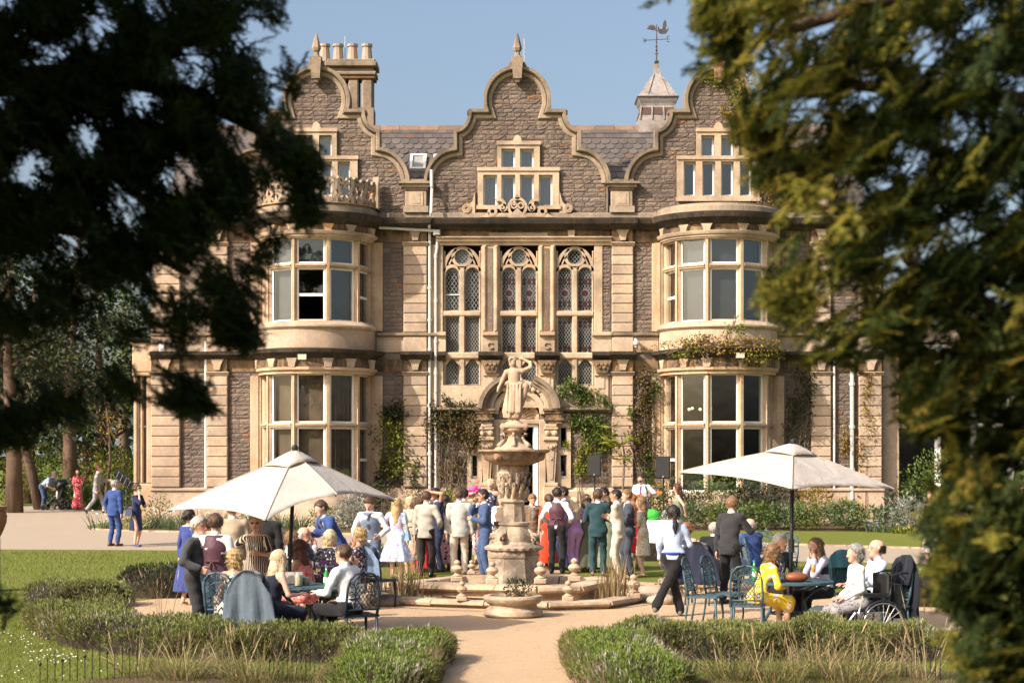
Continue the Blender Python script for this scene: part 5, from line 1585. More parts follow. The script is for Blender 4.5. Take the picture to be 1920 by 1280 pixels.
# big leaved plant in front of the pier right of the door
def big_leaf(px,d,z0,label):
 x=gx(px,d);root=root_at('glossy_plant',(x,d,ground_z(d)));tag(root,label,'plant')
 m=MB();m.tube([(x,d,ground_z(d)-.02),(x+.1,d,z0-.3),(x,d,z0+.3)],[.05,.04,.02],6);m.build('stem',M['stem'],root)
 for k in range(7):
  c=np.array([x+RNG.uniform(-.5,.5),d+RNG.uniform(-.3,.1),z0+RNG.uniform(-.5,.6)])
  a=np.linspace(0,2*PI,11)[:-1]+RNG.uniform(0,1)
  D=np.stack([np.cos(a),np.sin(a)*.8-.2,RNG.uniform(-.3,.8,10)],1)
  V,F=leaf_np(np.repeat(c[None],10,0),D,RNG.uniform(.28,.45,10),.09)
  link_mesh('leaf_rosette',np_mesh('leaf_rosette',V,F),G_LIME,root)
big_leaf(1165,55.8,wz(835),'plant with long glossy yellow-green leaves beside the first loudspeaker')
# ---- climbers on the walls: (column, row, half width, half height) patches
def climber(patches,n,mat,label,stems=(),leaf=.11,proud=.18,curve=None,name='climbing_plant',second=None):
 c0=patches[0]
 root=root_at(name,(wx(c0[0]),WD-.2,ground_z(WD)if name=='climbing_plant' else wz(c0[1])));tag(root,label,'climbing plant')
 wts=np.array([p[2]*p[3]for p in patches],float);wts/=wts.sum()
 Ps=[]
 for p,w in zip(patches,wts):
  k=max(8,int(n*w))
  nb=max(3,k//60)
  cc=np.stack([RNG.normal(size=nb)*.55,RNG.normal(size=nb)*.55],1);cc=np.clip(cc,-1.15,1.15)
  ci=RNG.integers(0,nb,k)
  q=cc[ci]+RNG.normal(size=(k,2))*np.array([[.16,.16]])*(1+6.0/max(6,nb))
  Ps.append(np.stack([p[0]+q[:,0]*p[2],p[1]+q[:,1]*p[3]],1))
 Q=np.concatenate(Ps)
 y=WD-.05-np.abs(RNG.normal(size=len(Q)))*proud
 if curve:y=y-np.sqrt(np.maximum(0,curve[1]**2-((Q[:,0]-curve[0])/PXM)**2))
 P=np.stack([(Q[:,0]-960)*WD/FPX,y,CAM_Z+(HOR-Q[:,1])*WD/FPX],1)
 P=P[P[:,2]>ground_z(WD)+.05]
 D=RNG.normal(size=P.shape)*.7+np.array([0,-.6,-.25])
 V,F=leaf_np(P,D,RNG.uniform(.6,1.2,len(P))*leaf,leaf*.62)
 if second is not None:
  k=int(len(F)*.7)
  link_mesh('leaves',np_mesh('leaves',V[:k*4],F[:k]),mat,root)
  link_mesh('older_leaves',np_mesh('older_leaves',V[k*4:],F[k:]-k*4),second,root)
 else:
  link_mesh('leaves',np_mesh('leaves',V,F),mat,root)
 m=MB()
 for st_ in stems:
  pts=[Vector((wx(a),WD-.12-(math.sqrt(max(0,curve[1]**2-((a-curve[0])/PXM)**2))if curve else 0),wz(b)))for a,b in st_]
  for tw in range(3):
   q=[p+Vector((RNG.normal()*.07,-abs(RNG.normal())*.05,RNG.normal()*.05))for p in pts]
   m.tube(ev_path(q,4),.016-.003*tw,4,cap=False)
 if m.n:m.build('stems',M['stem'],root)
 return root
climber([(738,800,26,28),(728,850,22,40),(760,860,20,30),(785,900,12,30),(712,880,10,30)],1500,G_LIME,'yellow-green climber on the wall between the left bay and the drain pipes',[[(712,960),(714,880),(735,800),(738,765)],[(712,940),(750,870),(785,880)]],.12,second=G_DARK)
climber([(738,780,22,22)],420,G_DARK,'dark leafy top of wall climber beside the left bay window',[[(725,800),(738,770)]],.11)
climber([(850,800,48,40),(880,815,25,40),(825,790,22,50),(858,760,30,16),(840,745,10,12)],2600,G_RED,'bronze leaved climber on the wall left of the doorway',[[(845,960),(840,880),(850,800),(835,745)],[(845,950),(870,880),(890,820)],[(825,960),(822,860),(826,770)],[(870,880),(830,870)]],.10,second=G_DARK)
climber([(850,880,35,30)],260,G_RED,'sparse twiggy climber low on the wall left of the doorway',[[(812,880),(850,910),(880,930)],[(850,900),(845,850)],[(870,920),(850,860)],[(835,930),(860,850)],[(845,955),(850,850)]],.09)
climber([(1075,728,26,14),(1105,745,28,16),(1135,760,12,14),(1085,790,22,18),(1118,805,24,26),(1135,840,12,20),(1062,832,8,8),(1095,870,18,30)],3000,G_MID,'fresh green climber on the wall right of the doorway',[[(1130,960),(1125,860),(1105,780),(1080,735)],[(1125,860),(1085,800),(1050,790)],[(1090,950),(1080,850),(1095,780)],[(1105,780),(1100,750)]],.11,second=G_LIME)
climber([(1205,705,20,18),(1208,760,20,40),(1200,830,24,40),(1222,860,14,30),(1180,770,12,16),(1225,740,10,30)],2300,G_RED,'tall red-green climber between the pier and the right bay',[[(1205,960),(1200,860),(1208,760),(1205,700)],[(1205,940),(1225,830),(1222,740)],[(1200,900),(1180,800)]],.10,second=G_MID)
climber([(1345,655,100,13),(1300,648,34,18),(1420,668,34,20),(1270,665,28,10),(1365,622,14,16)],2300,G_ORANGE,'orange and green creeper draped over the right bay cornice',[[(1245,668),(1300,650),(1345,655),(1400,655),(1452,680)],[(1345,655),(1365,600)],[(1300,660),(1320,690)]],.095,proud=.14,curve=(1346,2.2),second=G_LIME)
climber([(1355,150,26,20),(1375,185,22,30),(1395,165,14,30),(1360,215,12,14)],1300,G_LIME,'yellow ivy over the round head of the right gable',[[(1345,130),(1370,190),(1360,230)],[(1395,150),(1375,210)]],.09,proud=.12,second=G_ORANGE)
climber([(1475,330,40,60),(1490,290,30,40),(1450,380,30,30),(1460,250,16,40)],2600,G_ORANGE,'thick dry ivy over the right shoulder of the right gable',[[(1440,400),(1470,330),(1490,280)],[(1460,400),(1500,320),(1480,270)],[(1430,390),(1450,300),(1460,220)]],.09,proud=.2,second=G_TWIG)
climber([(1495,730,24,40),(1490,800,20,60),(1515,760,10,60)],900,G_DARK,'thin dark creeper on the rubble wall right of the right bay',[[(1480,960),(1490,820),(1500,700)],[(1500,940),(1515,780)],[(1475,900),(1478,740)]],.10)
climber([(1622,820,14,60),(1628,740,12,50),(1580,820,10,50)],900,G_ORANGE,'orange creeper on the pilaster beside the right drain pipes',[[(1620,960),(1622,800),(1628,690)],[(1625,940),(1630,760)]],.09)
# ---- conservatory beyond the right end of the house
con=root_at('conservatory',(wx(1800),WD+1,ground_z(WD)));tag(con,'white framed conservatory half hidden behind the dark yew','conservatory')
m=MB();m.bbox(wx(1665),wx(2000),WD+.4,WD+6,-.3,wz(945),.05);m.build('base_wall',M['ashlar'],con)
m=MB();m.box(wx(1658),wx(1690),WD+.35,WD+6,wz(945)+.01,wz(640));m.build('end_pier',M['ashlar'],con)
m=MB();m.box(wx(1665),wx(2000),WD+.3,WD+6,wz(640),wz(612));m.build('roof_slab',M['parapet'],con)
for px in(1765,1832,1902,1965):
 m=MB();m.bbox(wx(px)-.1,wx(px)+.1,WD+.36,WD+.56,wz(945),wz(640),.03);m.build('post',M['white'],con)
for py in(947,797,648):
 m=MB();m.box(wx(1690),wx(2000),WD+.38,WD+.5,wz(py)-.08,wz(py)+.07);m.build('rail',M['white'],con)
for a,b in((1694,1763),(1767,1830),(1834,1900),(1904,1963)):
 m=MB();m.box(wx(a),wx(b),WD+.46,WD+.47,wz(940),wz(650));m.build('pane',M['glass'],con)
m=MB();m.box(wx(1690),wx(2000),WD+5.5,WD+5.6,wz(945),wz(640));m.build('back_wall',M['dark'],con)
# ---- trees behind the left lawn
def tree(px,d,h,cr,n,label,mat=G_DARK,lean=0,trunk_r=.3,low=.3,leaf=.3,group='trees behind the drive'):
 x=gx(px,d);z=ground_z(d)
 root=root_at('tree',(x,d,z));tag(root,label,'tree',group)
 m=MB()
 top=Vector((x+lean*h,d,z+h*.85))
 base=Vector((x,d,z-.1))
 tr=[base.lerp(top,t)+Vector((math.sin(t*5+px)*.15,0,0))for t in(0,.2,.45,.7,1)]
 m.tube(tr,[trunk_r*k for k in(1.25,1,.8,.5,.15)],8)
 m.build('trunk',M['bark'],root,smooth=True)
 blobs=[]
 for k in range(11):
  m=MB()
  t=RNG.uniform(low,1.0);p=base.lerp(top,t)
  a=RNG.uniform(0,2*PI);L=cr*RNG.uniform(.5,1.0)*(1.15-.5*t)
  e=p+Vector((math.cos(a)*L,math.sin(a)*L,L*RNG.uniform(.0,.5)))
  m.tube([p,p.lerp(e,.5)+Vector((0,0,.25)),e],[trunk_r*.35,trunk_r*.2,.03],5);m.build('limb',M['bark'],root,smooth=True)
  blobs.append((e,cr*RNG.uniform(.28,.5)));blobs.append((p.lerp(e,.55)+Vector((0,0,.3)),cr*RNG.uniform(.2,.35)))
 P,D=[],[]
 for e,r in blobs:
  k=n//len(blobs);u=rand_dirs(k);rr=RNG.uniform(.35,1,(k,1))**.6
  P.append(np.array(tuple(e))+u*rr*np.array([r,r,r*.7]));D.append(u+RNG.normal(size=(k,3))*.8+np.array([0,0,-.2]))
 P=np.concatenate(P);D=np.concatenate(D)
 V,F=leaf_np(P,D,RNG.uniform(.6,1.2,len(P))*leaf,leaf*.5)
 link_mesh('crown',np_mesh('crown',V,F),mat,root)
tree(60,80,13,4.2,4200,'dark tree with low boughs at the far left beyond the drive',low=.18)
tree(128,74,15,3.6,3600,'tall tree behind the woman in the red dress',lean=.03,low=.35)
tree(70,70,11,2.6,1500,'leaning bare stemmed tree left of the bending man',lean=-.2,low=.45,trunk_r=.2)
tree(190,84,13,4.0,3800,'dark tree behind the man in the grey suit',low=.2)
tree(20,66,12,3.4,3000,'dark tree at the very left edge of the drive',low=.25)
tree(235,92,12,4.2,3400,'tree close to the house corner beyond the drive',low=.15,mat=G_MID)
tree(-60,74,14,5,4200,'large dark tree mostly outside the left edge',low=.15)
tree(200,66.5,5.5,.7,160,'thin brown sapling beside the man in the grey suit',low=.5,trunk_r=.07,leaf=.14,mat=G_ORANGE)
tree(160,67.5,2.6,.5,110,'small bare sapling between the red dress and the grey suit',low=.4,trunk_r=.035,leaf=.12,mat=G_ORANGE)
for i,(px,d,w,h,mt,lb)in enumerate([(30,76,4,2.4,G_LIME,'yellow-green bush at the left edge behind the drive'),(105,82,4,2.2,G_MID,'bush behind the pushchair'),(165,80,4,2.6,G_DARK,'dark bush behind the red dress'),
(225,74,2.6,2.4,G_LIME,'bright yellow-green bush by the solar panel'),(130,71,2.2,1.1,G_STRAP,'low grey-green bush between the pushchair and red dress'),(178,70,2.6,.9,G_MID,'low green bush behind the grey suit')]):
 shrub(px,d,w,h,1600,mt,lb,.18,'bushes beyond the drive')
 # far wood and hill line beyond everything
def wood():
 n=9000
 u=RNG.uniform(-1,1,n);x=u*75;y=118+RNG.uniform(0,6,n)
 hgt=5.5+1.5*np.sin(x*.35)+1.2*np.sin(x*.9+1)
 z=RNG.uniform(0,1,n)**.8*hgt
 V,F=leaf_np(np.stack([x,y,z],1),rand_dirs(n)+np.array([0,-.3,.1]),RNG.uniform(.6,1.3,n)*.9,.7)
 tag(link_mesh('far_wood',np_mesh('far_wood',V,F),G_DARK),'dark wood far beyond the drive and house','wood',kind='stuff')
wood()
hv,hf=[],[]
xs_=np.linspace(-900,900,61)
for i,x in enumerate(xs_):
 hgt=22+8*math.sin(x*.008+1)+4*math.sin(x*.021)
 hv+=[(x,900,-2),(x,960,hgt),(x,1100,hgt*.6)]
for i in range(60):
 for k in range(2):hf.append((i*3+k,i*3+3+k,i*3+4+k,i*3+1+k))
for x,y,h,cr,lb in((-14,-16,19,4,'first from the left'),(-7,-24,24,3.4,'second from the left'),(-1,-30,22,4,'in the middle'),(5,-22,23,3.2,'second from the right'),(12,-18,21,4,'first from the right')):
 tree(960+x*FPX/y,y,h,cr,1800,'tall garden tree behind the viewpoint, seen only mirrored in the windows, '+lb,low=.1,leaf=.7,group='trees behind the viewpoint')
 # grit and fallen bits on the nearer gravel
n=16000
P=np.stack([RNG.uniform(-7,7,n),RNG.uniform(17.8**.5,31**.5,n)**2,np.full(n,.004)],1);P=P[inside(P,court)]
V,F=leaf_np(P+np.array([0,0,.003]),rand_dirs(len(P))*np.array([1,1,.25])+np.array([0,0,.15]),RNG.uniform(.005,.015,len(P)),.011)
tag(link_mesh('grit',np_mesh('grit',V,F),leaf_mat('grit',[(.22,.13,.07),(.42,.29,.17),(.6,.46,.31),(.7,.58,.42)],trans=0)),'loose grit and bits of leaf on the sandy court','gravel',kind='stuff')
tag(link_mesh('hills',np_mesh('hills',hv,np.array(hf),True),plain('far_hill',(.12,.15,.17),1.0)),kind='structure')
# ================================================================ FOUNTAIN AND POND
FD=29.4
FXc=gx(964,FD);FS=FPX/FD
def FZ(py):return CAM_Z+(HOR-py)/FS
def FW(p):return p/FS
ft=root_at('fountain',(FXc,FD,0));tag(ft,'tall carved stone fountain with a wide bowl in the middle of the court','fountain')
def lath(name,prof,mat,n=24,wob=None,parent=ft,smooth='auto',cx=FXc,cy=FD):
 m=MB();m.lathe(prof,cx,cy,n,wob=wob);return m.build(name,mat,parent,smooth=smooth)
def poly_lathe(name,prof,mat,n=8,rot=PI/8,parent=ft):
 m=MB()
 v,f=[],[]
 for r,z in prof:
  for k in range(n):v.append((FXc+r*math.cos(rot+2*PI*k/n),FD+r*math.sin(rot+2*PI*k/n),z))
 for i in range(len(prof)-1):
  for k in range(n):f.append((i*n+k,i*n+(k+1)%n,(i+1)*n+(k+1)%n,(i+1)*n+k))
 f.append(tuple(reversed(range(n))));f.append(tuple(range((len(prof)-1)*n,len(prof)*n)))
 m.add(v,f);return m.build(name,mat,parent)
poly_lathe('plinth',[(.56,.05),(.53,FZ(1092)),(.45,FZ(1045)),(.47,FZ(1043)),(.48,FZ(1039))],M['fountain'])
poly_lathe('plinth_block',[(.46,FZ(1039)+.002),(.455,FZ(1032)),(.43,FZ(1030))],M['fountain'])
lath('scalloped_ledge',[(.43,FZ(1032)),(.49,FZ(1029)),(.5,FZ(1025)),(.46,FZ(1021)),(.36,FZ(1018)),(.33,FZ(1014))],M['fountain'],48,lambda i,a:1+.03*math.cos(a*24)*(i in(1,2)))
lath('volute_base',[(.33,FZ(1014)),(.32,FZ(1006)),(.3,FZ(998)),(.25,FZ(988)),(.24,FZ(985)),(.27,FZ(983)),(.27,FZ(979)),(.2,FZ(977))],M['fountain'],32,lambda i,a:1+(.09*abs(math.sin(a*4))if i in(1,2,3)else 0))
for k in range(4):
 a=PI/4+k*PI/2+.3
 m=MB();c=Vector((FXc+.37*math.cos(a),FD+.37*math.sin(a),FZ(1010)))
 pts=[]
 for i in range(16):
  t=i/15;an=t*3.6*PI;r=.1*(1-t*.8)
  pts.append(c+Vector((math.cos(a),math.sin(a),0))*r*math.cos(an)+Vector((0,0,r*math.sin(an))))
 pts=[Vector((FXc+.24*math.cos(a),FD+.24*math.sin(a),FZ(990)))]+pts
 m.tube(pts,.035,6);m.build('volute',M['fountain'],ft,smooth=True)
lath('shaft',[(.18,FZ(977)),(.175,FZ(960)),(.17,FZ(942)),(.22,FZ(940)),(.22,FZ(937))],M['fountain'],16,lambda i,a:1+.05*math.cos(a*8))
lath('acanthus_capital',[(.2,FZ(937)),(.19,FZ(930)),(.18,FZ(920)),(.19,FZ(905)),(.24,FZ(893)),(.26,FZ(887)),(.25,FZ(883))],M['fountain'],40,lambda i,a:1+.12*abs(math.cos(a*4))*(1 if i in(1,2,3,4,5)else 0)-.04*math.cos(a*16))
for k in range(12):
 a=k*PI/6;m=MB()
 for(py0,py1,rr)in((932,905,.2),(915,888,.22)):
  off=a if py0>920 else a+PI/12
  m.tube([(FXc+rr*math.cos(off),FD+rr*math.sin(off),FZ(py0)),(FXc+(rr+.03)*math.cos(off),FD+(rr+.03)*math.sin(off),FZ((py0+py1)/2)),(FXc+(rr+.07)*math.cos(off),FD+(rr+.07)*math.sin(off),FZ(py1)),(FXc+(rr+.1)*math.cos(off),FD+(rr+.1)*math.sin(off),FZ(py1+5))],[.03,.045,.04,.015],5)
 m.build('acanthus_leaf',M['fountain'],ft,smooth=True)
lath('neck',[(.25,FZ(883)),(.26,FZ(880)),(.25,FZ(874)),(.24,FZ(871))],M['bowl'],24)
lath('bowl',[(.24,FZ(872)),(.3,FZ(871)),(.42,FZ(866)),(.49,FZ(859)),(.53,FZ(852)),(.56,FZ(849)),(.6,FZ(848)),(.625,FZ(845.5)),(.61,FZ(842.5)),(.56,FZ(843)),(.5,FZ(848)),(.2,FZ(850))],M['bowl'],64,
lambda i,a:1+(.035*abs(math.sin(a*10))if i in(2,3,4)else.012*math.sin(a*32)if i in(6,7)else 0))
for k in range(4):
 a=-PI/2+k*PI/2-.55;m=MB();c=(FXc+.52*math.cos(a),FD+.52*math.sin(a),FZ(855))
 m.ball(c,.085,10,7,sy=.8);m.ball((c[0]+.05*math.cos(a),c[1]+.05*math.sin(a),c[2]-.03),.04,6,5);m.build('mask',M['bowl'],ft,smooth=True)
lath('upper_base',[(.42,FZ(849)),(.36,FZ(843)),(.3,FZ(838)),(.22,FZ(833)),(.17,FZ(828))],M['statue'],24)
lath('upper_stem',[(.17,FZ(828)),(.13,FZ(820)),(.13,FZ(812)),(.2,FZ(809)),(.22,FZ(806)),(.22,FZ(803))],M['statue'],16)
for k in range(6):
 a=k*PI/3+.5;m=MB();u=Vector((math.cos(a),math.sin(a),0));c=Vector((FXc,FD,0))
 m.tube([c+u*.3+Vector((0,0,FZ(837))),c+u*.26+Vector((0,0,FZ(832))),c+u*.19+Vector((0,0,FZ(826))),c+u*.17+Vector((0,0,FZ(818))),c+u*.22+Vector((0,0,FZ(812))),c+u*.26+Vector((0,0,FZ(814))),c+u*.24+Vector((0,0,FZ(817)))],[.05,.04,.035,.035,.03,.025,.02],6)
 m.build('leaf_scroll',M['statue'],ft,smooth=True)
m=MB()
sqlathe(m,[(.2,FZ(803)),(.22,FZ(801)),(.22,FZ(797)),(.18,FZ(795))],FXc,FD);m.build('scroll_block',M['statue'],ft)
for sx in(-1,1):
 for sy in(-1,1):
  m=MB();m.xf=Matrix.Translation((FXc+sx*.19,FD+sy*.12,FZ(799.5)))@Matrix.Rotation(R(90),4,'X');m.lathe([(.055,-.08),(.06,-.06),(.06,.06),(.055,.08)],0,0,12);m.lathe([(.03,-.1),(.03,.1)],0,0,8);m.build('scroll',M['statue'],ft)
lath('statue_base',[(.17,FZ(795)),(.15,FZ(792)),(.08,FZ(788)),(.07,FZ(786)),(.12,FZ(782.5)),(.12,FZ(779)),(.06,FZ(776.5))],M['statue'],16)
# pond: low outer kerb, raised lobed basin wall with copings, urn finials
pond=root_at('pond',(FXc,FD,0));tag(pond,'lobed stone pond with raised inner basin round the fountain','pond')
def plan(r,lobes,amp,n,rot=0.0,sq=1.0):
 return[((r+amp*(1 if(k//1)%2==0 else 0))*math.cos(rot+2*PI*k/n)+FXc,(r+amp*(1 if k%2==0 else 0))*math.sin(rot+2*PI*k/n)*sq+FD)for k in range(n)]
def kerb_run(p,q,prof,name,parent,mat,rnd):
 """one coping stone from p to q; prof (inward offset, z)"""
 p,q=Vector(p),Vector(q);d=(q-p);L=d.length;d.normalize();nn=Vector((-d.y,d.x))
 if(Vector((FXc,FD))-p).dot(nn)<0:nn=-nn
 g=.006
 m=MB();v=[]
 for t in(g,L-g):
  for o,z in prof:
   c=p+d*t+nn*(o+RNG.uniform(-.008,.008));v.append((c.x,c.y,z+RNG.uniform(-.008,.008)))
 k=len(prof)
 m.add(v,[tuple(range(k)),tuple(reversed(range(k,2*k)))]+[(i,k+i,k+(i+1)%k,(i+1)%k)for i in range(k)])
 return m.build(name,mat,parent)
def run_of_stones(poly,prof_list,step,parent,names):
 n=len(poly)
 for i in range(n):
  p,q=Vector(poly[i]),Vector(poly[(i+1)%n]);L=(q-p).length;k=max(1,round(L/step))
  for j in range(k):
   a,b=p.lerp(q,j/k),p.lerp(q,(j+1)/k)
   for prof,nm in zip(prof_list,names):kerb_run(a,b,prof,nm,parent,M['coping_pond'],0)
outer=[]
for k in range(16):
 a=2*PI*(k+.5)/16;r=2.72 if(k//2)%2==0 else 2.4
 outer.append((FXc+r*math.cos(a)*1.0,FD+r*math.sin(a)*.93))
run_of_stones(outer,[[(.02,-.06),(.02,.05),(.26,.05),(.26,-.06)],[(-.04,.052),(-.07,.08),(-.05,.12),(.02,.14),(.26,.14),(.29,.052)]],.8,pond,['kerb_stone','kerb_coping'])
inner=[]
for k in range(16):
 a=2*PI*k/16+PI/16;r=(1.72,1.72,1.42,1.42)[k%4]
 inner.append((FXc+r*math.cos(a)*1.12,FD+r*math.sin(a)*.86))
run_of_stones(inner,[[(.05,0),(.05,.2),(.3,.2),(.3,0)],[(-.04,.202),(-.08,.24),(-.06,.295),(.0,.32),(.3,.32),(.36,.202)]],.7,pond,['basin_stone','basin_coping'])
m=MB();m.lathe([(2.6,.012),(.3,.02)],FXc,FD,32);m.build('pond_floor',M['gravel'],pond,fix=False)
m=MB();m.lathe([(.62,.15),(.01,.15)],FXc,FD,16);m.lathe([(1.5,.12),(.4,.13)],FXc,FD,32);m.build('basin_floor',M['gravel'],pond,fix=False)
# urn finials
fm=MB();fm.bbox(-.14,.14,-.14,.14,0,.12,.02);fm.lathe([(.11,.12),(.12,.14),(.06,.18),(.055,.2),(.12,.25),(.14,.3),(.11,.35),(.05,.385),(.075,.42),(.08,.45),(.05,.49),(.015,.51)],0,0,20,wob=lambda i,a:1+(.07*abs(math.sin(a*5))if 3<i<7 else 0))
fme=fm.mesh('stone_finial',smooth=True,fix=True);fme.set_sharp_from_angle(angle=R(40));fme.materials.append(M['statue'])
for px,d,z,s,lb in((857,29.2,.31,.72,'fluted stone finial on the inner basin, left of the cream trousers man'),(923,28.6,.31,.74,'fluted stone finial just left of the fountain plinth'),(1013,28.6,.31,.74,'fluted stone finial just right of the fountain plinth'),
(1077,29.2,.31,.78,'fluted stone finial below the aubergine waistcoat man'),(866,27.35,.13,.62,'small fluted finial on the outer kerb left of the planter'),(1065,27.3,.13,.64,'small fluted finial on the outer kerb right of the planter'),
(741,29.0,.06,.75,'fluted finial by the reeds at the left end of the pond'),(1174,29.0,.06,.75,'fluted finial by the reeds at the right end of the pond'),(1188,28.2,.1,.78,'stout fluted finial behind the waitress heel at the pond end'),(884,31.0,.31,.5,'small finial at the back of the basin')):
 o=link_mesh('stone_finial',fme,None,None,(gx(px,d),d,z));o.scale=(s,s,s);tag(o,lb,'finial','urn shaped finials round the pond')
 # stones of the rockery at both ends
for px,d,w,lb in((705,28.3,.34,'flat grey rock at the left end of the pond'),(728,27.9,.3,'small flat rock before the left reeds'),(1218,29.2,.42,'dark flat rock at the right end of the pond'),(1240,28.2,.26,'small rock behind the waitress')):
 m=MB();m.ball((0,0,.05),w,10,6,sz=.42,sy=.7)
 o=m.build('rock',M['fountain'],None,smooth=True,loc=(gx(px,d),d,.02));tag(o,lb,'rock','rocks by the pond')
 # reeds
def reeds(px,d,n,h,w,label):
 x=gx(px,d);r_=root_at('reeds',(x,d,0));tag(r_,label,'reeds')
 P=np.stack([x+RNG.normal(size=n)*w,d+RNG.normal(size=n)*w*.6,np.zeros(n)],1)
 V,F=blade_np(P,np.array([0,0,1.0])+RNG.normal(size=P.shape)*.09,RNG.uniform(.5,1.1,n)*h,.018,RNG.uniform(0,.12,n))
 link_mesh('reed_stems',np_mesh('reed_stems',V,F),leaf_mat('reed',[(.10,.085,.03),(.22,.16,.075),(.34,.25,.13),(.16,.17,.05)],trans=.2),r_)
reeds(762,28.2,90,.85,.16,'upright brown reeds in the left end of the pond')
reeds(1152,28.2,90,.85,.16,'upright brown reeds in the right end of the pond')
reeds(720,29.6,60,.6,.25,'straw coloured grass left of the pond below the floral dress')
# round planter in front
pl=root_at('stone_planter',(gx(962,26.0),26.0,0));tag(pl,'round low stone planter with purple flowers in front of the fountain','planter')
px_,py_=gx(962,26.0),26.0
lath('bowl',[(.42,0),(.46,.04),(.45,.1),(.37,.15),(.36,.19),(.4,.21),(.45,.25),(.46,.29),(.44,.325),(.36,.33),(.33,.27),(.01,.26)],M['coping_pond'],32,parent=pl,cx=px_,cy=py_)
sh=shrub(970,26.0,.4,.34,500,G_DARK,'dark leafy plant with purple flowers in the round stone planter',.05,None,'planter_plant','plant')
sh.location.z=.24
for ch in sh.children:ch.matrix_parent_inverse=Matrix.Translation((-gx(970,26.0),-26.0,0))
k=60;u=rand_dirs(k);u[:,2]=np.abs(u[:,2])
V,F=leaf_np(u*np.array([.2,.18,.26])+np.array([.05,0,.08]),u,.035,.03)
o=link_mesh('flowers',np_mesh('flowers',V,F),PURP_F,sh);o.location=(0,0,0)
# side planter ring on the right
pr=root_at('stone_planter',(gx(1345,30.5),30.5,0));tag(pr,'low stone planting ring behind the waitress and empty chairs','planter')
lath('ring',[(1.0,0),(1.05,.06),(1.02,.14),(1.06,.18),(1.06,.24),(.98,.27),(.86,.27),(.84,.14),(.01,.15)],M['coping_pond'],32,parent=pr,cx=gx(1345,30.5),cy=30.5)
sh=shrub(1318,30.2,1.0,.55,800,G_MID,'low green plants growing in the stone ring',.07,None,'planter_plant','plant',False)
for ch in sh.children:ch.location.z=.12
sh=shrub(1290,29.6,.8,.5,500,G_DARK,'purple flowered plants at the edge of the stone ring',.06,None,'planter_plant','plant',False)
sh=shrub(620,24.6,.6,.75,700,G_DARK,'purple wallflowers in a pot behind the green bottle',.06,None,'flowering_plant','plant')
k=140;u=rand_dirs(k);u[:,2]=np.abs(u[:,2])
V,F=leaf_np(u*np.array([.3,.2,.3])+np.array([gx(620,24.6),24.6-.05,.62]),u,.045,.035)
link_mesh('flowers',np_mesh('flowers',V,F),plain('magenta_petal',(.36,.10,.40),.8),sh)
# ================================================================ FURNITURE
def make_chair(mat):
 """cast metal garden chair, seat at 0.45, back about a metre high; it faces -y, back at +y"""
 root=empty('garden_chair')
 m=MB()
 for x in(-.2,.2):m.tube([(x,-.19,0),(x*1.02,-.2,.2),(x,-.18,.44)],[.016,.015,.02],6)
 leg_f=m
 for k,x in enumerate((-.2,.2)):
  m=MB();m.tube([(x,-.2,0),(x*1.03,-.215,.16),(x*1.0,-.19,.43)],[.016,.014,.022],6);m.build('leg',mat,root,smooth=True)
  m=MB();m.tube([(x,.26,0),(x,.22,.22),(x,.19,.45)],[.016,.015,.02],6);m.build('leg',mat,root,smooth=True)
 m=MB()
 m.bbox(-.235,.235,-.24,.21,.425,.45,.012);m.build('seat_frame',mat,root)
 m=MB()
 for i in range(7):m.box(-.21+.06*i,-.17+.06*i,-.22,.2,.4505,.458)
 tag(m.build('seat_slats',mat,root),kind='stuff')
 def bk(x,z):  # back plane leans
  return(x,.2+(z-.45)*.2,z)
 m=MB()
 for s in(-1,1):
  m.tube([bk(s*.2,.44),bk(s*.215,.6),bk(s*.205,.8),bk(s*.18,.9),bk(s*.12,.965),bk(0,.99)],[.02,.018,.016,.016,.016,.016],6)
 m.tube([bk(-.2,.52),bk(.2,.52)],.012,6)
 m.build('back_frame',mat,root,smooth=True)
 m=MB()
 # diamond lattice in the middle of the back
 lat=[(-.1,.54),(.1,.54),(.1,.82),(-.1,.82)]
 for s in(1,-1):
  for i in range(-6,8):
   xa=s*(-.1+i*.05)
   c=clip_convex((xa,.54),(xa+s*.2,.84),lat)
   if c:m.tube([bk(*c[0]),bk(*c[1])],.0055,4,cap=False)
 for s in(-1,1):m.tube([bk(s*.1,.52),bk(s*.105,.82)],.009,5)
 m.tube([bk(-.1,.83),bk(-.06,.86),bk(0,.87),bk(.06,.86),bk(.1,.83)],.009,5)
 m.build('back_lattice',mat,root)
 m=MB()
 def scroll(cx,cz,r,a0,turns,s):
  pts=[]
  for i in range(14):
   t=i/13;rr=r*(1-.75*t);an=a0+s*turns*2*PI*t
   pts.append(bk(cx+rr*math.cos(an),cz+rr*math.sin(an)))
  m.tube(pts,.0075,5,cap=False)
 for s in(-1,1):
  scroll(s*.155,.6,.045,PI/2,1.3,s);scroll(s*.155,.72,.042,-PI/2,1.3,-s);scroll(s*.145,.83,.04,PI/2,1.2,-s)
  for k in range(3):m.tube([bk(s*(.03+.05*k),.87-.02*k),bk(s*(.03+.045*k),.93-.02*k),bk(s*.02*(k+1),.975-.012*k)],.0065,4,cap=False)
  scroll(s*.05,.9,.03,0,1.1,s)
 m.tube([bk(0,.87),bk(0,.985)],.007,4)
 m.build('back_scrolls',mat,root)
 return root
def place(proto,first,x,y,rz,label,group,z=None):
 o=proto if first else copy_tree(proto)
 o.location=(x,y,ground_z(y)if z is None else z);o.rotation_euler=(0,0,rz);tag(o,label,None,group)
 return o
ch_t=make_chair(M['chair']);ch_t['category']='chair'
ch_d=make_chair(M['chair_dark']);ch_d['category']='chair'
CH='ornate cast metal garden chairs'
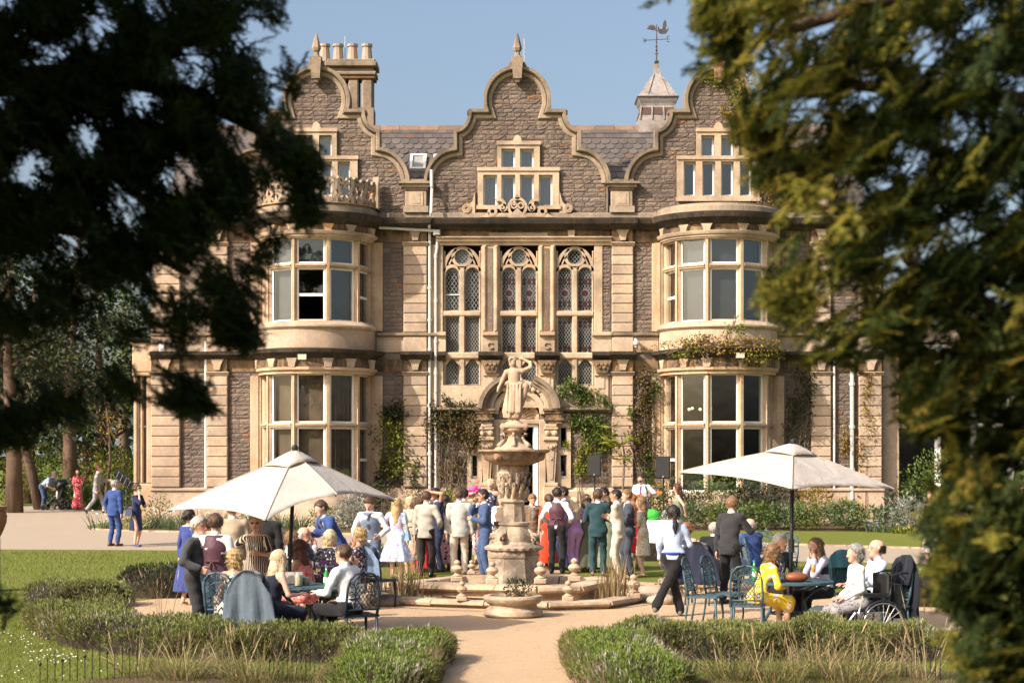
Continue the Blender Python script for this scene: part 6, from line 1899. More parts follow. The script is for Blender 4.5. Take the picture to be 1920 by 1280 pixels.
# facing: rz=0 faces the camera (its back away); 180 shows its back to the camera
teal=[(430,21.5,160,'teal metal chair the short haired blonde woman in black and white sits on'),(662,21.4,215,None),
(1322,24.4,70,'empty teal chair nearest the waitress, seen side on'),(1358,24.9,60,'empty teal chair between the side-on chair and the yellow dress'),(1402,22.9,168,'teal chair with its latticed back behind the yellow dress'),
(1556,22.4,250,'teal chair between the right table and the wheelchair'),(1442,33.5,10,'empty teal chair behind the grey haired man, round topped back'),(1468,32.5,330,'empty teal chair beside the right umbrella pole'),
(1600,24.8,20,'teal chair under the turquoise coat'),(1662,22.9,290,'teal chair under the black jacket beside the wheelchair'),(1422,30.8,100,'teal chair of the bald man in the blue jacket'),(1314,28.2,160,'teal chair carrying the dark navy jacket behind the waitress')]
first=True
for px,d,a,lb in teal:
 if lb is None:continue
 place(ch_t,first,gx(px,d),d,R(a),lb,CH);first=False
first=True
for px,d,a,lb in[(668,21.5,205,'dark metal chair the man in the white shirt sits on'),(620,27.0,175,'dark metal chair of the bobbed woman in black and white'),(708,27.6,150,'dark metal chair beside the floral dress with a denim jacket on it'),
(484,21.2,165,'dark metal chair under the slate blue jacket'),(562,24.2,20,'dark metal chair of the woman in the pink dress'),(520,25.2,100,'dark metal chair carrying the checked jacket')]:
 place(ch_d,first,gx(px,d),d,R(a),lb,CH);first=False
def make_table(mat,r):
 root=empty('garden_table')
 m=MB();m.lathe([(r-.02,.69),(r,.70),(r,.725),(r-.015,.735),(.03,.735)],0,0,40);m.build('tabletop',mat,root,smooth='auto')
 m=MB()
 for k in range(20):
  a=2*PI*k/20;m.tube([(.12*math.cos(a),.12*math.sin(a),.738),((r-.05)*math.cos(a+.12),(r-.05)*math.sin(a+.12),.738)],.006,4)
 for q in(.12,r*.55):m.tube([(q*math.cos(2*PI*k/24),q*math.sin(2*PI*k/24),.738)for k in range(25)],.007,4,cap=False)
 m.build('top_tracery',mat,root)
 for k in range(4):
  a=PI/4+k*PI/2;u=Vector((math.cos(a),math.sin(a),0));m=MB()
  m.tube([u*.34+Vector((0,0,.02)),u*.37+Vector((0,0,.1)),u*.25+Vector((0,0,.3)),u*.22+Vector((0,0,.45)),u*.36+Vector((0,0,.6)),u*.5+Vector((0,0,.69))],[.03,.026,.024,.024,.026,.03],7)
  m.ball(tuple(u*.35+Vector((0,0,.03))),.04,8,5);m.build('leg',mat,root,smooth=True)
  m=MB();m.tube([u*.25+Vector((0,0,.62)),u*.36+Vector((0,0,.66)),u*.42+Vector((0,0,.6)),u*.36+Vector((0,0,.55)),u*.33+Vector((0,0,.6))],.011,5);m.build('scroll',mat,root,smooth=True)
 m=MB();m.tube([(.25*math.cos(2*PI*k/16),.25*math.sin(2*PI*k/16),.28)for k in range(17)],.014,5,cap=False);m.build('stretcher_ring',mat,root)
 return root
tb=make_table(M['chair'],.62);tb['category']='table'
TB='round cast metal garden tables'
place(tb,True,gx(575,22.4),22.4,.2,'round dark teal table under the left umbrella',TB)
place(tb,False,gx(1478,23.5),23.5,.5,'round teal table under the right umbrella',TB)
place(tb,False,gx(640,28.4),28.4,.1,'round table of the back left group',TB)
place(tb,False,gx(1400,32.0),32.0,.8,'round table of the back right group',TB)
# ---- umbrellas
def umb_mat():
 m,n,l,b=newmat('umbrella_cloth');out=n['Material Output']
 v=coords(n,l);f=noise(n,l,3.0,4,.6,v);f2=noise(n,l,300,2,.5,v)
 c=ramp(n,l,f,[(.3,(.52,.475,.425)),(.7,(.62,.575,.525))]);l.new(c,b.inputs['Base Color']);b.inputs['Roughness'].default_value=.85
 bump(n,l,b,noise(n,l,2.2,5,.6,v,1.2),.5,.06)
 t=n.new('ShaderNodeBsdfTranslucent');t.inputs[0].default_value=(.75,.58,.42,1)
 mx=n.new('ShaderNodeMixShader');mx.inputs[0].default_value=.3
 l.new(b.outputs[0],mx.inputs[1]);l.new(t.outputs[0],mx.inputs[2]);l.new(mx.outputs[0],out.inputs[0])
 return m
M['umbrella']=umb_mat()
def umbrella(base,apex,rim,label,pole_px):
 """rim: eight or four edge points (x, y, z) in order round the canopy; cloth sags between the ribs"""
 root=root_at('parasol',base);tag(root,label,'umbrella','cream garden umbrellas')
 A=Vector(apex);Rm=[Vector(p)for p in rim];n=len(Rm)
 NU,NV=8,9
 v,f=[],[]
 for i in range(n):
  p,q=Rm[i],Rm[(i+1)%n]
  for u in range(NU):
   s=u/NU
   e=p.lerp(q,s);edge_sag=4*s*(1-s)
   for k in range(NV+1):
    t=.16+.84*k/NV
    c=A.lerp(e,t)
    rib=.10*t*(1-t)*4*.55  # ribs bow up
    c.z+=rib*.4-.05*edge_sag*t*(1-t)
    c+=(A-c)*(.09*edge_sag*t*t)
    v.append(tuple(c))
 tot=n*NU
 for i in range(tot):
  j=(i+1)%tot
  for k in range(NV):
   f.append((i*(NV+1)+k,i*(NV+1)+k+1,j*(NV+1)+k+1,j*(NV+1)+k))
 me=np_mesh('canopy',v,np.array(f),True)
 me.set_sharp_from_angle(angle=R(9));o=link_mesh('canopy',me,M['umbrella'],root)
 so=o.modifiers.new('thickness','SOLIDIFY');so.thickness=.006
 # vent cap with lifted edges
 v,f=[],[]
 for i in range(n):
  p,q=Rm[i],Rm[(i+1)%n]
  for u in range(6):
   s=u/6;e=p.lerp(q,s);sg=4*s*(1-s)
   for k in range(5):
    t=.012+.235*k/4;c=A.lerp(e,t);c.z+=.075+.02*sg*k/4+.05*t*(1-t)-.05*(k/4)**2;v.append(tuple(c))
 tot=n*6
 for i in range(tot):
  j=(i+1)%tot
  for k in range(4):f.append((i*5+k,i*5+k+1,j*5+k+1,j*5+k))
 o=link_mesh('vent_cap',np_mesh('vent_cap',v,np.array(f),True),M['umbrella'],root)
 so=o.modifiers.new('thickness','SOLIDIFY');so.thickness=.005
 m=MB();B=Vector(base);top=A+Vector((0,0,.06))
 m.tube([B,B.lerp(top,.98)],.027,10);m.build('pole',M['black'],root,smooth=True)
 m=MB();m.ball(tuple(top+Vector((0,0,.03))),.05,8,5);m.build('top_knob',M['black'],root)
 m=MB();k=B.lerp(top,.46);m.tube([k-Vector((0,0,.09)),k+Vector((0,0,.09))],.042,10);m.tube([k,k+Vector((.08,-.06,0)),k+Vector((.1,-.07,.05))],.012,5);m.build('crank',M['black'],root)
 m=MB();m.lathe([(.24,B.z),(.25,B.z+.05),(.06,B.z+.08),(.04,B.z+.3)],B.x,B.y,16);m.build('base',M['black'],root)
 for p in Rm:
  m=MB();m.tube([A.lerp(p,.05)-Vector((0,0,.05)),A.lerp(p,.55)-Vector((0,0,.02)),A.lerp(p,.98)-Vector((0,0,.03))],.011,5);m.build('rib',M['black'],root)
  m=MB();m.tube([A.lerp(p,.17+.83*k/8)+Vector((0,0,.022*(.17+.83*k/8)*(.83-.83*k/8)*4+.007))for k in range(9)],.007,5);m.build('seam',plain('seam_cloth',(.42,.38,.33),.9),root)
  m=MB();h=B.lerp(top,.80);m.tube([h,A.lerp(p,.5)-Vector((0,0,.0))],.009,5);m.build('strut',M['black'],root)
 return root
def UP(px,py,d):return(gx(px,d),d,gz(py,d))
umbrella((gx(537,23.2),23.2,0),UP(553,852,23.2),[UP(313,956,23.0),UP(497,975,21.8),UP(632,927,22.4),UP(743,938,23.6),UP(600,922,24.6),UP(440,935,24.4)],
'cream umbrella over the left front table, its right edge lifted',537)
umbrella((gx(1481,23.6),23.6,0),UP(1487,840,23.6),[UP(1273,885,24.2),UP(1485,916,22.2),UP(1677,917,23.4),UP(1490,893,25.2)],
'cream umbrella over the right table, near the wheelchair',1481)
# ---- loudspeakers, microphone, table with white cloth, solar lamp, pushchair, wheelchair
def speaker(px,d,ztop,label):
 x=gx(px,d);g0=ground_z(d)
 st=root_at('speaker_stand',(x,d,g0));tag(st,label.replace('loudspeaker','tripod stand of the loudspeaker'),'speaker stand','loudspeaker stands')
 m=MB();m.tube([(x,d,g0+.5),(x,d,ztop-.58)],.02,8);m.build('pole',M['black'],st)
 for k in range(3):
  a=k*2*PI/3+.5;m=MB();m.tube([(x,d,g0+.75),(x+.45*math.cos(a),d+.45*math.sin(a),g0+.01)],.014,5);m.build('leg',M['black'],st)
 r_=root_at('loudspeaker',(x,d,ztop-.6));tag(r_,label,'loudspeaker','black loudspeakers')
 m=MB();m.xf=Matrix.Translation((x,d,ztop-.6))@Matrix.Rotation(R(-8),4,'Z')
 m.add([(-.19,-.16,0),(.19,-.16,0),(.13,.18,0),(-.13,.18,0),(-.19,-.16,.6),(.19,-.16,.6),(.13,.18,.6),(-.13,.18,.6)],[(0,3,2,1),(4,5,6,7),(0,1,5,4),(1,2,6,5),(2,3,7,6),(3,0,4,7)]);m.build('cabinet',M['black'],r_)
 m=MB();m.xf=Matrix.Translation((x,d,ztop-.6))@Matrix.Rotation(R(-8),4,'Z');m.bbox(-.17,.17,-.178,-.161,.03,.57,.012);m.build('grille',plain('speaker_grille',(.022,.021,.021),.7),r_)
 m=MB();m.xf=Matrix.Translation((x,d,ztop-.6))@Matrix.Rotation(R(-8),4,'Z');m.lathe([(.018,0),(.018,.01)],0,0,10)if False else m.ball((0,-.18,.06),.018,8,4,sy=.3);m.build('badge',plain('silver_badge',(.5,.5,.5),.3),r_)
speaker(1115,46.5,gz(852,46.5),'black loudspeaker right of the doorway by the green climber')
speaker(1244,45.5,gz(855,45.5),'black loudspeaker beside the guitarist and the right bay')
d=44.2
mic=root_at('microphone_stand',(gx(1162,d),d,ground_z(d)));tag(mic,'black boom microphone stand in front of the guitarist','microphone stand')
m=MB();x=gx(1163,d);m.tube([(x,d,ground_z(d)),(x,d,1.45)],.013,6);m.build('pole',M['black'],mic)
m=MB();m.tube([(x-.1,d,1.38),(x,d,1.45),(gx(1199,d),d-.05,gz(903,d))],.011,6);m.build('boom',M['black'],mic)
m=MB();m.ball((gx(1200,d),d-.05,gz(902,d)),.035,8,6);m.build('microphone',M['black'],mic)
for k in range(3):
 a=k*2*PI/3;m=MB();m.tube([(x,d,ground_z(d)+.15),(x+.3*math.cos(a),d+.3*math.sin(a),ground_z(d)+.01)],.01,5);m.build('leg',M['black'],mic)
d=40.6;x=gx(1238,d)
pt=root_at('poseur_table',(x,d,ground_z(d)));tag(pt,'small high table between the guitarist and the waitress','table')
m=MB();m.lathe([(.36,.92),(.36,.945)],x,d,24);m.build('tabletop',M['wood'],pt)
m=MB();m.tube([(x,d,.02),(x,d,.92)],.035,8);m.lathe([(.25,.0),(.25,.03),(.04,.06)],x,d,16);m.build('pedestal',M['black'],pt)
m=MB();m.lathe([(.44,.28),(.42,.5),(.39,.75),(.375,.93),(.37,.95),(.01,.952)],x,d,48,wob=lambda i,a:1+(.07*math.sin(a*8)+.03*math.sin(a*13))*(1-i/3.2 if i<3 else 0))
tag(m.build('tablecloth',plain('white_cloth',(.78,.76,.74),.9,var=.04),None,smooth=True),'white cloth draped to the ground over the high table','tablecloth')
m=MB();m.ball((x-.22,d-.05,1.07),.2,14,9,sx=1.15,sz=.7);tag(m.build('hat',plain('green_felt',(.05,.42,.05),.8),None,smooth=True),'bright green rounded hat lying on the white cloth','hat')
fl=root_at('flower_arrangement',(x+.22,d-.05,.95));tag(fl,'small arrangement of pale flowers on the white cloth','flowers')
k=220;u=rand_dirs(k);V,F=leaf_np(u*np.array([.2,.14,.12])+np.array([x+.24,d-.08,1.05]),u,.06,.04)
link_mesh('leaves',np_mesh('leaves',V,F),G_SILVER,fl)
u=rand_dirs(60);V,F=leaf_np(u*np.array([.18,.13,.13])+np.array([x+.24,d-.1,1.08]),u,.05,.05);link_mesh('petals',np_mesh('petals',V,F),WHITE_F,fl)
m=MB();m.lathe([(.05,.955),(.07,1.05),(.06,1.06)],x+.06,d-.2,12);tag(m.build('glass_jar',M['drink_glass'],None,smooth=True),'small glass jar on the white cloth beside the green hat','jar')
d=68.0;x=gx(237,d)
sp_=root_at('solar_lamp',(x,d,ground_z(d)));tag(sp_,'tilted solar panel on a thin post by the house corner','solar panel')
m=MB();m.tube([(x,d,ground_z(d)-.05),(x,d,gz(902,d))],.035,8);m.build('post',plain('green_post',(.05,.09,.07),.5),sp_)
m=MB();m.xf=Matrix.Translation((x-.12,d,gz(898,d)))@Matrix.Rotation(R(40),4,'Y')@Matrix.Rotation(R(50),4,'X');m.bbox(-.42,.42,-.02,.02,-.26,.26,.01);m.build('panel',plain('solar_cells',(.03,.04,.07),.2),sp_)
m=MB();m.xf=Matrix.Translation((x-.12,d,gz(898,d)))@Matrix.Rotation(R(40),4,'Y')@Matrix.Rotation(R(50),4,'X')
for q in range(4):m.box(-.3+.2*q,-.285+.2*q,-.026,-.021,-.26,.26)
m.build('grid_line',M['white'],sp_)
def wheel(root,c,r,axis_rz,rim,spokes,mat_rim,mat_t,names=('tyre','rim','spokes')):
 xf=Matrix.Translation(c)@Matrix.Rotation(axis_rz,4,'Z')
 m=MB();m.xf=xf;m.tube([(r*math.cos(2*PI*k/28),0,r*math.sin(2*PI*k/28))for k in range(29)],rim,6,cap=False);t=m.build(names[0],mat_t,root,smooth=True)
 m=MB();m.xf=xf;m.tube([((r-rim*1.6)*math.cos(2*PI*k/28),0,(r-rim*1.6)*math.sin(2*PI*k/28))for k in range(29)],rim*.6,6,cap=False);m.build(names[1],mat_rim,t,smooth=True)
 m=MB();m.xf=xf
 for k in range(spokes):
  a=2*PI*k/spokes;m.tube([(0,.02*(-1)**k,0),((r-rim)*math.cos(a),0,(r-rim)*math.sin(a))],.003 if spokes>6 else.012,4,cap=False)
 m.tube([(0,-.03,0),(0,.03,0)],.025,8);m.build(names[2],mat_rim,t)
ALU=plain('aluminium',(.55,.55,.56),.3,metal=.9)
d=21.9;x=gx(1622,d)
wc=root_at('wheelchair',(x,d,0));tag(wc,'black and silver wheelchair of the white haired woman','wheelchair')
xf0=Matrix.Translation((x,d,0))@Matrix.Rotation(R(-78),4,'Z')
def wl_(p):return xf0@Vector(p)
for s in(-1,1):
 wheel(wc,wl_((s*.29,.12,.3)),.3,R(-78)+PI/2,.018,20,ALU,M['black'])
 wheel(wc,wl_((s*.22,-.42,.09)),.09,R(-78)+PI/2,.018,5,M['black'],M['black'],('caster_tyre','caster_rim','caster_spokes'))
 m=MB();m.tube([wl_((s*.24,.2,.4)),wl_((s*.24,.24,.7)),wl_((s*.24,.26,.92)),wl_((s*.24,.38,.95))],.014,6);m.build('back_post',M['black'],wc)
 m=MB();m.tube([wl_((s*.24,.38,.95)),wl_((s*.24,.48,.95))],.02,6);m.tube([wl_((s*.24,.40,.93)),wl_((s*.2,.47,.86))],.008,5);m.build('push_handle',M['black'],wc)
 m=MB();m.tube([wl_((s*.25,.2,.45)),wl_((s*.25,-.25,.45)),wl_((s*.24,-.36,.3)),wl_((s*.22,-.42,.14))],.014,6);m.tube([wl_((s*.26,.2,.66)),wl_((s*.26,-.15,.66)),wl_((s*.26,-.2,.45))],.014,6);m.build('side_frame',ALU,wc)
 m=MB();m.xf=xf0;m.bbox(s*.26-.035,s*.26+.035,-.16,.18,.665,.7,.01);m.build('armrest',M['black'],wc)
m=MB();m.xf=xf0;m.bbox(-.23,.23,-.24,.2,.44,.48,.02);m.build('seat',M['black'],wc)
m=MB();m.xf=xf0;m.bbox(-.235,.235,.2,.23,.5,.93,.02);m.build('backrest',M['black'],wc)
m=MB();m.xf=xf0;m.bbox(-.17,.17,-.62,-.4,.12,.14,.01);m.tube([(-.2,-.36,.3),(-.18,-.5,.13)],.012,5);m.tube([(.2,-.36,.3),(.18,-.5,.13)],.012,5);m.build('footrest',M['black'],wc)
m=MB();m.xf=xf0;m.bbox(-.2,.2,.27,.42,.42,.8,.05);tag(m.build('backpack',plain('black_nylon',(.012,.013,.015),.6,var=.3),None),'black bag hanging on the back of the wheelchair','bag')
d=69.5;x=gx(103,d);g0=ground_z(d)
pu=root_at('pushchair',(x,d,g0));tag(pu,'black pushchair with a small child in front of the bending man','pushchair')
for s in(-1,1):
 wheel(pu,(x+.42,d+s*.25,g0+.22),.22,0,.03,6,M['black'],M['black']);wheel(pu,(x-.38,d+s*.2,g0+.12),.12,0,.03,5,M['black'],M['black'],('front_tyre','front_rim','front_spokes'))
 m=MB();m.tube([(x-.38,d+s*.2,g0+.12),(x,d+s*.23,g0+.5),(x+.2,d+s*.25,g0+.95),(x-.05,d+s*.25,g0+1.0)],.02,6);m.tube([(x+.42,d+s*.25,g0+.22),(x,d+s*.23,g0+.5)],.02,6);m.build('side_frame',M['black'],pu)
m=MB();m.xf=Matrix.Translation((x,d,g0));m.bbox(-.3,.2,-.2,.2,.38,.46,.03);m.prism([(.12,.4),(.22,.4),(.42,.95),(.3,.98)],-.2,.2);m.build('seat',M['black'],pu)
m=MB();m.xf=Matrix.Translation((x+.3,d,g0+.95))@Matrix.Rotation(R(-30),4,'Y');m.lathe([(.3,0),(.28,.12),(.18,.24),(.02,.28)],0,0,12);m.build('hood',M['black'],pu,smooth=True)
m=MB();m.tube([(x-.05,d-.25,g0+1.0),(x-.05,d+.25,g0+1.0)],.018,6);m.build('handle',M['black'],pu)
# big terracotta pot cut by the left edge
d=31.0;x=gx(-22,d)
po_=root_at('terracotta_pot',(x,d,gz(1005,d)));tag(po_,'large terracotta pot cut off by the left edge of the picture','pot')
m=MB();m.lathe([(.16,0),(.25,.12),(.32,.28),(.34,.36),(.31,.45),(.34,.47),(.34,.52),(.28,.52),(.26,.4)],x,d,24);
m.xf=None
m2=MB();z0=gz(1008,d);m2.lathe([(.2,z0),(.26,z0+.12),(.32,z0+.28),(.33,z0+.4),(.3,z0+.5),(.33,z0+.52),(.33,z0+.58),(.27,z0+.58),(.25,z0+.46)],x,d,24);m2.build('pot',stone('terracotta',(.36,.16,.085),(.2,.1,.07),(.4,.25,.18),.4),po_,smooth='auto')
m2=MB();m2.bbox(x-.17,x+.17,d-.17,d+.17,-.05,z0-.002,.03);tag(m2.build('stone_plinth',M['coping_pond'],None),'stone plinth carrying the terracotta pot at the left edge','plinth')
# ---- things on the tables
def bottle(x,y,z,col,label,s=1.0):
 r_=root_at('bottle',(x,y,z));tag(r_,label,'bottle')
 m=MB();m.lathe([(.03*s,z),(.032*s,z+.01),(.032*s,z+.13*s),(.014*s,z+.18*s),(.013*s,z+.235*s)],x,y,12);m.build('glass',plain('bottle_green',(.03,.30,.06),.12,spec=.8),r_,smooth=True)
 m=MB();m.lathe([(.0335*s,z+.05*s),(.0335*s,z+.11*s)],x,y,12);m.build('paper_label',M['white'],r_)
 m=MB();m.lathe([(.016*s,z+.225*s),(.016*s,z+.245*s)],x,y,8);m.build('cap',plain('blue_cap',(.08,.18,.5),.4),r_)
bottle(gx(612,22.2),22.2,.738,None,'green bottle with a blue cap on the left table',1.15)
bottle(gx(1414,23.3),23.3,.738,None,'green bottle with a blue cap on the right table by the yellow dress',1.15)
bottle(gx(653,28.2),28.2,.738,None,'green bottle on the back left table beside the navy floral dress')
def glass(x,y,z,label,fill=None,stem=True,s=1.0):
 r_=root_at('drinking_glass',(x,y,z));tag(r_,label,'glass')
 m=MB()
 if stem:m.lathe([(.032*s,z),(.005,z+.006),(.004,z+.08*s),(.02*s,z+.1*s),(.028*s,z+.14*s),(.026*s,z+.19*s)],x,y,12)
 else:m.lathe([(.034*s,z),(.04*s,z+.14*s)],x,y,12)
 m.build('glass',M['drink_glass'],r_,smooth=True,fix=False)
 if fill:
  m=MB();m.lathe([(.018*s,z+.1*s),(.025*s,z+.14*s),(.024*s,z+.175*s)]if stem else[(.032*s,z+.01),(.036*s,z+.1*s)],x,y,10);m.build('drink',fill,r_)
OJ=plain('orange_juice',(.75,.36,.03),.3);BEER=plain('amber_drink',(.62,.22,.04),.2);CLOUD=plain('cloudy_drink',(.62,.55,.35),.3)
glass(gx(1525,23.2),23.2,.738,'flute of orange juice on the right table before the woman with glasses',OJ,s=1.25)
glass(gx(1455,23.3),23.3,.738,'tall empty tumbler on the right table beside the green bottle',None,False,1.25)
glass(gx(1466,23.5),23.5,.738,'empty stemmed glass on the right table by the umbrella pole',None,True,1.3)
glass(gx(1388,31.6),31.6,.738,'flute of orange juice on the back right table',OJ,s=1.3)
glass(gx(560,22.3),22.3,.738,'wide tumbler of cloudy drink on the left table',CLOUD,False,1.5)
m=MB();m.lathe([(.055,.738),(.055,.85),(.05,.85)],gx(573,22.4),22.4,14);tag(m.build('candle_jar',plain('grey_green_jar',(.2,.22,.17),.4),None,smooth=True),'grey green jar beside the cloudy drink on the left table','jar')
m=MB();m.xf=Matrix.Translation((gx(552,22.7),22.7,.74))@Matrix.Rotation(R(12),4,'Z')@Matrix.Rotation(R(-25),4,'X');m.bbox(-.12,.12,-.006,.006,0,.17,.004);tag(m.build('menu_card',plain('grey_card',(.42,.39,.34),.7),None),'folded grey card standing on the left table','card')
m=MB();m.xf=Matrix.Translation((gx(1493,23.1),23.1,.742));m.ball((0,0,.06),.17,12,7,sz=.42,sy=.6);tag(m.build('handbag',plain('tan_leather',(.22,.07,.03),.45),None,smooth=True),'brown leather handbag lying on the right table','handbag')
m=MB();m.xf=Matrix.Translation((gx(530,21.9),21.9,.742));m.bbox(-.07,.07,-.03,.03,0,.02,.008);tag(m.build('phone',M['black'],None),'dark phone at the edge of the left table by the blonde woman','phone')
# ---- coats hung over chair backs
def coat(x,y,rz,w,ztop,zbot,mat,label,flare=1.15):
 """a jacket draped over a chair back: a folded sheet with soft folds, both sides of the back"""
 v,f=[],[]
 nu,nv=16,12
 for j in range(nv+1):
  t=j/nv
  for i in range(nu+1):
   s=i/nu*2-1
   z=ztop-(ztop-zbot)*t-.15*s*s*(1-.8*t)
   xx=s*w*.5*(.72+.28*min(1,t*4))*(1+(flare-1)*t)
   yy=.235+max(0,z-.45)*.2+.05*t+.034*math.sin(s*6.5+1.3+t)*(.25+t)+.02*math.sin(s*14-2*t)*(.2+t)
   v.append((xx,yy,z))
 n=len(v)
 for j in range(nv+1):
  t=j/nv
  for i in range(nu+1):
   s=i/nu*2-1
   z=ztop-(ztop-zbot)*.45*t-.06*s*s*(1-t)
   v.append((s*w*.46*(.72+.2*min(1,t*4)),.165+max(0,z-.45)*.2-.03*t+.012*math.sin(s*8),z))
 for b in(0,n):
  for j in range(nv):
   for i in range(nu):
    a=b+j*(nu+1)+i;f.append((a,a+1,a+nu+2,a+nu+1))
 for i in range(nu):f.append((i,i+1,n+i+1,n+i))
 o=link_mesh('jacket',np_mesh('jacket',v,np.array(f),True),mat,None,(x,y,0),rz)
 so=o.modifiers.new('thickness','SOLIDIFY');so.thickness=.015
 return tag(o,label,'jacket')
 # ================================================================ PEOPLE
def axis_pts(lo,hi,h,fine=None):
 if fine is None:return np.arange(lo,hi+h,h)
 a,b,hf=fine
 out=[];x=lo
 while x<hi+h:
  out.append(x);x+=hf if a<=x<b else h
 return np.array(out)
def field(prims,xs,ys,zs,clips=(),warp=None):
 D=np.full((len(xs),len(ys),len(zs)),.5,np.float32)
 for pr in prims:
  kind=pr[0]
  if kind=='cone':
   _,a,b,ra,rb,nf,k=pr
   a=np.asarray(a,float);b=np.asarray(b,float)
   rm=max(ra,rb)+k+.035
   lo=np.minimum(a,b)-rm;hi=np.maximum(a,b)+rm
  else:
   _,a,b,rad,ripple,fl,k=pr
   a=np.asarray(a,float);b=np.asarray(b,float)
   rm=max(rad)*1.25+.06
   lo=np.minimum(a,b)-rm;hi=np.maximum(a,b)+rm
  i0,i1=np.searchsorted(xs,lo[0]),np.searchsorted(xs,hi[0]);j0,j1=np.searchsorted(ys,lo[1]),np.searchsorted(ys,hi[1]);k0,k1=np.searchsorted(zs,lo[2]),np.searchsorted(zs,hi[2])
  if i1<=i0 or j1<=j0 or k1<=k0:continue
  X=(xs[i0:i1]-a[0])[:,None,None];Y=(ys[j0:j1]-a[1])[None,:,None];Z=(zs[k0:k1]-a[2])[None,None,:]
  ab=b-a
  if kind=='cone':
   if nf is not None:
    nv,f=nf
    q=X*nv[0]+Y*nv[1]+Z*nv[2];s=(f-1)
    X=X+s*q*nv[0];Y=Y+s*q*nv[1];Z=Z+s*q*nv[2]
    ab=ab+s*float(ab@nv)*np.asarray(nv)
   L2=float(ab@ab)+1e-9
   t=np.clip((X*ab[0]+Y*ab[1]+Z*ab[2])/L2,0,1)
   d=np.sqrt((X-t*ab[0])**2+(Y-t*ab[1])**2+(Z-t*ab[2])**2)-(ra+t*(rb-ra))
   if nf is not None:d=d*.85
  else:
   L=math.sqrt(float(ab@ab));u=ab/L
   t=(X*u[0]+Y*u[1]+Z*u[2])/L
   tc=np.clip(t,0,1)
   px_,py_=X-tc*ab[0],(Y-tc*ab[1])*fl
   ang=np.arctan2(py_,px_)
   rr=np.interp(tc,np.linspace(0,1,len(rad)),rad)
   am,fr,ph=ripple
   rr=rr*(1+am*tc*(np.sin(ang*fr+ph)+.5*np.sin(ang*(fr*1.7+1)+ph*2+tc*2)))
   d=(np.sqrt(px_**2+py_**2)-rr)*.8
   d=np.maximum(d,np.maximum(t-1,-t)*L)
  sub=D[i0:i1,j0:j1,k0:k1]
  if k>0:
   h=np.maximum(k-np.abs(sub-d),0)/k
   D[i0:i1,j0:j1,k0:k1]=np.minimum(sub,d)-h*h*k*.25
  else:
   D[i0:i1,j0:j1,k0:k1]=np.minimum(sub,d)
 if warp is not None:
  X,Y,Z=xs[:,None,None],ys[None,:,None],zs[None,None,:]
  am,fr,ph=warp
  D+=am*(np.sin(fr*Z+9*X+ph)*np.sin(fr*.6*X-7*Y+ph*2)+.6*np.sin(fr*1.9*Z-13*X+11*Y+ph))
 for(n,c)in clips:  # keep points with p.n < c
  D=np.maximum(D,xs[:,None,None]*n[0]+ys[None,:,None]*n[1]+zs[None,None,:]*n[2]-c)
 return D
def surface_net(D,xs,ys,zs):
 S=D<0
 nx,ny,nz=D.shape
 c=[S[i:nx-1+i,j:ny-1+j,k:nz-1+k]for i in(0,1)for j in(0,1)for k in(0,1)]
 cnt=sum(a.astype(np.int8)for a in c)
 act=(cnt>0)&(cnt<8)
 I,J,K=np.nonzero(act)
 n=len(I)
 if n==0:return np.zeros((0,3)),np.zeros((0,4),int)
 idx=np.full(act.shape,-1,np.int32);idx[I,J,K]=np.arange(n)
 val={}
 for i in(0,1):
  for j in(0,1):
   for k in(0,1):val[(i,j,k)]=D[I+i,J+j,K+k]
 acc=np.zeros((n,3));num=np.zeros(n)
 corners=list(val)
 for p in corners:
  for ax in range(3):
   if p[ax]==1:continue
   q=list(p);q[ax]=1;q=tuple(q)
   a,b=val[p],val[q]
   m=(a<0)!=(b<0)
   t=np.where(m,a/np.where(m,a-b,1),0)
   P=np.stack([xs[I+p[0]],ys[J+p[1]],zs[K+p[2]]],1).astype(float)
   Q=np.stack([xs[I+q[0]],ys[J+q[1]],zs[K+q[2]]],1)
   acc+=np.where(m[:,None],P+(Q-P)*t[:,None],0);num+=m
 V=acc/np.maximum(num,1)[:,None]
 F=[]
 for ax in range(3):
  sl0=[slice(None)]*3;sl1=[slice(None)]*3
  sl0[ax]=slice(0,-1);sl1[ax]=slice(1,None)
  A,B=S[tuple(sl0)],S[tuple(sl1)]
  ch=A!=B
  o1,o2=(ax+1)%3,(ax+2)%3
  e=np.argwhere(ch)
  lim=[nx-1,ny-1,nz-1]
  e=e[(e[:,o1]>0)&(e[:,o2]>0)&(e[:,o1]<lim[o1])&(e[:,o2]<lim[o2])]
  def cell(d1,d2):
   q=e.copy();q[:,o1]-=d1;q[:,o2]-=d2;return idx[q[:,0],q[:,1],q[:,2]]
  quad=np.stack([cell(1,1),cell(0,1),cell(0,0),cell(1,0)],1)
  flip=~A[e[:,0],e[:,1],e[:,2]]
  quad[flip]=quad[flip][:,::-1]
  F.append(quad)
 F=np.concatenate(F)
 return V,F[(F>=0).all(1)]
def sdf_mesh(name,prims,h,clips=(),warp=None,fine=None):
 lo=np.full(3,9.0);hi=np.full(3,-9.0)
 for p in prims:
  r=max(p[3],p[4])if p[0]=='cone' else max(p[3])*1.2
  for q in(p[1],p[2]):
   lo=np.minimum(lo,np.asarray(q)-r-.04);hi=np.maximum(hi,np.asarray(q)+r+.04)
 ax=[axis_pts(lo[i],hi[i],h,fine[i]if fine else None)for i in range(3)]
 return surface_net(field(prims,*ax,clips=clips,warp=warp),*ax)
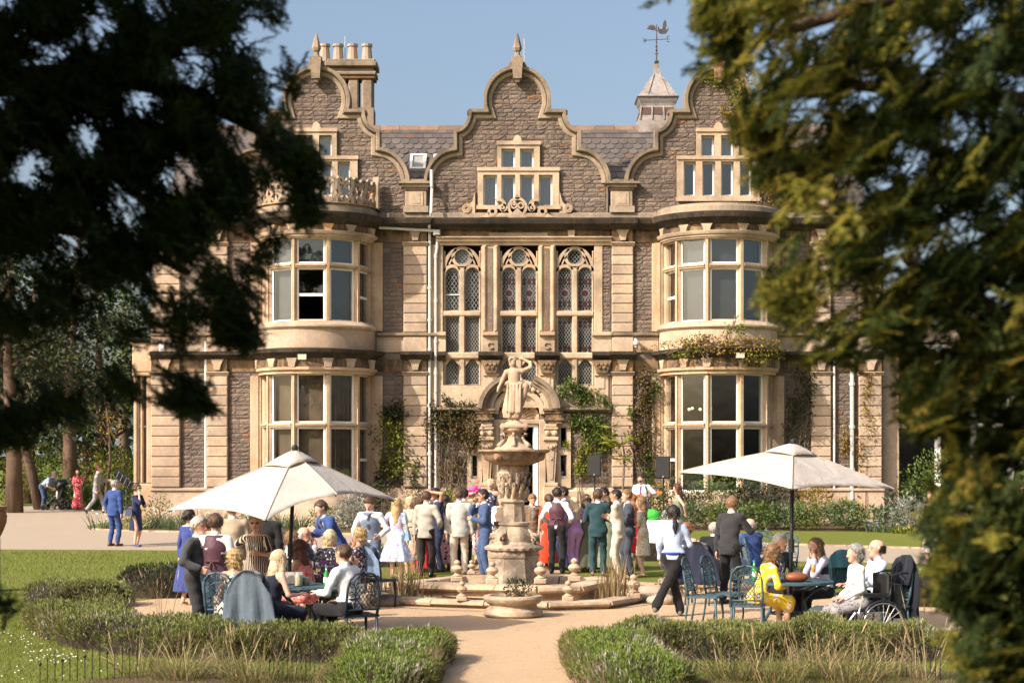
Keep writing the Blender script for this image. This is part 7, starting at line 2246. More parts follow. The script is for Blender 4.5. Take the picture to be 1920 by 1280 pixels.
def hand_template(curl):
 """palm, four unequal bent fingers and a thumb; wrist at the origin, fingers along +z, palm facing -y, thumb at +x"""
 V,F=[],[]
 def tube(pts,rs,n=5):
  b=len(V)
  for i,p in enumerate(pts):
   p=Vector(p);t=(Vector(pts[min(i+1,len(pts)-1)])-Vector(pts[max(i-1,0)])).normalized()
   a=Vector((1,0,0))if abs(t.x)<.8 else Vector((0,1,0));u=t.cross(a).normalized();w=t.cross(u)
   for k in range(n):
    an=2*PI*k/n;V.append(p+(u*math.cos(an)+w*math.sin(an))*rs[i])
  for i in range(len(pts)-1):
   for k in range(n):F.append((b+i*n+k,b+i*n+(k+1)%n,b+(i+1)*n+(k+1)%n,b+(i+1)*n+k))
 b=len(V)
 for z,w,t in((-.02,.024,.02),(.02,.032,.018),(.06,.042,.016),(.095,.041,.013)):
  for x,y in((-1,-.6),(-.6,-1),(.6,-1),(1,-.6),(1,.6),(.6,1),(-.6,1),(-1,.6)):V.append(Vector((x*w,y*t,z)))
 for i in range(3):
  for k in range(8):F.append((b+i*8+k,b+i*8+(k+1)%8,b+(i+1)*8+(k+1)%8,b+(i+1)*8+k))
 for x,L in((.029,.072),(.010,.08),(-.010,.074),(-.029,.058)):
  p=Vector((x,0,.09));pts=[p];a=0
  for s,seg in enumerate((.45,.32,.23)):
   a+=curl*(.5,1.0,.8)[s];pts.append(pts[-1]+Vector((x*.12,-math.sin(a),math.cos(a)))*L*seg)
  tube(pts,[.0095,.0092,.0082,.005])
 tube([(.028,-.004,.02),(.052,-.018,.045),(.06,-.03-.01*curl,.075),(.056,-.038-.02*curl,.1)],[.015,.012,.0105,.006])
 return np.array([tuple(v)for v in V]),np.array(F)
HANDS={'relaxed':hand_template(.35),'grip':hand_template(1.0),'flat':hand_template(.12)}
SKIN={'light':(.60,.36,.26),'pink':(.62,.34,.25),'tan':(.45,.25,.165),'dark':(.30,.16,.10)}
def skin_mat(k):return plain('skin_'+k,SKIN[k],.5,var=.07,scale=12,spec=.35)
HAIR={'blonde':(.46,.31,.14),'pale':(.60,.47,.29),'brown':(.085,.045,.025),'dark':(.022,.015,.012),'ginger':(.27,.10,.035),'grey':(.30,.28,.26),'white':(.58,.55,.50),'light_brown':(.22,.125,.06),'auburn':(.10,.032,.02),'silver':(.42,.38,.33)}
def hair_mat(k):
 key='hair_'+k
 if key in MATS:return MATS[key]
 m,n,l,b=newmat(key);c=HAIR[k]
 f=noise(n,l,6,5,.7,coords(n,l,'Object',(14,14,2.2)))
 l.new(ramp(n,l,f,[(.28,[x*.5 for x in c]),(.55,c),(.8,[min(1,x*1.45)for x in c])]),b.inputs['Base Color'])
 b.inputs['Roughness'].default_value=.42;b.inputs['Specular IOR Level'].default_value=.4
 bump(n,l,b,f,.9,.012);MATS[key]=m
 return m
def cloth(name,col,pattern=None,cols=(),scale=9.0,rough=.85):
 key='cloth_'+name
 if key in MATS:return MATS[key]
 m,n,l,b=newmat(key)
 v=coords(n,l);f=noise(n,l,5,4,.6,v);w=noise(n,l,170,2,.5,v)
 c=ramp(n,l,f,[(.3,[x*.86 for x in col]),(.7,[min(1,x*1.1)for x in col])])
 def step(val,lo,hi):return ramp(n,l,val,[(lo,(0,0,0)),(hi,(1,1,1))])
 if pattern=='floral':
  for i,cc in enumerate(cols):
   vt=n.new('ShaderNodeTexVoronoi');vt.inputs['Scale'].default_value=scale*(1,1.35,1.9)[i%3]
   mp=n.new('ShaderNodeMapping');mp.inputs['Location'].default_value=(i*3.7,i*1.9,i*2.3);l.new(v,mp.inputs[0])
   ad=n.new('ShaderNodeVectorMath');ad.operation='ADD';nz=n.new('ShaderNodeTexNoise');nz.inputs['Scale'].default_value=scale*3
   l.new(mp.outputs[0],nz.inputs['Vector']);sc_=n.new('ShaderNodeVectorMath');sc_.operation='SCALE';sc_.inputs['Scale'].default_value=.55/scale
   l.new(nz.outputs['Color'],sc_.inputs[0]);l.new(mp.outputs[0],ad.inputs[0]);l.new(sc_.outputs[0],ad.inputs[1]);l.new(ad.outputs[0],vt.inputs['Vector'])
   c=mixc(n,l,ramp(n,l,vt.outputs['Distance'],[(.30-.05*i,(1,1,1)),(.40-.05*i,(0,0,0))]),c,cc)
 elif pattern in('stripe','hstripe','zigzag','check','pinstripe'):
  sp=n.new('ShaderNodeSeparateXYZ');l.new(v,sp.inputs[0])
  def wave(sock,s,add=None):
   mu=n.new('ShaderNodeMath');mu.operation='MULTIPLY';l.new(sock,mu.inputs[0]);mu.inputs[1].default_value=s
   src=mu.outputs[0]
   if add is not None:
    a_=n.new('ShaderNodeMath');a_.operation='ADD';l.new(src,a_.inputs[0]);l.new(add,a_.inputs[1]);src=a_.outputs[0]
   si=n.new('ShaderNodeMath');si.operation='SINE';l.new(src,si.inputs[0]);return si.outputs[0]
  if pattern in('stripe','pinstripe'):
  # stripes run down the cloth: by the angle round the body
   at=n.new('ShaderNodeMath');at.operation='ARCTAN2';l.new(sp.outputs[1],at.inputs[0]);l.new(sp.outputs[0],at.inputs[1])
   s=wave(at.outputs[0],scale)
  elif pattern=='hstripe':s=wave(sp.outputs[2],scale)
  elif pattern=='zigzag':
   tr=n.new('ShaderNodeMath');tr.operation='PINGPONG';l.new(sp.outputs[0],tr.inputs[0]);tr.inputs[1].default_value=.06
   mu=n.new('ShaderNodeMath');mu.operation='MULTIPLY';l.new(tr.outputs[0],mu.inputs[0]);mu.inputs[1].default_value=scale*1.2
   s=wave(sp.outputs[2],scale,mu.outputs[0])
  else:
   s=wave(sp.outputs[2],scale);s2=wave(sp.outputs[0],scale)
   c=mixc(n,l,step(s2,.75,.85),c,cols[0])
  c=mixc(n,l,step(s,(.15 if pattern!='check' else.75),(.3 if pattern!='check' else.85)),c,cols[0])
 l.new(c,b.inputs['Base Color']);b.inputs['Roughness'].default_value=rough;b.inputs['Specular IOR Level'].default_value=.2
 b.inputs['Sheen Weight'].default_value=.15
 bump(n,l,b,noise(n,l,16,4,.6,v,.6),.45,.02)
 MATS[key]=m
 return m
ARMS={'down':(.25,.03,-.10),'bent':(.23,.20,.10),'hold':(.12,.28,.22),'drink':(.05,.19,.54),'hip':(.20,-.02,.10),'pocket':(.215,.05,-.04),'clasp':(.04,.24,.12),'face':(.06,.14,.50),
'brow':(.11,.15,.72),'chin':(.07,.15,.47),'table':(.16,.36,.17),'cross':(-.07,.19,.25),'lap':(.08,.25,.06),'forward':(.17,.42,.24),'low':(.22,.16,-.06),'guitar_neck':(.34,.22,.26),'strum':(.02,.24,.13),'reach_down':(.12,.50,-.1),'wide':(.42,.16,.18),'behind':(.14,-.16,.02)}
def ik(a,t,l1,l2,pole):
 a,t,pole=Vector(a),Vector(t),Vector(pole)
 d=t-a;L=d.length;mx=(l1+l2)*.995
 if L>mx:t=a+d*(mx/L);d=t-a;L=mx
 L=max(L,.05)
 x=(l1*l1-l2*l2+L*L)/(2*L);h=math.sqrt(max(l1*l1-x*x,0))
 u=d/L;p=pole-u*pole.dot(u)
 p=p.normalized()if p.length>1e-6 else Vector((0,1,0))
 return a+u*x+p*h,t
def person(px,d,H,rz,label,sex='m',arms=('down','down'),legs='stand',lean=4,tilt=0,head=(0,0),skin='light',hair='short',hcol='brown',top=None,bottom=None,dress=None,shoes='brown_shoe',tie=None,
z=None,vest=None,extra=(),group=None,seat=.45,elbows=(None,None),foot=None,bulk=1.0,bun=None,dx=0,collar=True):
 S=H/1.75
 rg=np.random.default_rng(abs(hash(label))%65536 if False else sum(map(ord,label)))
 fem=sex=='f'
 sit=legs=='sit'
 Pz=(seat+.095)/S if sit else.95
 if legs=='walk':Pz=.935
 P=Vector((0,0,Pz))
 l=R(lean);u=Vector((math.sin(R(tilt)),-math.sin(l),math.cos(l))).normalized()
 fwd=Vector((0,-math.cos(l),-math.sin(l)))
 shw=(.158 if fem else.183)*(1+(bulk-1)*.4)
 waist=P+u*.17;chest=P+u*.33;N=P+u*.515
 hy,hp=R(head[0]),R(head[1])
 face=Vector((math.sin(hy)*math.cos(hp),-math.cos(hy)*math.cos(hp),-math.sin(hp)))
 # the neck carries the head a little forward
 Hc=N+(u*.5+Vector((0,0,1))*.5).normalized()*.15+Vector((face.x,face.y,0))*.012+Vector((0,0,-abs(math.sin(hp))*.012))
 side=Vector((0,0,1)).cross(-face).normalized()if False else Vector((math.cos(hy),math.sin(hy),0))
 upv=side.cross(-face)if False else face.cross(side)*-1
 if upv.z<0:upv=-upv
 sh={s:N-u*.065+Vector((s*shw,0,0))for s in(1,-1)}
 hip={s:P+Vector((s*(.095 if fem else.09),0,-.03))for s in(1,-1)}
 elb,wri,knee,ank={},{},{},{}
 for i,s in enumerate((1,-1)):
  t=arms[i];t=ARMS[t]if isinstance(t,str)else t
  tgt=P+Vector((s*t[0],0,0))+Vector((0,-1,0))*t[1]+Vector((0,0,t[2]))+(u-Vector((0,0,1)))*max(0,t[2])*.8
  pole=elbows[i]or((s*.6,.6,-.6)if arms[i]not in('hip',)else(s*1.0,.5,0))
  if arms[i]=='hip':pole=(s*1.0,.35,.0)
  if arms[i]in('chin',):pole=(s*.3,-.3,-1)
  elb[s],wri[s]=ik(sh[s],tgt,.285,.25,pole)
  if sit:tk=(s*.10,-.40,max(.08,.09));kp=(s*.15,-.6,1)
  elif legs=='walk':tk=(s*.07,-.27 if s>0 else.34,.09 if s>0 else.16);kp=(0,-1,.1)
  elif legs=='cross':tk=(s*.02,-.08*s,.09);kp=(s*.2,-1,0)
  elif legs=='wide':tk=(s*.17,-.02,.09);kp=(s*.2,-1,0)
  else:tk=(s*(.075 if fem else.105),.03*s,.09);kp=(s*.15,-1,0)
  if foot:tk=foot[i]
  knee[s],ank[s]=ik(hip[s],tk,.43,.42,kp)
 nf=(np.array((0.,-math.cos(l),-math.sin(l))),1.42)
 T=lambda v:tuple(Vector(v)*S)
 def cone(a,b,ra,rb,k=.03,flat=None):return('cone',T(a),T(b),ra*S,rb*S,flat,k*S)
 def torso(e,shoulder=True,bust=True):
  b=bulk
  r=(.118 if fem else.122)*b
  out=[cone(hip[1]+Vector((-.02,0,.03)),hip[-1]+Vector((.02,0,.03)),(.11 if fem else.10)*b+e,(.11 if fem else.10)*b+e,.04,(nf[0],1.25)),
  cone(P,waist,r+e,((.098 if fem else.116)*b)+e,.05,nf),cone(waist,chest,((.098 if fem else.116)*b)+e,(.12 if fem else.142)*b+e,.05,nf),cone(chest,N-u*.06,(.12 if fem else.142)*b+e,.085+e,.05,nf)]
  if bulk>1.05:out.append(cone(P+u*.08+fwd*.05,waist+fwd*.06,.09*b+e,.09*b+e,.06))
  if fem and bust:
   for s in(1,-1):out.append(cone(chest+Vector((s*.06,0,0))+fwd*.075-u*.03,chest+Vector((s*.06,0,0))+fwd*.06,.052+e*.7,.05+e*.7,.04))
  if shoulder:out.append(cone(sh[1]-Vector((.03,0,.0)),sh[-1]+Vector((.03,0,.0)),.052+e,.052+e,.05))
  return out
 def arm(s,e,upto=1.0,cuff=None):
  out=[cone(sh[s],elb[s],.05*(.88 if fem else 1)*(bulk**.5)+e,.039*(.9 if fem else 1)+e,.03)]
  if upto>.5:
   w=elb[s].lerp(wri[s],(upto-.5)*2);out.append(cone(elb[s],w,.039*(.9 if fem else 1)+e,(cuff or.028)*(.92 if fem else 1)+e,.02))
  else:
   out=[cone(sh[s],sh[s].lerp(elb[s],upto*2),.05*(.88 if fem else 1)+e,.045+e,.03)]
  return out
 def leg(s,e,upto=1.0,w=1.0,hem=None):
  out=[cone(hip[s],knee[s],.082*w*(bulk**.5)+e,.056*w+e,.035)]
  if upto>.5:
   a=knee[s].lerp(ank[s],(upto-.5)*2);out.append(cone(knee[s],a,.056*w+e,(hem or.038)*w+e,.025))
  return out
  # ---- body: one continuous skin from the head to the ankles
 fn=face;
 body=torso(0)+[cone(N-u*.04,Hc,.056 if not fem else.046,.052 if not fem else.045,.03),
 cone(Hc+upv*.022-fn*.012,Hc+upv*.026+fn*.008,.094,.092,.02),cone(Hc-upv*.01+fn*.03,Hc-upv*.082+fn*.058,.07,.04 if fem else.047,.03),
 cone(Hc+upv*.0+fn*.095,Hc-upv*.03+fn*.116,.012,.017,.012)]
 for s in(1,-1):
  body+=[cone(Hc+side*s*.09-upv*.005,Hc+side*s*.095+upv*.02,.014,.017,.01)]
  body+=arm(s,0)+leg(s,0)
 hc=np.array(T(Hc))
 h=.0235
 V,F=sdf_mesh('person',body,h,fine=[(hc[0]-.11,hc[0]+.11,.0138),(hc[1]-.13,hc[1]+.12,.0138),(hc[2]-.14,hc[2]+.13,.0125)])
 parts=[(V,F)]
 for i,s in enumerate((1,-1)):
  a=arms[i]
  kind='grip' if a in('hold','drink','guitar_neck','strum','clasp')else('relaxed')
  hv,hf=HANDS[kind]
  zx=(wri[s]-elb[s]).normalized()
  if a in('table','lap'):zx=(zx+Vector((0,-.4,.35))).normalized()
  if a in('hip',):zx=(zx+Vector((-s*.2,-.3,-.6))).normalized()
  if a in('chin','face'):zx=(zx*.5+Vector((0,.25,1))).normalized()
  inward=Vector((-s,0,0))if abs(zx.x)<.8 else Vector((0,-1,0))
  if a in('table','lap'):inward=Vector((0,0,-1))
  pn=(inward-zx*inward.dot(zx)).normalized()  # palm normal
  xx=zx.cross(pn)*(1 if s<0 else 1)
  thumb=Vector((0,-.8,.5));xx=xx if xx.dot(thumb)>0 else-xx
  A=np.array([tuple(xx),tuple(-pn),tuple(zx)])
  hv2=(hv*(.92 if fem else 1.0))@A+np.array(tuple(wri[s]))
  parts.append((hv2*S,hf if np.linalg.det(A)>0 else hf[:,::-1]))
 V,F=join_np(parts)
 x=gx(px,d)+dx
 zz=ground_z(d)if z is None else z
 o=link_mesh('person',np_mesh('person',V,F,True),skin_mat(skin),None,(x,d,zz),R(rz));tag(o,label,'person',group)
 def part(name,prims,mat,h=.02,clips=(),warp=None):
  V,F=sdf_mesh(name,prims,h,clips,warp)
  if len(F)==0:return None
  return link_mesh(name,np_mesh(name,V,F,True),mat,o)
 ph=float(rg.uniform(0,6))
 wr=(.0062*S,23.0,ph)
 up_clip=lambda p,nrm,sgn=1:(tuple(sgn*c for c in nrm),sgn*float(Vector(nrm).dot(Vector(T(p)))))
 sleeve_h=.019
 # ---- lower half
 if bottom is not None:
  tr=[]
  for s in(1,-1):tr+=leg(s,.015,.985,1.0,.047 if not fem else.06)
  tr+=[cone(hip[1]+Vector((-.015,0,.03)),hip[-1]+Vector((.015,0,.03)),.112*bulk+.006,.112*bulk+.006,.04,(nf[0],1.2)),cone(P,P+u*.1,.128*bulk,.125*bulk,.04,nf)]
  if legs=='flare':pass
  part('trousers',tr,bottom,.0235,[up_clip(P+u*.115,u)],wr)
  # ---- upper half
 if top is not None:
  kind,mat=top[0],top[1]
  if kind=='jacket':
   j=torso(.022)
   if not sit:
    hem=P-u*.17
    j+=[cone(waist,hem,.125*bulk+.012,.152*bulk+.012,.05,(nf[0],1.3))]
   else:j+=[cone(waist,P+Vector((0,.03,-.06)),.13*bulk,.155*bulk,.05,(nf[0],1.15))]
   for s in(1,-1):j+=arm(s,.018,.97,.036)
   c=[up_clip(N+u*.012,u)]
   if not sit:c.append(up_clip(P-u*.16,u,-1))
   part('jacket',j,mat,sleeve_h,c,wr)
   if collar:
    part('shirt_collar',[cone(N-u*.03,N+u*.045,.072 if not fem else.06,.062 if not fem else.052,.02)],MATS_WHITE,.014,[up_clip(N+u*.05,u)])
  elif kind in('shirt','blouse','tee'):
   j=torso(.014)
   up={'shirt':.96,'blouse':.96,'tee':.3}[kind]if len(top)<3 else top[2]
   for s in(1,-1):j+=arm(s,.013,up,.034)
   if kind!='shirt' or vest is None:j+=[cone(waist,P-u*.03,.12*bulk,.132*bulk,.05,(nf[0],1.3))]
   part('shirt' if kind!='blouse' else 'blouse',j,mat,sleeve_h,[up_clip(N+u*.012,u),up_clip(P-u*.06,u,-1)],wr)
   if collar:part('shirt_collar',[cone(N-u*.03,N+u*.045,.07 if not fem else.058,.062 if not fem else.052,.02)],mat,.014,[up_clip(N+u*.05,u)])
 if vest is not None:
  v_=torso(.024,False)+[cone(N-u*.05+Vector((.1,0,0)),N-u*.05+Vector((-.1,0,0)),.058,.058,.05)]
  part('waistcoat',v_,vest,.019,[up_clip(N-u*.0,u),up_clip(P+u*(.02 if not sit else.0),u,-1)]+[((s,0,0),(shw-.035)*S)for s in()]+[((1,0,0),(shw-.012)*S),((-1,0,0),(shw-.012)*S)])
 if dress is not None:
  mat,length,sleeve,flare=dress[:4]
  j=torso(.012,sleeve>0)
  if sleeve>0:
   for s in(1,-1):j+=arm(s,.014,sleeve,.036)
  else:
   for s in(1,-1):j+=[cone(chest+Vector((s*.07,0,.06)),N+Vector((s*.085,0,-.03)),.05,.035,.03,nf)]
  if not sit:
   hemz=P-Vector((0,0,1))*(length*.95)
   n_r=6
   rad=[.112*S*bulk,.145*S*bulk,(.15+.25*(flare-.15))*S,(.15+.55*(flare-.15))*S,(.15+.8*(flare-.15))*S,flare*S]
   cl=[]
   part('dress',j+[('skirt',T(waist-u*.02),T(hemz),rad,(.035 if flare<.22 else.07,7,ph),1.22,.03)],mat,.019,[up_clip(N-u*(.03 if sleeve>0 else.02),u)])
  else:
   for s in(1,-1):
    j+=[cone(hip[s],knee[s],.105,.085,.06)]
    if length>.5:j+=[cone(knee[s],knee[s].lerp(ank[s],min(1,(length-.45)*1.8)),.085,.1,.06)]
   j+=[cone((hip[1]+hip[-1])/2,(knee[1]+knee[-1])/2,.1,.08,.06)]
   part('dress',j,mat,.019,[up_clip(N-u*(.03 if sleeve>0 else.02),u)],wr)
   # ---- shoes
 shm=SHOES[shoes]
 for s in(1,-1):
  a=ank[s];tip=Vector((s*.03,-1,0)).normalized()
  if legs=='walk' and s<0 and not foot:tip=Vector((0,-.45,-.9)).normalized()
  if fem and shoes in('nude_heel','blue_heel','white_heel','black_heel'):
   pr=[cone(a-Vector((0,0,.035))-tip*.03,a+tip*.16-Vector((0,0,.07)),.028,.026,.02),cone(a-tip*.045-Vector((0,0,.03)),a-tip*.045-Vector((0,0,.085)),.022,.009,.01)]
  else:
   up_=Vector((0,0,1))if abs(tip.z)<.5 else Vector((0,-.8,.4))
   pr=[cone(a-up_*.045-tip*.05,a-up_*.05+tip*.17,.038,.034,.02),cone(a-tip*.02,a-up_*.04,.045,.04,.02)]
  V,F=sdf_mesh('shoe',pr,.021,[((0,0,-1),-.004)])
  if len(F):link_mesh('shoe',np_mesh('shoe',V,F,True),shm,o)
  # ---- hair
 hm=hair_mat(hcol)
 cap=[cone(Hc+upv*.03-fn*.02,Hc+upv*.034+fn*.005,.105,.102,.01)]
 front=lambda off:(tuple(fn),float(Vector(T(Hc)).dot(fn))+off*S)
 pl_n=(fn*.78-upv*.62).normalized()
 wv=(.003*S,55.0,ph)
 if hair in('short','crop'):
  e=0 if hair=='short' else-.006
  q=[cone(Hc+upv*.03-fn*.02,Hc+upv*.038+fn*.008,.104+e,.101+e,.01)]
  if hair=='short':q.append(cone(Hc+upv*.085+fn*.055,Hc+upv*.10-fn*.02,.04,.05,.03))
  part('hair',q,hm,.0135,[(tuple(pl_n),float(Vector(T(Hc+upv*.045+fn*.06)).dot(pl_n))),(tuple(-upv),-float(Vector(T(Hc-upv*.055)).dot(upv)))],wv)
 elif hair=='bald':
  part('hair',[cone(Hc-upv*.0-fn*.028,Hc+upv*.01-fn*.02,.098,.096,.01)],hm,.0135,[(tuple(upv),float(Vector(T(Hc+upv*.04)).dot(upv))),front(.0),(tuple(-upv),-float(Vector(T(Hc-upv*.06)).dot(upv)))],wv)
 else:
  q=[cone(Hc+upv*.03-fn*.02,Hc+upv*.036+fn*.004,.106,.104,.01)]
  cl=[front(.062)]
  if hair in('bob','curly_bob'):
   for s in(1,-1):q.append(cone(Hc+side*s*.075+upv*.0-fn*.015,Hc+side*s*.08-upv*.09-fn*.02,.045,.04,.03))
   q.append(cone(Hc+upv*.0-fn*.05,Hc-upv*.09-fn*.055,.085,.06,.03));cl=[front(.066)]
  if hair in('long','wavy'):
   Lh=.36 if hair=='long' else.33
   bk=-fn*.075;dn=Vector((0,0,-1))*.8-u*.2
   q.append(cone(Hc-fn*.04,Hc+bk+dn*.16,.09,.085,.03,(np.array(tuple(fn)),1.25)));q.append(cone(Hc+bk+dn*.14,Hc+bk-fn*.03+dn*Lh,.09,.06,.04,(np.array(tuple(fn)),1.5)))
   for s in(1,-1):
    q.append(cone(Hc+side*s*.078+upv*.0,Hc+side*s*.09+dn*.17+fn*.0,.036,.04,.03));q.append(cone(Hc+side*s*.09+dn*.16,Hc+side*s*.085+dn*(Lh-.04)-fn*.04,.04,.025,.03))
  if hair in('bun','updo'):
   q.append(cone(Hc-fn*.115+upv*(.0 if hair=='bun' else.04),Hc-fn*.125-upv*(.015 if hair=='bun' else-.06),.052,.045,.02))
  if hair=='pony':
   c0=Hc-fn*.11+upv*.03
   q.append(cone(c0,c0-fn*.03,.03,.03,.015));q.append(cone(c0-fn*.03,c0-fn*.035+Vector((0,0,-.24)),.03,.036,.02));q.append(cone(c0-fn*.035+Vector((0,0,-.22)),c0-fn*.02+Vector((0,0,-.46)),.036,.014,.02))
  if hair in('curly','curly_bob'):wv=(.009*S,60.0,ph)
  if hair=='curly':q.append(cone(Hc+upv*.04-fn*.03,Hc-upv*.03-fn*.05,.112,.09,.02))
  # cut the hair away from the face: below the fringe line nothing lies in front of the ears
  fp=(fn*.90-upv*.43).normalized()
  cl2=(tuple(fp),float(Vector(T(Hc+upv*.062+fn*.068)).dot(fp)))
  if hair in('long','wavy','bob','curly_bob'):
   part('hair',q[:1],hm,.0135,[cl2],wv)
   part('hair_lengths',q[1:],hm,.015,[front(.045)],wv)
  else:
   part('hair',q,hm,.0135,[cl2],wv)
   # ---- loose strands over the hair
 for ch in[c_ for c_ in o.children if c_.name.split('.')[0]in('hair','hair_lengths')]:
  k=len(ch.data.vertices);co=np.empty(k*3,np.float32);ch.data.vertices.foreach_get('co',co);co=co.reshape(-1,3)
  nr=np.empty(k*3,np.float32);ch.data.vertices.foreach_get('normal',nr);nr=nr.reshape(-1,3)
  cnt=min(k,260);ix=RNG.integers(0,k,cnt)
  lg=(.035 if hair in('short','crop','bald')else.075)*S
  dv_=nr[ix]*(.55 if hair in('short','crop','curly','curly_bob')else.2)+np.array([0,0,-.75])+RNG.normal(size=(cnt,3))*.25
  tv,tf=tri_np(co[ix]-nr[ix]*.002,dv_,RNG.uniform(.5,1.2,cnt)*lg,.009*S)
  link_mesh('hair_strands',np_mesh('hair_strands',tv,tf),hm,o)
  # ---- face details
 if math.cos(R(rz))*1+0>-2:
  m=MB()
  for s in(1,-1):
   c=Hc+side*s*.034+upv*.012+fn*.086
   m.ball(T(c),.0105*S,6,4,sz=.6)
   m.tube([T(Hc+side*s*.018+upv*.033+fn*.093),T(Hc+side*s*.05+upv*.034+fn*.083)],.0045*S,4)
  m.build('eyes',plain('eye_dark',(.045,.03,.025),.4),o)
  m=MB();m.tube([T(Hc-upv*.055+fn*.094-side*.022),T(Hc-upv*.057+fn*.102),T(Hc-upv*.055+fn*.094+side*.022)],.006*S,5);m.build('mouth',plain('lips',(.36,.13,.11),.5),o)
 ctx=dict(S=S,P=P,u=u,N=N,Hc=Hc,fn=fn,upv=upv,side=side,sh=sh,elb=elb,wri=wri,chest=chest,waist=waist,fwd=fwd,T=T,o=o,part=part,cone=cone,knee=knee,hip=hip,bulk=bulk,ank=ank)
 if tie is not None:
  m=MB();b_=.142*bulk/1.42+.022
  def cp(xo,t,e):
   c=P+u*t;rr=np.interp(t,[.1,.2,.33,.45,.52],[.118,.112,.125,.105,.075])*(bulk if t<.45 else 1);return T(c+Vector((xo,0,0))+fwd*(rr*.98+e-.35*abs(xo)))
  pts=[(.055,.505),(.05,.45),(.035,.36),(.0,.24),(-.035,.36),(-.05,.45),(-.055,.505)]
  if top and top[0]=='jacket':
   v=[cp(a,t,.012)for a,t in pts]+[cp(a,t,-.03)for a,t in pts]
   n=len(pts);m.add(v,[tuple(range(n)),tuple(reversed(range(n,2*n)))]+[(i,n+i,n+(i+1)%n,(i+1)%n)for i in range(n)]);m.build('shirt_front',MATS_WHITE,o)
  m=MB();tp=[(.022,.5),(.016,.47),(.034,.26),(.0,.22),(-.034,.26),(-.016,.47),(-.022,.5)]
  v=[cp(a,t,.022)for a,t in tp]+[cp(a,t,.0)for a,t in tp];n=len(tp)
  m.add(v,[tuple(range(n)),tuple(reversed(range(n,2*n)))]+[(i,n+i,n+(i+1)%n,(i+1)%n)for i in range(n)]);m.build('tie',tie,o)
 for e in extra:
  EXTRA[e[0]](ctx,*e[1:])
 return o
MATS_WHITE=cloth('white_shirt',(.74,.73,.74))
SHOES={'brown_shoe':plain('brown_leather',(.16,.065,.03),.4),'black_shoe':plain('black_leather',(.018,.017,.017),.35),'nude_heel':plain('nude_leather',(.5,.33,.24),.4),'blue_heel':plain('blue_leather',(.03,.05,.14),.4),
'white_heel':plain('white_leather',(.65,.62,.58),.4),'black_heel':plain('black_leather',(.018,.017,.017),.35),'grey_shoe':plain('grey_rubber',(.12,.12,.12),.7)}
def ex_shades(c,col=(.012,.012,.012)):
 m=MB();Hc,fn,sd,up,T=c['Hc'],c['fn'],c['side'],c['upv'],c['T']
 for s in(1,-1):
  m.ball(T(Hc+sd*s*.036+up*.014+fn*.094),.026*c['S'],10,6,sy=.45,sx=1.0,sz=.72)
  m.tube([T(Hc+sd*s*.06+up*.02+fn*.085),T(Hc+sd*s*.1+up*.015-fn*.005)],.004*c['S'],4)
 m.tube([T(Hc+sd*.02+up*.02+fn*.105),T(Hc-sd*.02+up*.02+fn*.105)],.004*c['S'],4)
 m.build('sunglasses',plain('dark_lens',col,.15),c['o'])
def ex_specs(c):
 m=MB();Hc,fn,sd,up,T=c['Hc'],c['fn'],c['side'],c['upv'],c['T']
 for s in(1,-1):
  cen=Hc+sd*s*.036+up*.012+fn*.1
  m.tube([T(cen+sd*.026*math.cos(k*PI/5)+up*.02*math.sin(k*PI/5))for k in range(11)],.003*c['S'],4,cap=False)
  m.tube([T(Hc+sd*s*.062+up*.016+fn*.094),T(Hc+sd*s*.1+up*.012-fn*.005)],.003*c['S'],4)
 m.build('glasses',M['black'],c['o'])
def ex_hat(c):
 Hc,fn,sd,up,T,S=c['Hc'],c['fn'],c['side'],c['upv'],c['T'],c['S']
 pink=cloth('pink_hat',(.62,.09,.25))
 ax=(up*.85-fn*.35+sd*.3).normalized();c0=Hc+up*.10
 e1=ax.cross(fn).normalized();e2=ax.cross(e1)
 v,f=[],[];n=28
 for r,hh in((.02,.12),(.1,.115),(.115,.06),(.12,.0),(.2,-.015),(.27,.03),(.275,.035)):
  for k in range(n):
   a=2*PI*k/n;w=1+.04*math.sin(3*a);v.append(T(c0+(e1*math.cos(a)+e2*math.sin(a))*r*w+ax*(hh+(.03*math.sin(2*a+1)if r>.15 else 0))))
 for i in range(6):
  for k in range(n):f.append((i*n+k,i*n+(k+1)%n,(i+1)*n+(k+1)%n,(i+1)*n+k))
 f.append(tuple(range(n)))
 m=MB();m.add(v,f);m.build('hat',pink,c['o'],smooth=True)
 m=MB()
 for k in range(9):
  a=k*.7;m.ball(T(c0+(e1*math.cos(a)+e2*math.sin(a))*.1+ax*(.06+.012*(k%3))),.05*S,8,5,sz=.5)
 m.tube([T(c0+ax*.08+e1*.1),T(c0+ax*.22+e1*.06),T(c0+ax*.3-e1*.02)],.006,4);m.build('hat_flowers',pink,c['o'],smooth=True)
def ex_glass(c,s,col=None,up=True,stem=True):
 """a glass held upright in the hand on side s"""
 w=Vector(c['wri'][s]);e=Vector(c['elb'][s]);p=w+(w-e).normalized()*.09
 o=c['o'];S=c['S']
 mw=Matrix.Translation(o.location)@Matrix.Rotation(o.rotation_euler.z,4,'Z')
 q=mw@(p*S)
 glass(q.x,q.y,q.z-(.09 if up else.16),'glass held by '+o['label'][:70].split(',')[0].lower()if False else c.get('gl',GLASS_LABEL[0]),col,stem,1.25)
GLASS_LABEL=['']
def ex_held(c,s,col,label,stem=True,drop=.09):
 GLASS_LABEL[0]=label;c['gl']=label;ex_glass(c,s,col,drop<.12,stem)
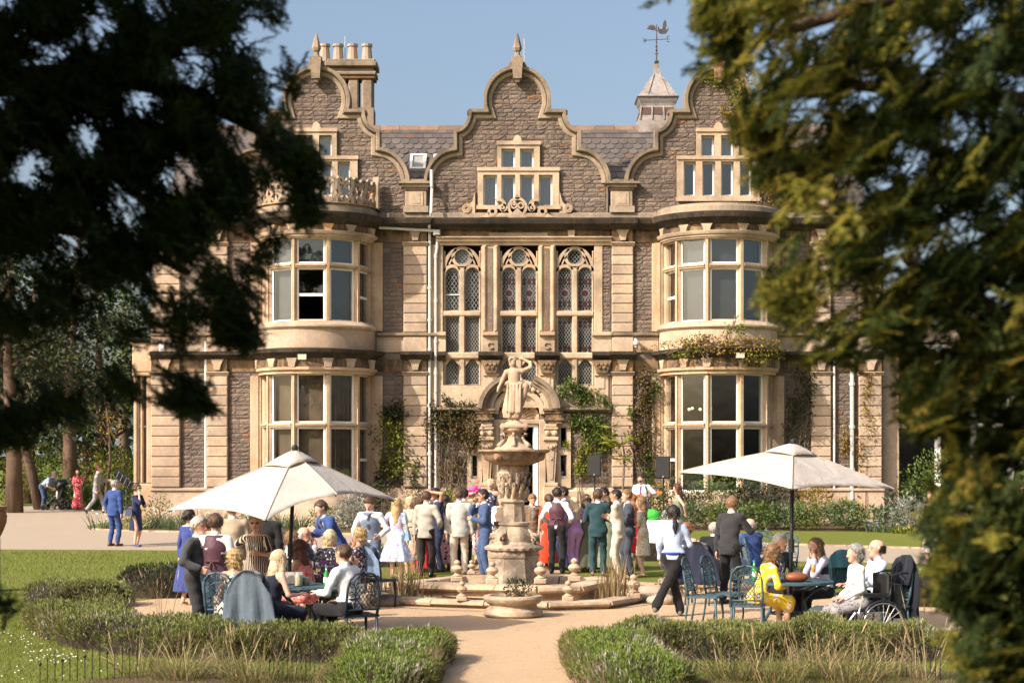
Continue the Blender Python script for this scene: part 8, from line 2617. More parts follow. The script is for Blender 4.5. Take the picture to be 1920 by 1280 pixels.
def ex_bag(c,s,col,drop=.52):
 o,T,S=c['o'],c['T'],c['S']
 sp_=Vector(c['sh'][s])+Vector((s*.01,0,.06));bp=sp_+Vector((s*.08,.04,-drop))
 m=MB();m.xf=Matrix.Translation(T(bp));m.add([(-.05,-.13,-.1),(.05,-.13,-.1),(.05,.13,-.1),(-.05,.13,-.1),(-.02,-.1,.09),(.02,-.1,.09),(.02,.1,.09),(-.02,.1,.09)],[(0,3,2,1),(4,5,6,7),(0,1,5,4),(1,2,6,5),(2,3,7,6),(3,0,4,7)]);m.tube([(0,-.09,.08),tuple(Vector(T(sp_))-Vector(T(bp))+Vector((0,-.02,0))),tuple(Vector(T(sp_))-Vector(T(bp))+Vector((0,.03,0))),(0,.09,.08)],.01,5)
 b=m.build('handbag',plain('bag_%s'%str(col),col,.5),None)
 b.location=o.location;b.rotation_euler=o.rotation_euler
 return b
def ex_bagl(c,s,col,label,drop=.52):
 tag(ex_bag(c,s,col,drop),label,'handbag')
def ex_apron(c):
 T,P,u,S=c['T'],c['P'],c['u'],c['S']
 blue=cloth('blue_apron',(.03,.07,.28))
 v,f=[],[]
 nu,nv=14,8
 for j in range(nv+1):
  t=j/nv
  for i in range(nu+1):
   a=R(-120+190*i/nu)
   r=.155+.03*t;z=.06-.42*t*(.55+.45*math.sin(PI*min(1,max(0,i/nu))))
   v.append(T(P+Vector((math.sin(a)*r,-math.cos(a)*r*.85,z))))
 for j in range(nv):
  for i in range(nu):a=j*(nu+1)+i;f.append((a,a+1,a+nu+2,a+nu+1))
 ob=link_mesh('apron',np_mesh('apron',v,np.array(f),True),blue,c['o']);ob.modifiers.new('thickness','SOLIDIFY').thickness=.008
 m=MB();m.tube([T(P+Vector((math.sin(2*PI*k/20)*.15,-math.cos(2*PI*k/20)*.125,.05)))for k in range(21)],.02*S,5);m.build('apron_band',blue,c['o'])
def ex_guitar(c):
 o=c['o'];S=c['S']
 mw=Matrix.Translation(o.location)@Matrix.Rotation(o.rotation_euler.z,4,'Z')
 g=root_at('guitar',tuple(mw@Vector(c['T'](c['P']+Vector((-.1,-.22,.1))))));tag(g,'orange acoustic guitar played by the man in the white shirt','guitar')
 xf=mw@Matrix.Translation(c['T'](c['P']+Vector((-.10,-.20,.12))))@Matrix.Rotation(R(18),4,'Y').inverted()@Matrix.Rotation(R(8),4,'X')
 out=[]
 for k in range(40):
  a=2*PI*k/40;ca,sa=math.cos(a),math.sin(a)
  w=.185 if ca<0 else.15
  pinch=1-.22*math.exp(-((ca-.12)/.22)**2)
  out.append((.24*ca,w*sa*pinch))
 m=MB();m.xf=xf;m.prism(out,-.05,.05);m.build('body',plain('orange_lacquer',(.52,.15,.03),.25),g)
 m=MB();m.xf=xf;m.prism([(.05+.048*math.cos(t*PI/8),.048*math.sin(t*PI/8))for t in range(16)],-.054,-.0495);m.build('sound_hole',M['black'],g)
 m=MB();m.xf=xf;m.box(-.13,-.11,-.06,-.051,-.05,.05);m.build('bridge',plain('dark_wood',(.06,.03,.02),.5),g)
 m=MB();m.xf=xf;m.box(.2,.6,-.06,-.03,-.026,.026);m.build('neck',plain('neck_wood',(.16,.07,.035),.4),g)
 m=MB();m.xf=xf;m.box(.6,.75,-.055,-.035,-.036,.036);m.build('headstock',plain('orange_lacquer',(.52,.15,.03),.25),g)
 m=MB();m.xf=xf
 for k in range(6):m.box(-.12,.62,-.064,-.0625,-.021+.008*k,-.019+.008*k)
 m.build('strings',ALU,g)
 m=MB();T=c['T'];N,sh=c['N'],c['sh'];m.tube([T(c['P']+Vector((.25,-.2,.2))),T(sh[1]+Vector((-.05,-.1,.02))),T(sh[1]+Vector((-.06,.0,.07))),T(c['chest']+Vector((-.05,.13,0))),T(c['P']+Vector((-.2,-.05,.1)))],.018,5);m.build('guitar_strap',M['black'],o)
def ex_camera(c):
 o=c['o'];S=c['S'];mw=Matrix.Translation(o.location)@Matrix.Rotation(o.rotation_euler.z,4,'Z')
 p=mw@Vector(c['T']((Vector(c['wri'][1])+Vector(c['wri'][-1]))/2+Vector((0,-.1,.03))))
 r_=root_at('camera',tuple(p));tag(r_,'black camera in the hands of the man beside the fountain shaft','camera')
 m=MB();m.xf=Matrix.Translation(p);m.bbox(-.07,.07,-.03,.03,-.045,.045,.01);m.build('camera_body',M['black'],r_)
 m=MB();m.xf=Matrix.Translation(p)@Matrix.Rotation(R(90),4,'X');m.lathe([(.035,.02),(.038,.09),(.03,.1)],0,0,12);m.build('lens',M['black'],r_)
def ex_phone(c,s):
 o=c['o'];S=c['S'];mw=Matrix.Translation(o.location)@Matrix.Rotation(o.rotation_euler.z,4,'Z')
 w=Vector(c['wri'][s]);e=Vector(c['elb'][s]);p=mw@((w+(w-e).normalized()*.1)*S)
 m=MB();m.xf=Matrix.Translation(p)@Matrix.Rotation(o.rotation_euler.z,4,'Z')@Matrix.Rotation(R(-50),4,'X');m.bbox(-.04,.04,-.005,.005,-.075,.075,.003);tag(m.build('phone',M['black'],None),'dark phone in the hand of the woman in the sage dress','phone')
def ex_hairpiece(c,col=(.8,.75,.68)):
 m=MB()
 for k in range(6):m.ball(c['T'](c['Hc']+c['upv']*(.06+.015*math.sin(k*2))-c['fn']*.1+c['side']*(-.05+.02*k)),.013*c['S'],6,4)
 m.build('hair_flowers',plain('petal_%s'%str(col),col,.7),c['o'])
def ex_watch(c,s):
 m=MB();w=Vector(c['wri'][s]);e=Vector(c['elb'][s]);a=(w-e).normalized();p=w-a*.02
 m.tube([c['T'](p-a*.012),c['T'](p+a*.012)],.036*c['S'],10);m.build('wristwatch',ALU,c['o'])
def ex_strap(c):
 """braces of cloth over the shoulders down the back"""
 m=MB();T=c['T']
 for s in(1,-1):m.tube([T(c['chest']+Vector((s*.07,-.1,.0))),T(c['N']+Vector((s*.085,-.01,.005))),T(c['chest']+Vector((s*.09,.095,.06)))],.013,5)
 m.build('dress_straps',cloth('pink_red_floral',(.62,.12,.13)),c['o'])
def ex_bowtie(c):
 m=MB();T=c['T'];p=c['N']+c['fwd']*.085+c['u']*.005
 for s in(1,-1):m.add([T(p),T(p+Vector((s*.05,0,.028))),T(p+Vector((s*.05,0,-.028))),T(p+Vector((0,-.015,0)))],[(0,1,2),(3,2,1)])
 m.build('bow_tie',plain('red_bow',(.16,.02,.03),.6),c['o'])
def ex_vesttie(c):
 m=MB();T=c['T'];p=c['waist']-c['fwd']*.12
 m.tube([T(p+Vector((-.1,0,0))),T(p),T(p+Vector((.1,0,0)))],.014,5);m.tube([T(p),T(p+Vector((-.04,.02,-.09)))],.01,4);m.tube([T(p),T(p+Vector((.04,.02,-.09)))],.01,4);m.build('waistcoat_ties',cloth('aubergine',(.075,.03,.045)),c['o'])
def ex_belt(c):
 m=MB();T=c['T'];P,u=c['P'],c['u']
 m.tube([T(P+u*.1+Vector((math.sin(2*PI*k/20)*.137*c['bulk'],-math.cos(2*PI*k/20)*.098*c['bulk'],0)))for k in range(21)],.017,5);m.build('belt',SHOES['black_shoe'],c['o'])
EXTRA={'shades':ex_shades,'specs':ex_specs,'hat':ex_hat,'held':ex_held,'bag':ex_bagl,'apron':ex_apron,'guitar':ex_guitar,'camera':ex_camera,'phone':ex_phone,'hairpiece':ex_hairpiece,'watch':ex_watch,'strap':ex_strap,'bowtie':ex_bowtie,'vesttie':ex_vesttie,'belt':ex_belt}
# ---------------------------------------------------------------- the guests
NAVY=cloth('navy',(.022,.03,.068));BLUE=cloth('bright_blue',(.03,.06,.20));MIDBLUE=cloth('mid_blue',(.05,.085,.18));GREY=cloth('grey_suit',(.20,.20,.205));DGREY=cloth('dark_grey_suit',(.05,.051,.055));BLACK=cloth('black_cloth',(.014,.014,.016));CHAR=cloth('charcoal',(.03,.03,.033))
STONE=cloth('stone_jacket',(.36,.33,.28));CREAM=cloth('cream_suit',(.54,.46,.37));LGREY=cloth('light_grey_jacket',(.44,.43,.39));TWEED=cloth('brown_tweed',(.24,.165,.105),'check',[(.17,.11,.07)],90);TEAL=cloth('teal_suit',(.018,.05,.058));AUB=cloth('aubergine',(.075,.03,.045),rough=.5)
SLATE_J=cloth('slate_blue_jacket',(.105,.135,.17));JEANS=cloth('blue_jeans',(.075,.11,.165));BEIGE=cloth('beige_jacket',(.42,.33,.23));LBLUE=cloth('light_blue_shirt',(.42,.50,.66),'check',[(.36,.44,.62)],160);LAV=cloth('lavender_shirt',(.46,.46,.60));WSH=MATS_WHITE;PBL=cloth('pale_blue_shirt',(.56,.62,.76))
FLORAL=cloth('pale_blue_floral',(.42,.52,.70),'floral',[(.70,.30,.36),(.78,.66,.66),(.16,.2,.45)],8.5);PINKFL=cloth('pink_white_floral',(.76,.66,.64),'floral',[(.66,.08,.22),(.62,.2,.32),(.12,.25,.1)],13);REDFL=cloth('red_floral',(.56,.03,.07),'floral',[(.72,.45,.42)],26)
STRIPE=cloth('black_white_stripe',(.015,.014,.015),'stripe',[(.50,.42,.34)],30);ZIG=cloth('black_white_zigzag',(.66,.60,.54),'zigzag',[(.025,.022,.022)],70);BWFL=cloth('black_white_floral',(.03,.03,.045),'floral',[(.62,.60,.58)],20);NVFL=cloth('navy_floral',(.022,.026,.07),'floral',[(.55,.48,.42),(.3,.1,.1)],20)
LACE=cloth('beige_lace',(.52,.40,.30),'floral',[(.30,.22,.17)],40);PINKBLK=cloth('pink_black_floral',(.62,.30,.33),'floral',[(.03,.03,.04),(.7,.5,.5)],12);ORED=cloth('orange_red',(.66,.05,.018));LILAC=cloth('lilac',(.50,.27,.54));OLIVE=cloth('olive_satin',(.085,.09,.06),rough=.5);SAGE=cloth('sage_green',(.20,.225,.15),rough=.6);CRFL=cloth('cream_floral',(.60,.52,.42),'floral',[(.30,.28,.2),(.5,.3,.25)],24)
PINKSAT=cloth('pink_red_floral2',(.70,.22,.21),'floral',[(.66,.05,.06),(.78,.55,.50)],16);YEL=cloth('yellow_floral',(.66,.45,.03),'floral',[(.50,.46,.50),(.62,.5,.1)],11);CARD=cloth('white_knit',(.74,.70,.64));GVEST=cloth('blue_grey_vest',(.12,.155,.22));NVEST=cloth('navy_vest',(.035,.05,.09));DVEST=cloth('grey_tweed_vest',(.085,.08,.078));PATT=cloth('pink_grey_pattern',(.52,.42,.40),'floral',[(.06,.06,.07),(.7,.6,.58)],17);NAVYD=cloth('navy_dress',(.018,.026,.085));ROYAL=cloth('royal_blue_dress',(.035,.055,.21))
REDD=cloth('red_dress',(.62,.02,.035));PURP_T=plain('purple_tie',(.12,.05,.16),.5);DARK_T=plain('dark_tie',(.03,.03,.04),.5);GREY_T=plain('grey_tie',(.25,.24,.24),.5);BTRO=cloth('blue_trousers',(.05,.08,.16));BLUECK=cloth('blue_check_shirt',(.34,.42,.58),'check',[(.22,.3,.48)],120)
# -- beyond the drive at the left
person(80,69.5,1.80,80,'man in blue check shirt and jeans bending over a black pushchair',arms=('reach_down','reach_down'),lean=52,head=(0,25),hair='short',hcol='grey',top=('tee',BLUECK,.32),bottom=BTRO,bulk=1.12)
person(108,69.6,.80,-60,'small child in shorts sitting in the black pushchair',arms=('lap','lap'),legs='sit',hair='short',hcol='light_brown',top=('tee',WSH),bottom=cloth('child_shorts',(.3,.25,.2)),seat=.42,z=ground_z(69.6)+.02,shoes='grey_shoe')
person(146,69.0,1.66,6,'woman in a long red floral dress standing beyond the drive','f',arms=('clasp','clasp'),hair='long',hcol='brown',dress=(REDFL,.86,.5,.26),shoes='nude_heel')
person(181,65.0,1.86,95,'tall man in a pale grey suit striding behind the drive',arms=('forward','down'),legs='walk',hair='short',hcol='auburn',top=('jacket',cloth('pale_grey_suit',(.28,.28,.29))),bottom=cloth('pale_grey_suit',(.28,.28,.29)),shoes='black_shoe',lean=6)
person(213,46.2,1.81,150,'man in a bright blue suit and brown shoes on the road',arms=('pocket','down'),head=(-35,0),hair='crop',hcol='grey',top=('jacket',BLUE),bottom=BLUE,shoes='brown_shoe')
person(255,46.0,1.70,60,'woman in a navy dress and sunglasses touching her mouth on the road','f',arms=('hold','face'),hair='updo',hcol='brown',dress=(NAVYD,.52,.5,.2),shoes='blue_heel',extra=[('shades',),('bag',-1,(.02,.025,.06),'dark clutch bag of the woman in navy on the road',.5)])
# -- left front group
person(351,28.0,1.58,140,'dark haired woman in a long blue dress behind the grey suited man','f',arms=('down','down'),hair='bun',hcol='dark',dress=(ROYAL,.74,.96,.28),shoes='nude_heel')
person(366,22.0,1.66,70,'grey haired man with glasses in a dark grey suit at the left hedge',arms=('pocket','bent'),hair='short',hcol='silver',top=('jacket',DGREY),bottom=CHAR,skin='pink',bulk=1.06,extra=[('specs',)],shoes='black_shoe')
person(402,21.9,1.70,172,'man in an aubergine waistcoat and blue jeans standing left of the table',arms=('low','low'),head=(14,0),hair='short',hcol='brown',top=('shirt',WSH),vest=AUB,bottom=JEANS,extra=[('vesttie',)])
person(436,26.6,1.74,195,'man in a beige jacket half hidden behind the waistcoat man',arms=('bent','down'),hair='crop',hcol='light_brown',top=('jacket',BEIGE),bottom=BEIGE,bulk=1.12)
person(480,24.0,1.62,-6,'woman in a black and white striped dress and sunglasses, hand on hip','f',arms=('hold','hip'),head=(8,2),hair='curly',hcol='silver',dress=(STRIPE,.62,.34,.22),bulk=1.1,extra=[('shades',(.10,.01,.015)),('held',1,None,'empty stemmed glass held by the striped dress woman'),('watch',-1)])
person(497,26.4,1.72,170,'man in a black suit hidden behind the striped dress woman',arms=('down','down'),hair='short',hcol='dark',top=('jacket',BLACK),bottom=BLACK)
person(437,21.25,1.60,170,'woman with short blonde hair and black and white dress seated with her back turned','f',arms=('lap','lap'),legs='sit',lean=8,hair='curly',hcol='blonde',dress=(ZIG,.5,0,.2),skin='tan',z=0,head=(25,0))
person(500,21.35,1.63,128,'blonde woman in a sleeveless navy dress leaning on the left table','f',arms=('lap','table'),legs='sit',lean=18,hair='long',hcol='pale',dress=(cloth('dark_navy_dress',(.012,.014,.03)),.7,0,.2),bulk=1.1)
person(577,23.6,1.66,238,'woman with long auburn hair in a pink strappy dress at the left table','f',arms=('table','lap'),legs='sit',lean=14,hair='long',hcol='auburn',dress=(PINKSAT,.55,0,.2),skin='tan',extra=[('strap',)])
person(657,21.4,1.76,236,'man in a white shirt and black trousers sitting on the dark metal chair',arms=('table','lap'),legs='sit',lean=10,hair='crop',hcol='brown',top=('shirt',WSH),bottom=BLACK,shoes='black_shoe',extra=[('belt',)])
person(533,25.2,1.74,110,'young man in a grey tweed waistcoat and sunglasses seated behind the umbrella pole',arms=('table','table'),legs='sit',lean=10,hair='short',hcol='light_brown',top=('shirt',WSH),vest=DVEST,bottom=BLACK,extra=[('shades',)])
person(521,26.6,1.62,110,'blonde woman mostly hidden behind the tweed waistcoat man','f',arms=('lap','lap'),legs='sit',hair='long',hcol='pale',dress=(REDD,.5,.3,.2))
person(573,27.2,1.72,75,'white haired man in a navy waistcoat at the back left table',arms=('chin','table'),legs='sit',lean=-4,hair='bald',hcol='white',top=('shirt',WSH),vest=NVEST,bottom=NAVY,bulk=1.12,skin='pink',extra=[('specs',)])
person(617,26.95,1.64,178,'woman with a blonde bob and black and white dress seated with her back turned','f',arms=('table','table'),legs='sit',lean=8,hair='bob',hcol='pale',dress=(BWFL,.5,.34,.2))
person(634,29.4,1.78,-55,'dark haired man in a bright blue suit leaning over the back left table',arms=('forward','table'),lean=32,head=(0,18),hair='short',hcol='brown',top=('jacket',BLUE),bottom=BLUE,tie=DARK_T)
person(676,27.3,1.66,255,'woman with short blonde hair in a navy floral dress gesturing at the back left table','f',arms=('cross','chin'),legs='sit',lean=2,hair='curly',hcol='blonde',dress=(NVFL,.66,.2,.2),skin='tan')
person(695,30.4,1.74,-12,'young man in a blue grey waistcoat looking down behind the table',arms=('bent','bent'),head=(-15,32),hair='short',hcol='brown',top=('shirt',WSH),vest=GVEST,bottom=GVEST,tie=DARK_T)
# -- the standing crowd behind the pond, from left to right
person(743,33.8,1.63,172,'woman with long blonde hair in a pale blue floral dress seen from behind','f',arms=('bent','down'),hair='long',hcol='blonde',dress=(FLORAL,.58,.3,.36),shoes='white_heel',bulk=1.08,extra=[('bag',-1,(.16,.30,.40),'pale blue handbag on the shoulder of the floral dress woman',.5)])
person(771,35.2,1.64,-20,'older blonde woman in beige lace between the floral dress and grey jacket','f',arms=('clasp','down'),head=(10,15),hair='bob',hcol='pale',dress=(LACE,.66,.5,.2),shoes='nude_heel')
person(789,36.0,1.62,200,'dark haired woman mostly hidden behind the grey jacket man','f',arms=('down','down'),hair='bob',hcol='brown',dress=(REDD,.9,.3,.22))
person(798,34.6,1.76,158,'man in a light grey jacket and black trousers seen from behind',arms=('down','bent'),head=(20,4),hair='crop',hcol='brown',top=('jacket',STONE),bottom=BLACK,shoes='black_shoe',extra=[('held',1,None,'empty flute dangling from the hand of the grey jacket man',True,.16)])
person(821,36.2,1.78,-62,'man in a navy suit shading his eyes with a white sleeved arm',arms=('brow','bent'),hair='short',hcol='dark',top=('jacket',NAVY),bottom=NAVY,shoes='black_shoe',skin='tan',tie=DARK_T)
person(836,36.6,1.64,205,'woman with dark curls and a pink and black skirt behind the navy suit man','f',arms=('clasp','clasp'),hair='wavy',hcol='dark',dress=(PINKBLK,.84,.5,.3),skin='tan')
person(861,34.7,1.79,182,'man in a pale grey jacket and cream trousers seen from behind',arms=('down','down'),head=(6,6),hair='crop',hcol='brown',top=('jacket',LGREY),bottom=CREAM,shoes='brown_shoe',bulk=1.06)
person(869,36.9,1.77,175,'man in black hidden behind the pale grey jacket man',arms=('bent','down'),hair='short',hcol='dark',top=('jacket',cloth('olive_jacket',(.2,.18,.12))),bottom=BLACK,shoes='black_shoe')
person(886,38.8,1.70,150,'woman in a pink wide brimmed hat and pink floral dress','f',arms=('bent','bent'),hair='long',hcol='pale',dress=(PINKFL,.62,.4,.22),extra=[('hat',)])
person(921,41.0,1.70,-15,'older woman with short blonde hair in navy and white near the doorway','f',arms=('wide','hold'),hair='curly',hcol='pale',dress=(cloth('navy_white_print',(.03,.035,.1),'floral',[(.7,.7,.72)],18),.6,0,.2),z=ground_z(41)+.22,skin='pink')
person(911,34.4,1.79,-78,'man in a blue suit and sunglasses drinking beside the fountain',arms=('hold','drink'),hair='short',hcol='dark',top=('jacket',MIDBLUE),bottom=MIDBLUE,shoes='brown_shoe',skin='tan',extra=[('shades',),('held',-1,None,'small glass at the lips of the blue suited drinker')])
person(943,36.2,1.66,-22,'man in a brown waistcoat holding a camera behind the fountain shaft',arms=('clasp','clasp'),head=(0,18),hair='short',hcol='grey',top=('shirt',WSH),vest=cloth('brown_vest',(.17,.12,.085)),bottom=TWEED,skin='pink',bulk=1.12,extra=[('camera',)])
person(997,37.6,1.64,12,'boy in a brown tweed suit looking down beside the fountain',arms=('down','down'),head=(8,24),hair='short',hcol='light_brown',top=('jacket',TWEED),bottom=TWEED,tie=GREY_T)
person(1030,37.4,1.64,190,'woman in an orange red dress mostly hidden behind the aubergine waistcoat','f',arms=('down','down'),hair='bun',hcol='brown',dress=(ORED,.86,.3,.28))
person(1044,35.7,1.80,168,'man in an aubergine waistcoat and black trousers behind the pond',arms=('bent','bent'),head=(28,4),hair='short',hcol='dark',top=('shirt',WSH),vest=AUB,bottom=BLACK,shoes='black_shoe',extra=[('vesttie',)])
person(1060,36.8,1.80,-70,'dark bearded man in a navy suit facing the waistcoat man',arms=('hold','bent'),hair='short',hcol='dark',top=('jacket',NAVY),bottom=NAVY,shoes='black_shoe',skin='tan',tie=DARK_T)
person(1079,36.0,1.60,215,'blonde woman in a lilac trouser suit with an amber drink','f',arms=('hold','bent'),hair='long',hcol='pale',top=('blouse',LILAC,.45),bottom=LILAC,shoes='nude_heel',collar=False,extra=[('held',1,BEER,'wide glass of amber drink held by the woman in lilac',False)])
person(1101,36.2,1.66,200,'woman with wavy brown hair and pins in a long olive satin dress','f',arms=('bent','bent'),hair='wavy',hcol='brown',dress=(OLIVE,.88,0,.32),extra=[('hairpiece',)])
person(1121,34.9,1.78,178,'man in a dark teal suit seen from behind',arms=('hold','hold'),head=(0,4),hair='short',hcol='brown',top=('jacket',TEAL),bottom=TEAL,shoes='brown_shoe')
person(1136,37.0,1.78,-60,'man in a navy suit hidden behind the teal suit',arms=('hold','down'),hair='short',hcol='dark',top=('jacket',NAVY),bottom=NAVY,shoes='black_shoe',tie=DARK_T)
person(1140,36.2,1.62,190,'woman in a pale sage long dress behind the teal suit','f',arms=('down','down'),hair='bun',hcol='brown',dress=(SAGE,.88,0,.3))
person(1160,34.2,1.80,-108,'man in a cream suit with crossed arms at the right of the crowd',arms=('cross','cross'),hair='crop',hcol='dark',top=('jacket',CREAM),bottom=CREAM,shoes='brown_shoe',skin='tan')
person(1180,34.9,1.78,-80,'young man in a slate navy suit right of the cream suit',arms=('hold','hold'),head=(10,4),hair='short',hcol='light_brown',top=('jacket',cloth('slate_navy',(.05,.058,.08))),bottom=cloth('slate_navy',(.05,.058,.08)),shoes='black_shoe',tie=DARK_T)
person(1188,37.2,1.64,185,'woman with ginger hair hidden between the navy suit and cream floral dress','f',arms=('down','down'),hair='long',hcol='ginger',dress=(REDD,.6,.3,.22))
person(1206,34.8,1.64,-112,'woman with long brown hair in a cream floral dress at the right of the crowd','f',arms=('clasp','cross'),hair='long',hcol='light_brown',dress=(CRFL,.52,.3,.19),shoes='nude_heel')
# -- musician, bridesmaid, waitress
person(1204,44.6,1.78,-22,'guitarist in a white shirt and purple tie between the loudspeakers',arms=('guitar_neck','strum'),head=(-12,14),hair='crop',hcol='dark',top=('shirt',WSH),bottom=cloth('grey_blue_trousers',(.16,.19,.25)),tie=PURP_T,skin='tan',z=ground_z(44.6)+.22,extra=[('guitar',)])
person(1274,42.6,1.70,-98,'woman in a strapless sage green dress holding a phone by the shrubs','f',arms=('behind','hold'),head=(0,14),hair='wavy',hcol='auburn',dress=(SAGE,.9,0,.26),bulk=1.12,z=ground_z(42.6)+.1,extra=[('phone',-1),('hairpiece',)])
person(1262,26.0,1.72,168,'waitress with a long black ponytail and blue apron striding past the pond','f',arms=('low','hold'),legs='walk',lean=6,head=(18,6),hair='pony',hcol='dark',top=('shirt',LBLUE),bottom=BLACK,shoes='grey_shoe',skin='tan',foot=((-.10,-.10,.09),(.0+.26,.22,.13)),extra=[('apron',)])
# -- back right table
person(1287,30.0,1.62,150,'woman with curly ginger hair and bare shoulders seated behind the waitress','f',arms=('hold','lap'),legs='sit',hair='curly',hcol='ginger',dress=(cloth('pale_green_dress',(.4,.45,.36)),.5,0,.2),skin='pink')
person(1337,29.6,1.74,165,'bald man in a black jacket seated with his back turned behind the navy jacket',arms=('table','table'),legs='sit',lean=14,hair='bald',hcol='grey',top=('jacket',BLACK),bottom=BLACK,skin='pink',bulk=1.1)
person(1367,28.2,1.79,140,'brown haired man in a dark charcoal suit standing at the back right table',arms=('down','forward'),lean=8,head=(20,16),hair='short',hcol='light_brown',top=('jacket',CHAR),bottom=BLACK,skin='pink',shoes='black_shoe')
person(1411,30.9,1.74,210,'bald man in a bright blue jacket seated at the back right table',arms=('table','table'),legs='sit',lean=6,hair='bald',hcol='grey',top=('jacket',BLUE),bottom=NAVY,skin='pink')
# -- right front table
person(1420,23.1,1.64,108,'woman with curly fair hair in a yellow dress leaning on the right table','f',arms=('chin','table'),legs='sit',lean=24,head=(10,6),hair='curly_bob',hcol='light_brown',dress=(YEL,.55,.9,.2),shoes='white_heel')
person(1452,25.0,1.70,40,'white haired man in a black jacket behind the yellow dress woman',arms=('table','table'),legs='sit',lean=10,hair='short',hcol='white',top=('jacket',CHAR),bottom=BLACK,skin='pink')
person(1545,24.3,1.66,-62,'woman with glasses and fringe resting her chin at the right table','f',arms=('chin','table'),legs='sit',lean=14,hair='long',hcol='light_brown',top=('blouse',LAV,.96),vest=cloth('dark_navy_top',(.02,.025,.05)),bottom=BLACK,collar=False,extra=[('specs',)])
person(1612,21.9,1.60,-78,'white haired woman in a white cardigan sitting in the wheelchair','f',arms=('lap','lap'),legs='sit',lean=6,hair='curly',hcol='grey',top=('blouse',CARD,.96),bottom=cloth('grey_pattern_skirt',(.3,.28,.28),'floral',[(.1,.1,.11)],30),skin='pink',seat=.48,collar=False,z=0)
person(1643,22.8,1.74,-82,'bald man with glasses in a pale shirt seated at the far right of the table',arms=('table','table'),legs='sit',lean=-2,hair='bald',hcol='dark',top=('shirt',PBL),bottom=NAVY,skin='pink',extra=[('specs',),('bowtie',)])
person(1748,38.0,1.68,-30,'woman in a pink and grey patterned dress half hidden by the dark yew','f',arms=('clasp','clasp'),hair='bob',hcol='light_brown',dress=(PATT,.66,.5,.24))
person(1918,46.0,1.66,-20,'woman in a red top at the right edge of the picture','f',hair='bob',hcol='brown',top=('blouse',REDD,.9),bottom=BLACK,collar=False)
# -- jackets left over chairs
for px,d,a,w,zt,zb,mt,lb,fl in((484,21.2,165,.58,1.03,.35,SLATE_J,'slate blue jacket hung over the chair of the blonde woman in navy',1.25),
(1314,28.2,160,.62,1.04,.35,cloth('navy_jacket',(.018,.022,.045)),'dark navy jacket hung over a chair behind the waitress',1.3),
(520,25.2,100,.5,1.03,.45,cloth('pale_check_jacket',(.46,.40,.32),'check',[(.2,.17,.14)],75),'pale checked jacket hung over a chair by the umbrella pole',1.15),
(708,27.6,150,.46,1.02,.55,cloth('denim_jacket',(.16,.23,.34)),'denim jacket on the dark chair beside the floral dress',1.15),
(1600,24.8,20,.62,1.06,.5,cloth('turquoise_coat',(.07,.20,.23)),'turquoise coat over a chair behind the white haired woman',1.1),
(1662,22.9,290,.56,1.1,.25,cloth('black_blue_jacket',(.012,.014,.022)),'long black jacket over the chair of the bald man with glasses',1.2)):
 coat(gx(px,d),d,R(a),w,zt,zb,mt,lb,fl)
 # ================================================================ STATUE ON THE FOUNTAIN
def statue():
 def p(px,py,y=0.0):return np.array([FXc+(px-962)/FS,FD+y,FZ(py)])
 def c(a,b,ra,rb,k=.02,fl=None):return('cone',p(*a),p(*b),ra,rb,((np.array((0.,1.,0.)),fl)if fl else None),k)
 pr=[c((960,693),(959,686),.036,.034),c((959,682,-.01),(959,677,0),.062,.06),c((948,697),(976,695),.045,.045,.03),c((961,700),(962,709),.10,.092,.04,1.4),c((962,709),(962,719),.092,.085,.04,1.35),c((962,718),(962,724),.088,.10,.03,1.25),
 c((950,718,-.02),(975,719,-.03),.04,.036,.015),c((947,719,.03),(978,718,.03),.04,.04,.015),
 ('skirt',p(962,720),p(959,784),[.095,.125,.14,.15,.155,.13],(.17,6.0,1.1),1.15,.02),
 c((984,724,-.02),(979,744,-.03),.06,.055,.03),c((979,744),(977,757),.055,.04,.03),
 c((947,698),(940,713),.042,.035),c((940,713),(933,727,-.03),.033,.024),c((933,727,-.03),(931,734,-.04),.026,.016,.01),
 c((977,696),(993,688,.03),.042,.034),c((993,688,.03),(993,679,.06),.033,.03),c((993,680,.06),(979,672,.08),.03,.022),c((979,672,.08),(974,671,.08),.026,.02,.01),c((974,673,.09),(980,664,.09),.018,.012,.008),c((972,673,.09),(970,667,.09),.012,.01,.006),
 c((966,776),(969,792),.045,.032),c((969,792),(970,799),.03,.032),c((970,799),(969,803,-.1),.03,.022),c((954,780),(955,787),.04,.03)]
 for k in range(14):
  a=k*2.4;pr.append(c((958.5+5.5*math.cos(a),675+4.2*math.sin(a),-.03+.03*math.cos(a*1.7)),(959+5*math.cos(a),674.5+4*math.sin(a),-.035),.024,.022,.008))
 for k in range(5):pr.append(c((950+6*k,722,-.1),(948+6.2*k+2*(k%2),772,-.13),.018,.022,.03))
 V,F=sdf_mesh('statue',pr,.0135)
 o=np.array(p(962,780));V=V-o
 s=link_mesh('statue',np_mesh('statue',V,F,True),M['statue'],None,tuple(o))
 tag(s,'weathered stone statue of a draped woman, one arm raised, on top of the fountain','statue')
statue()
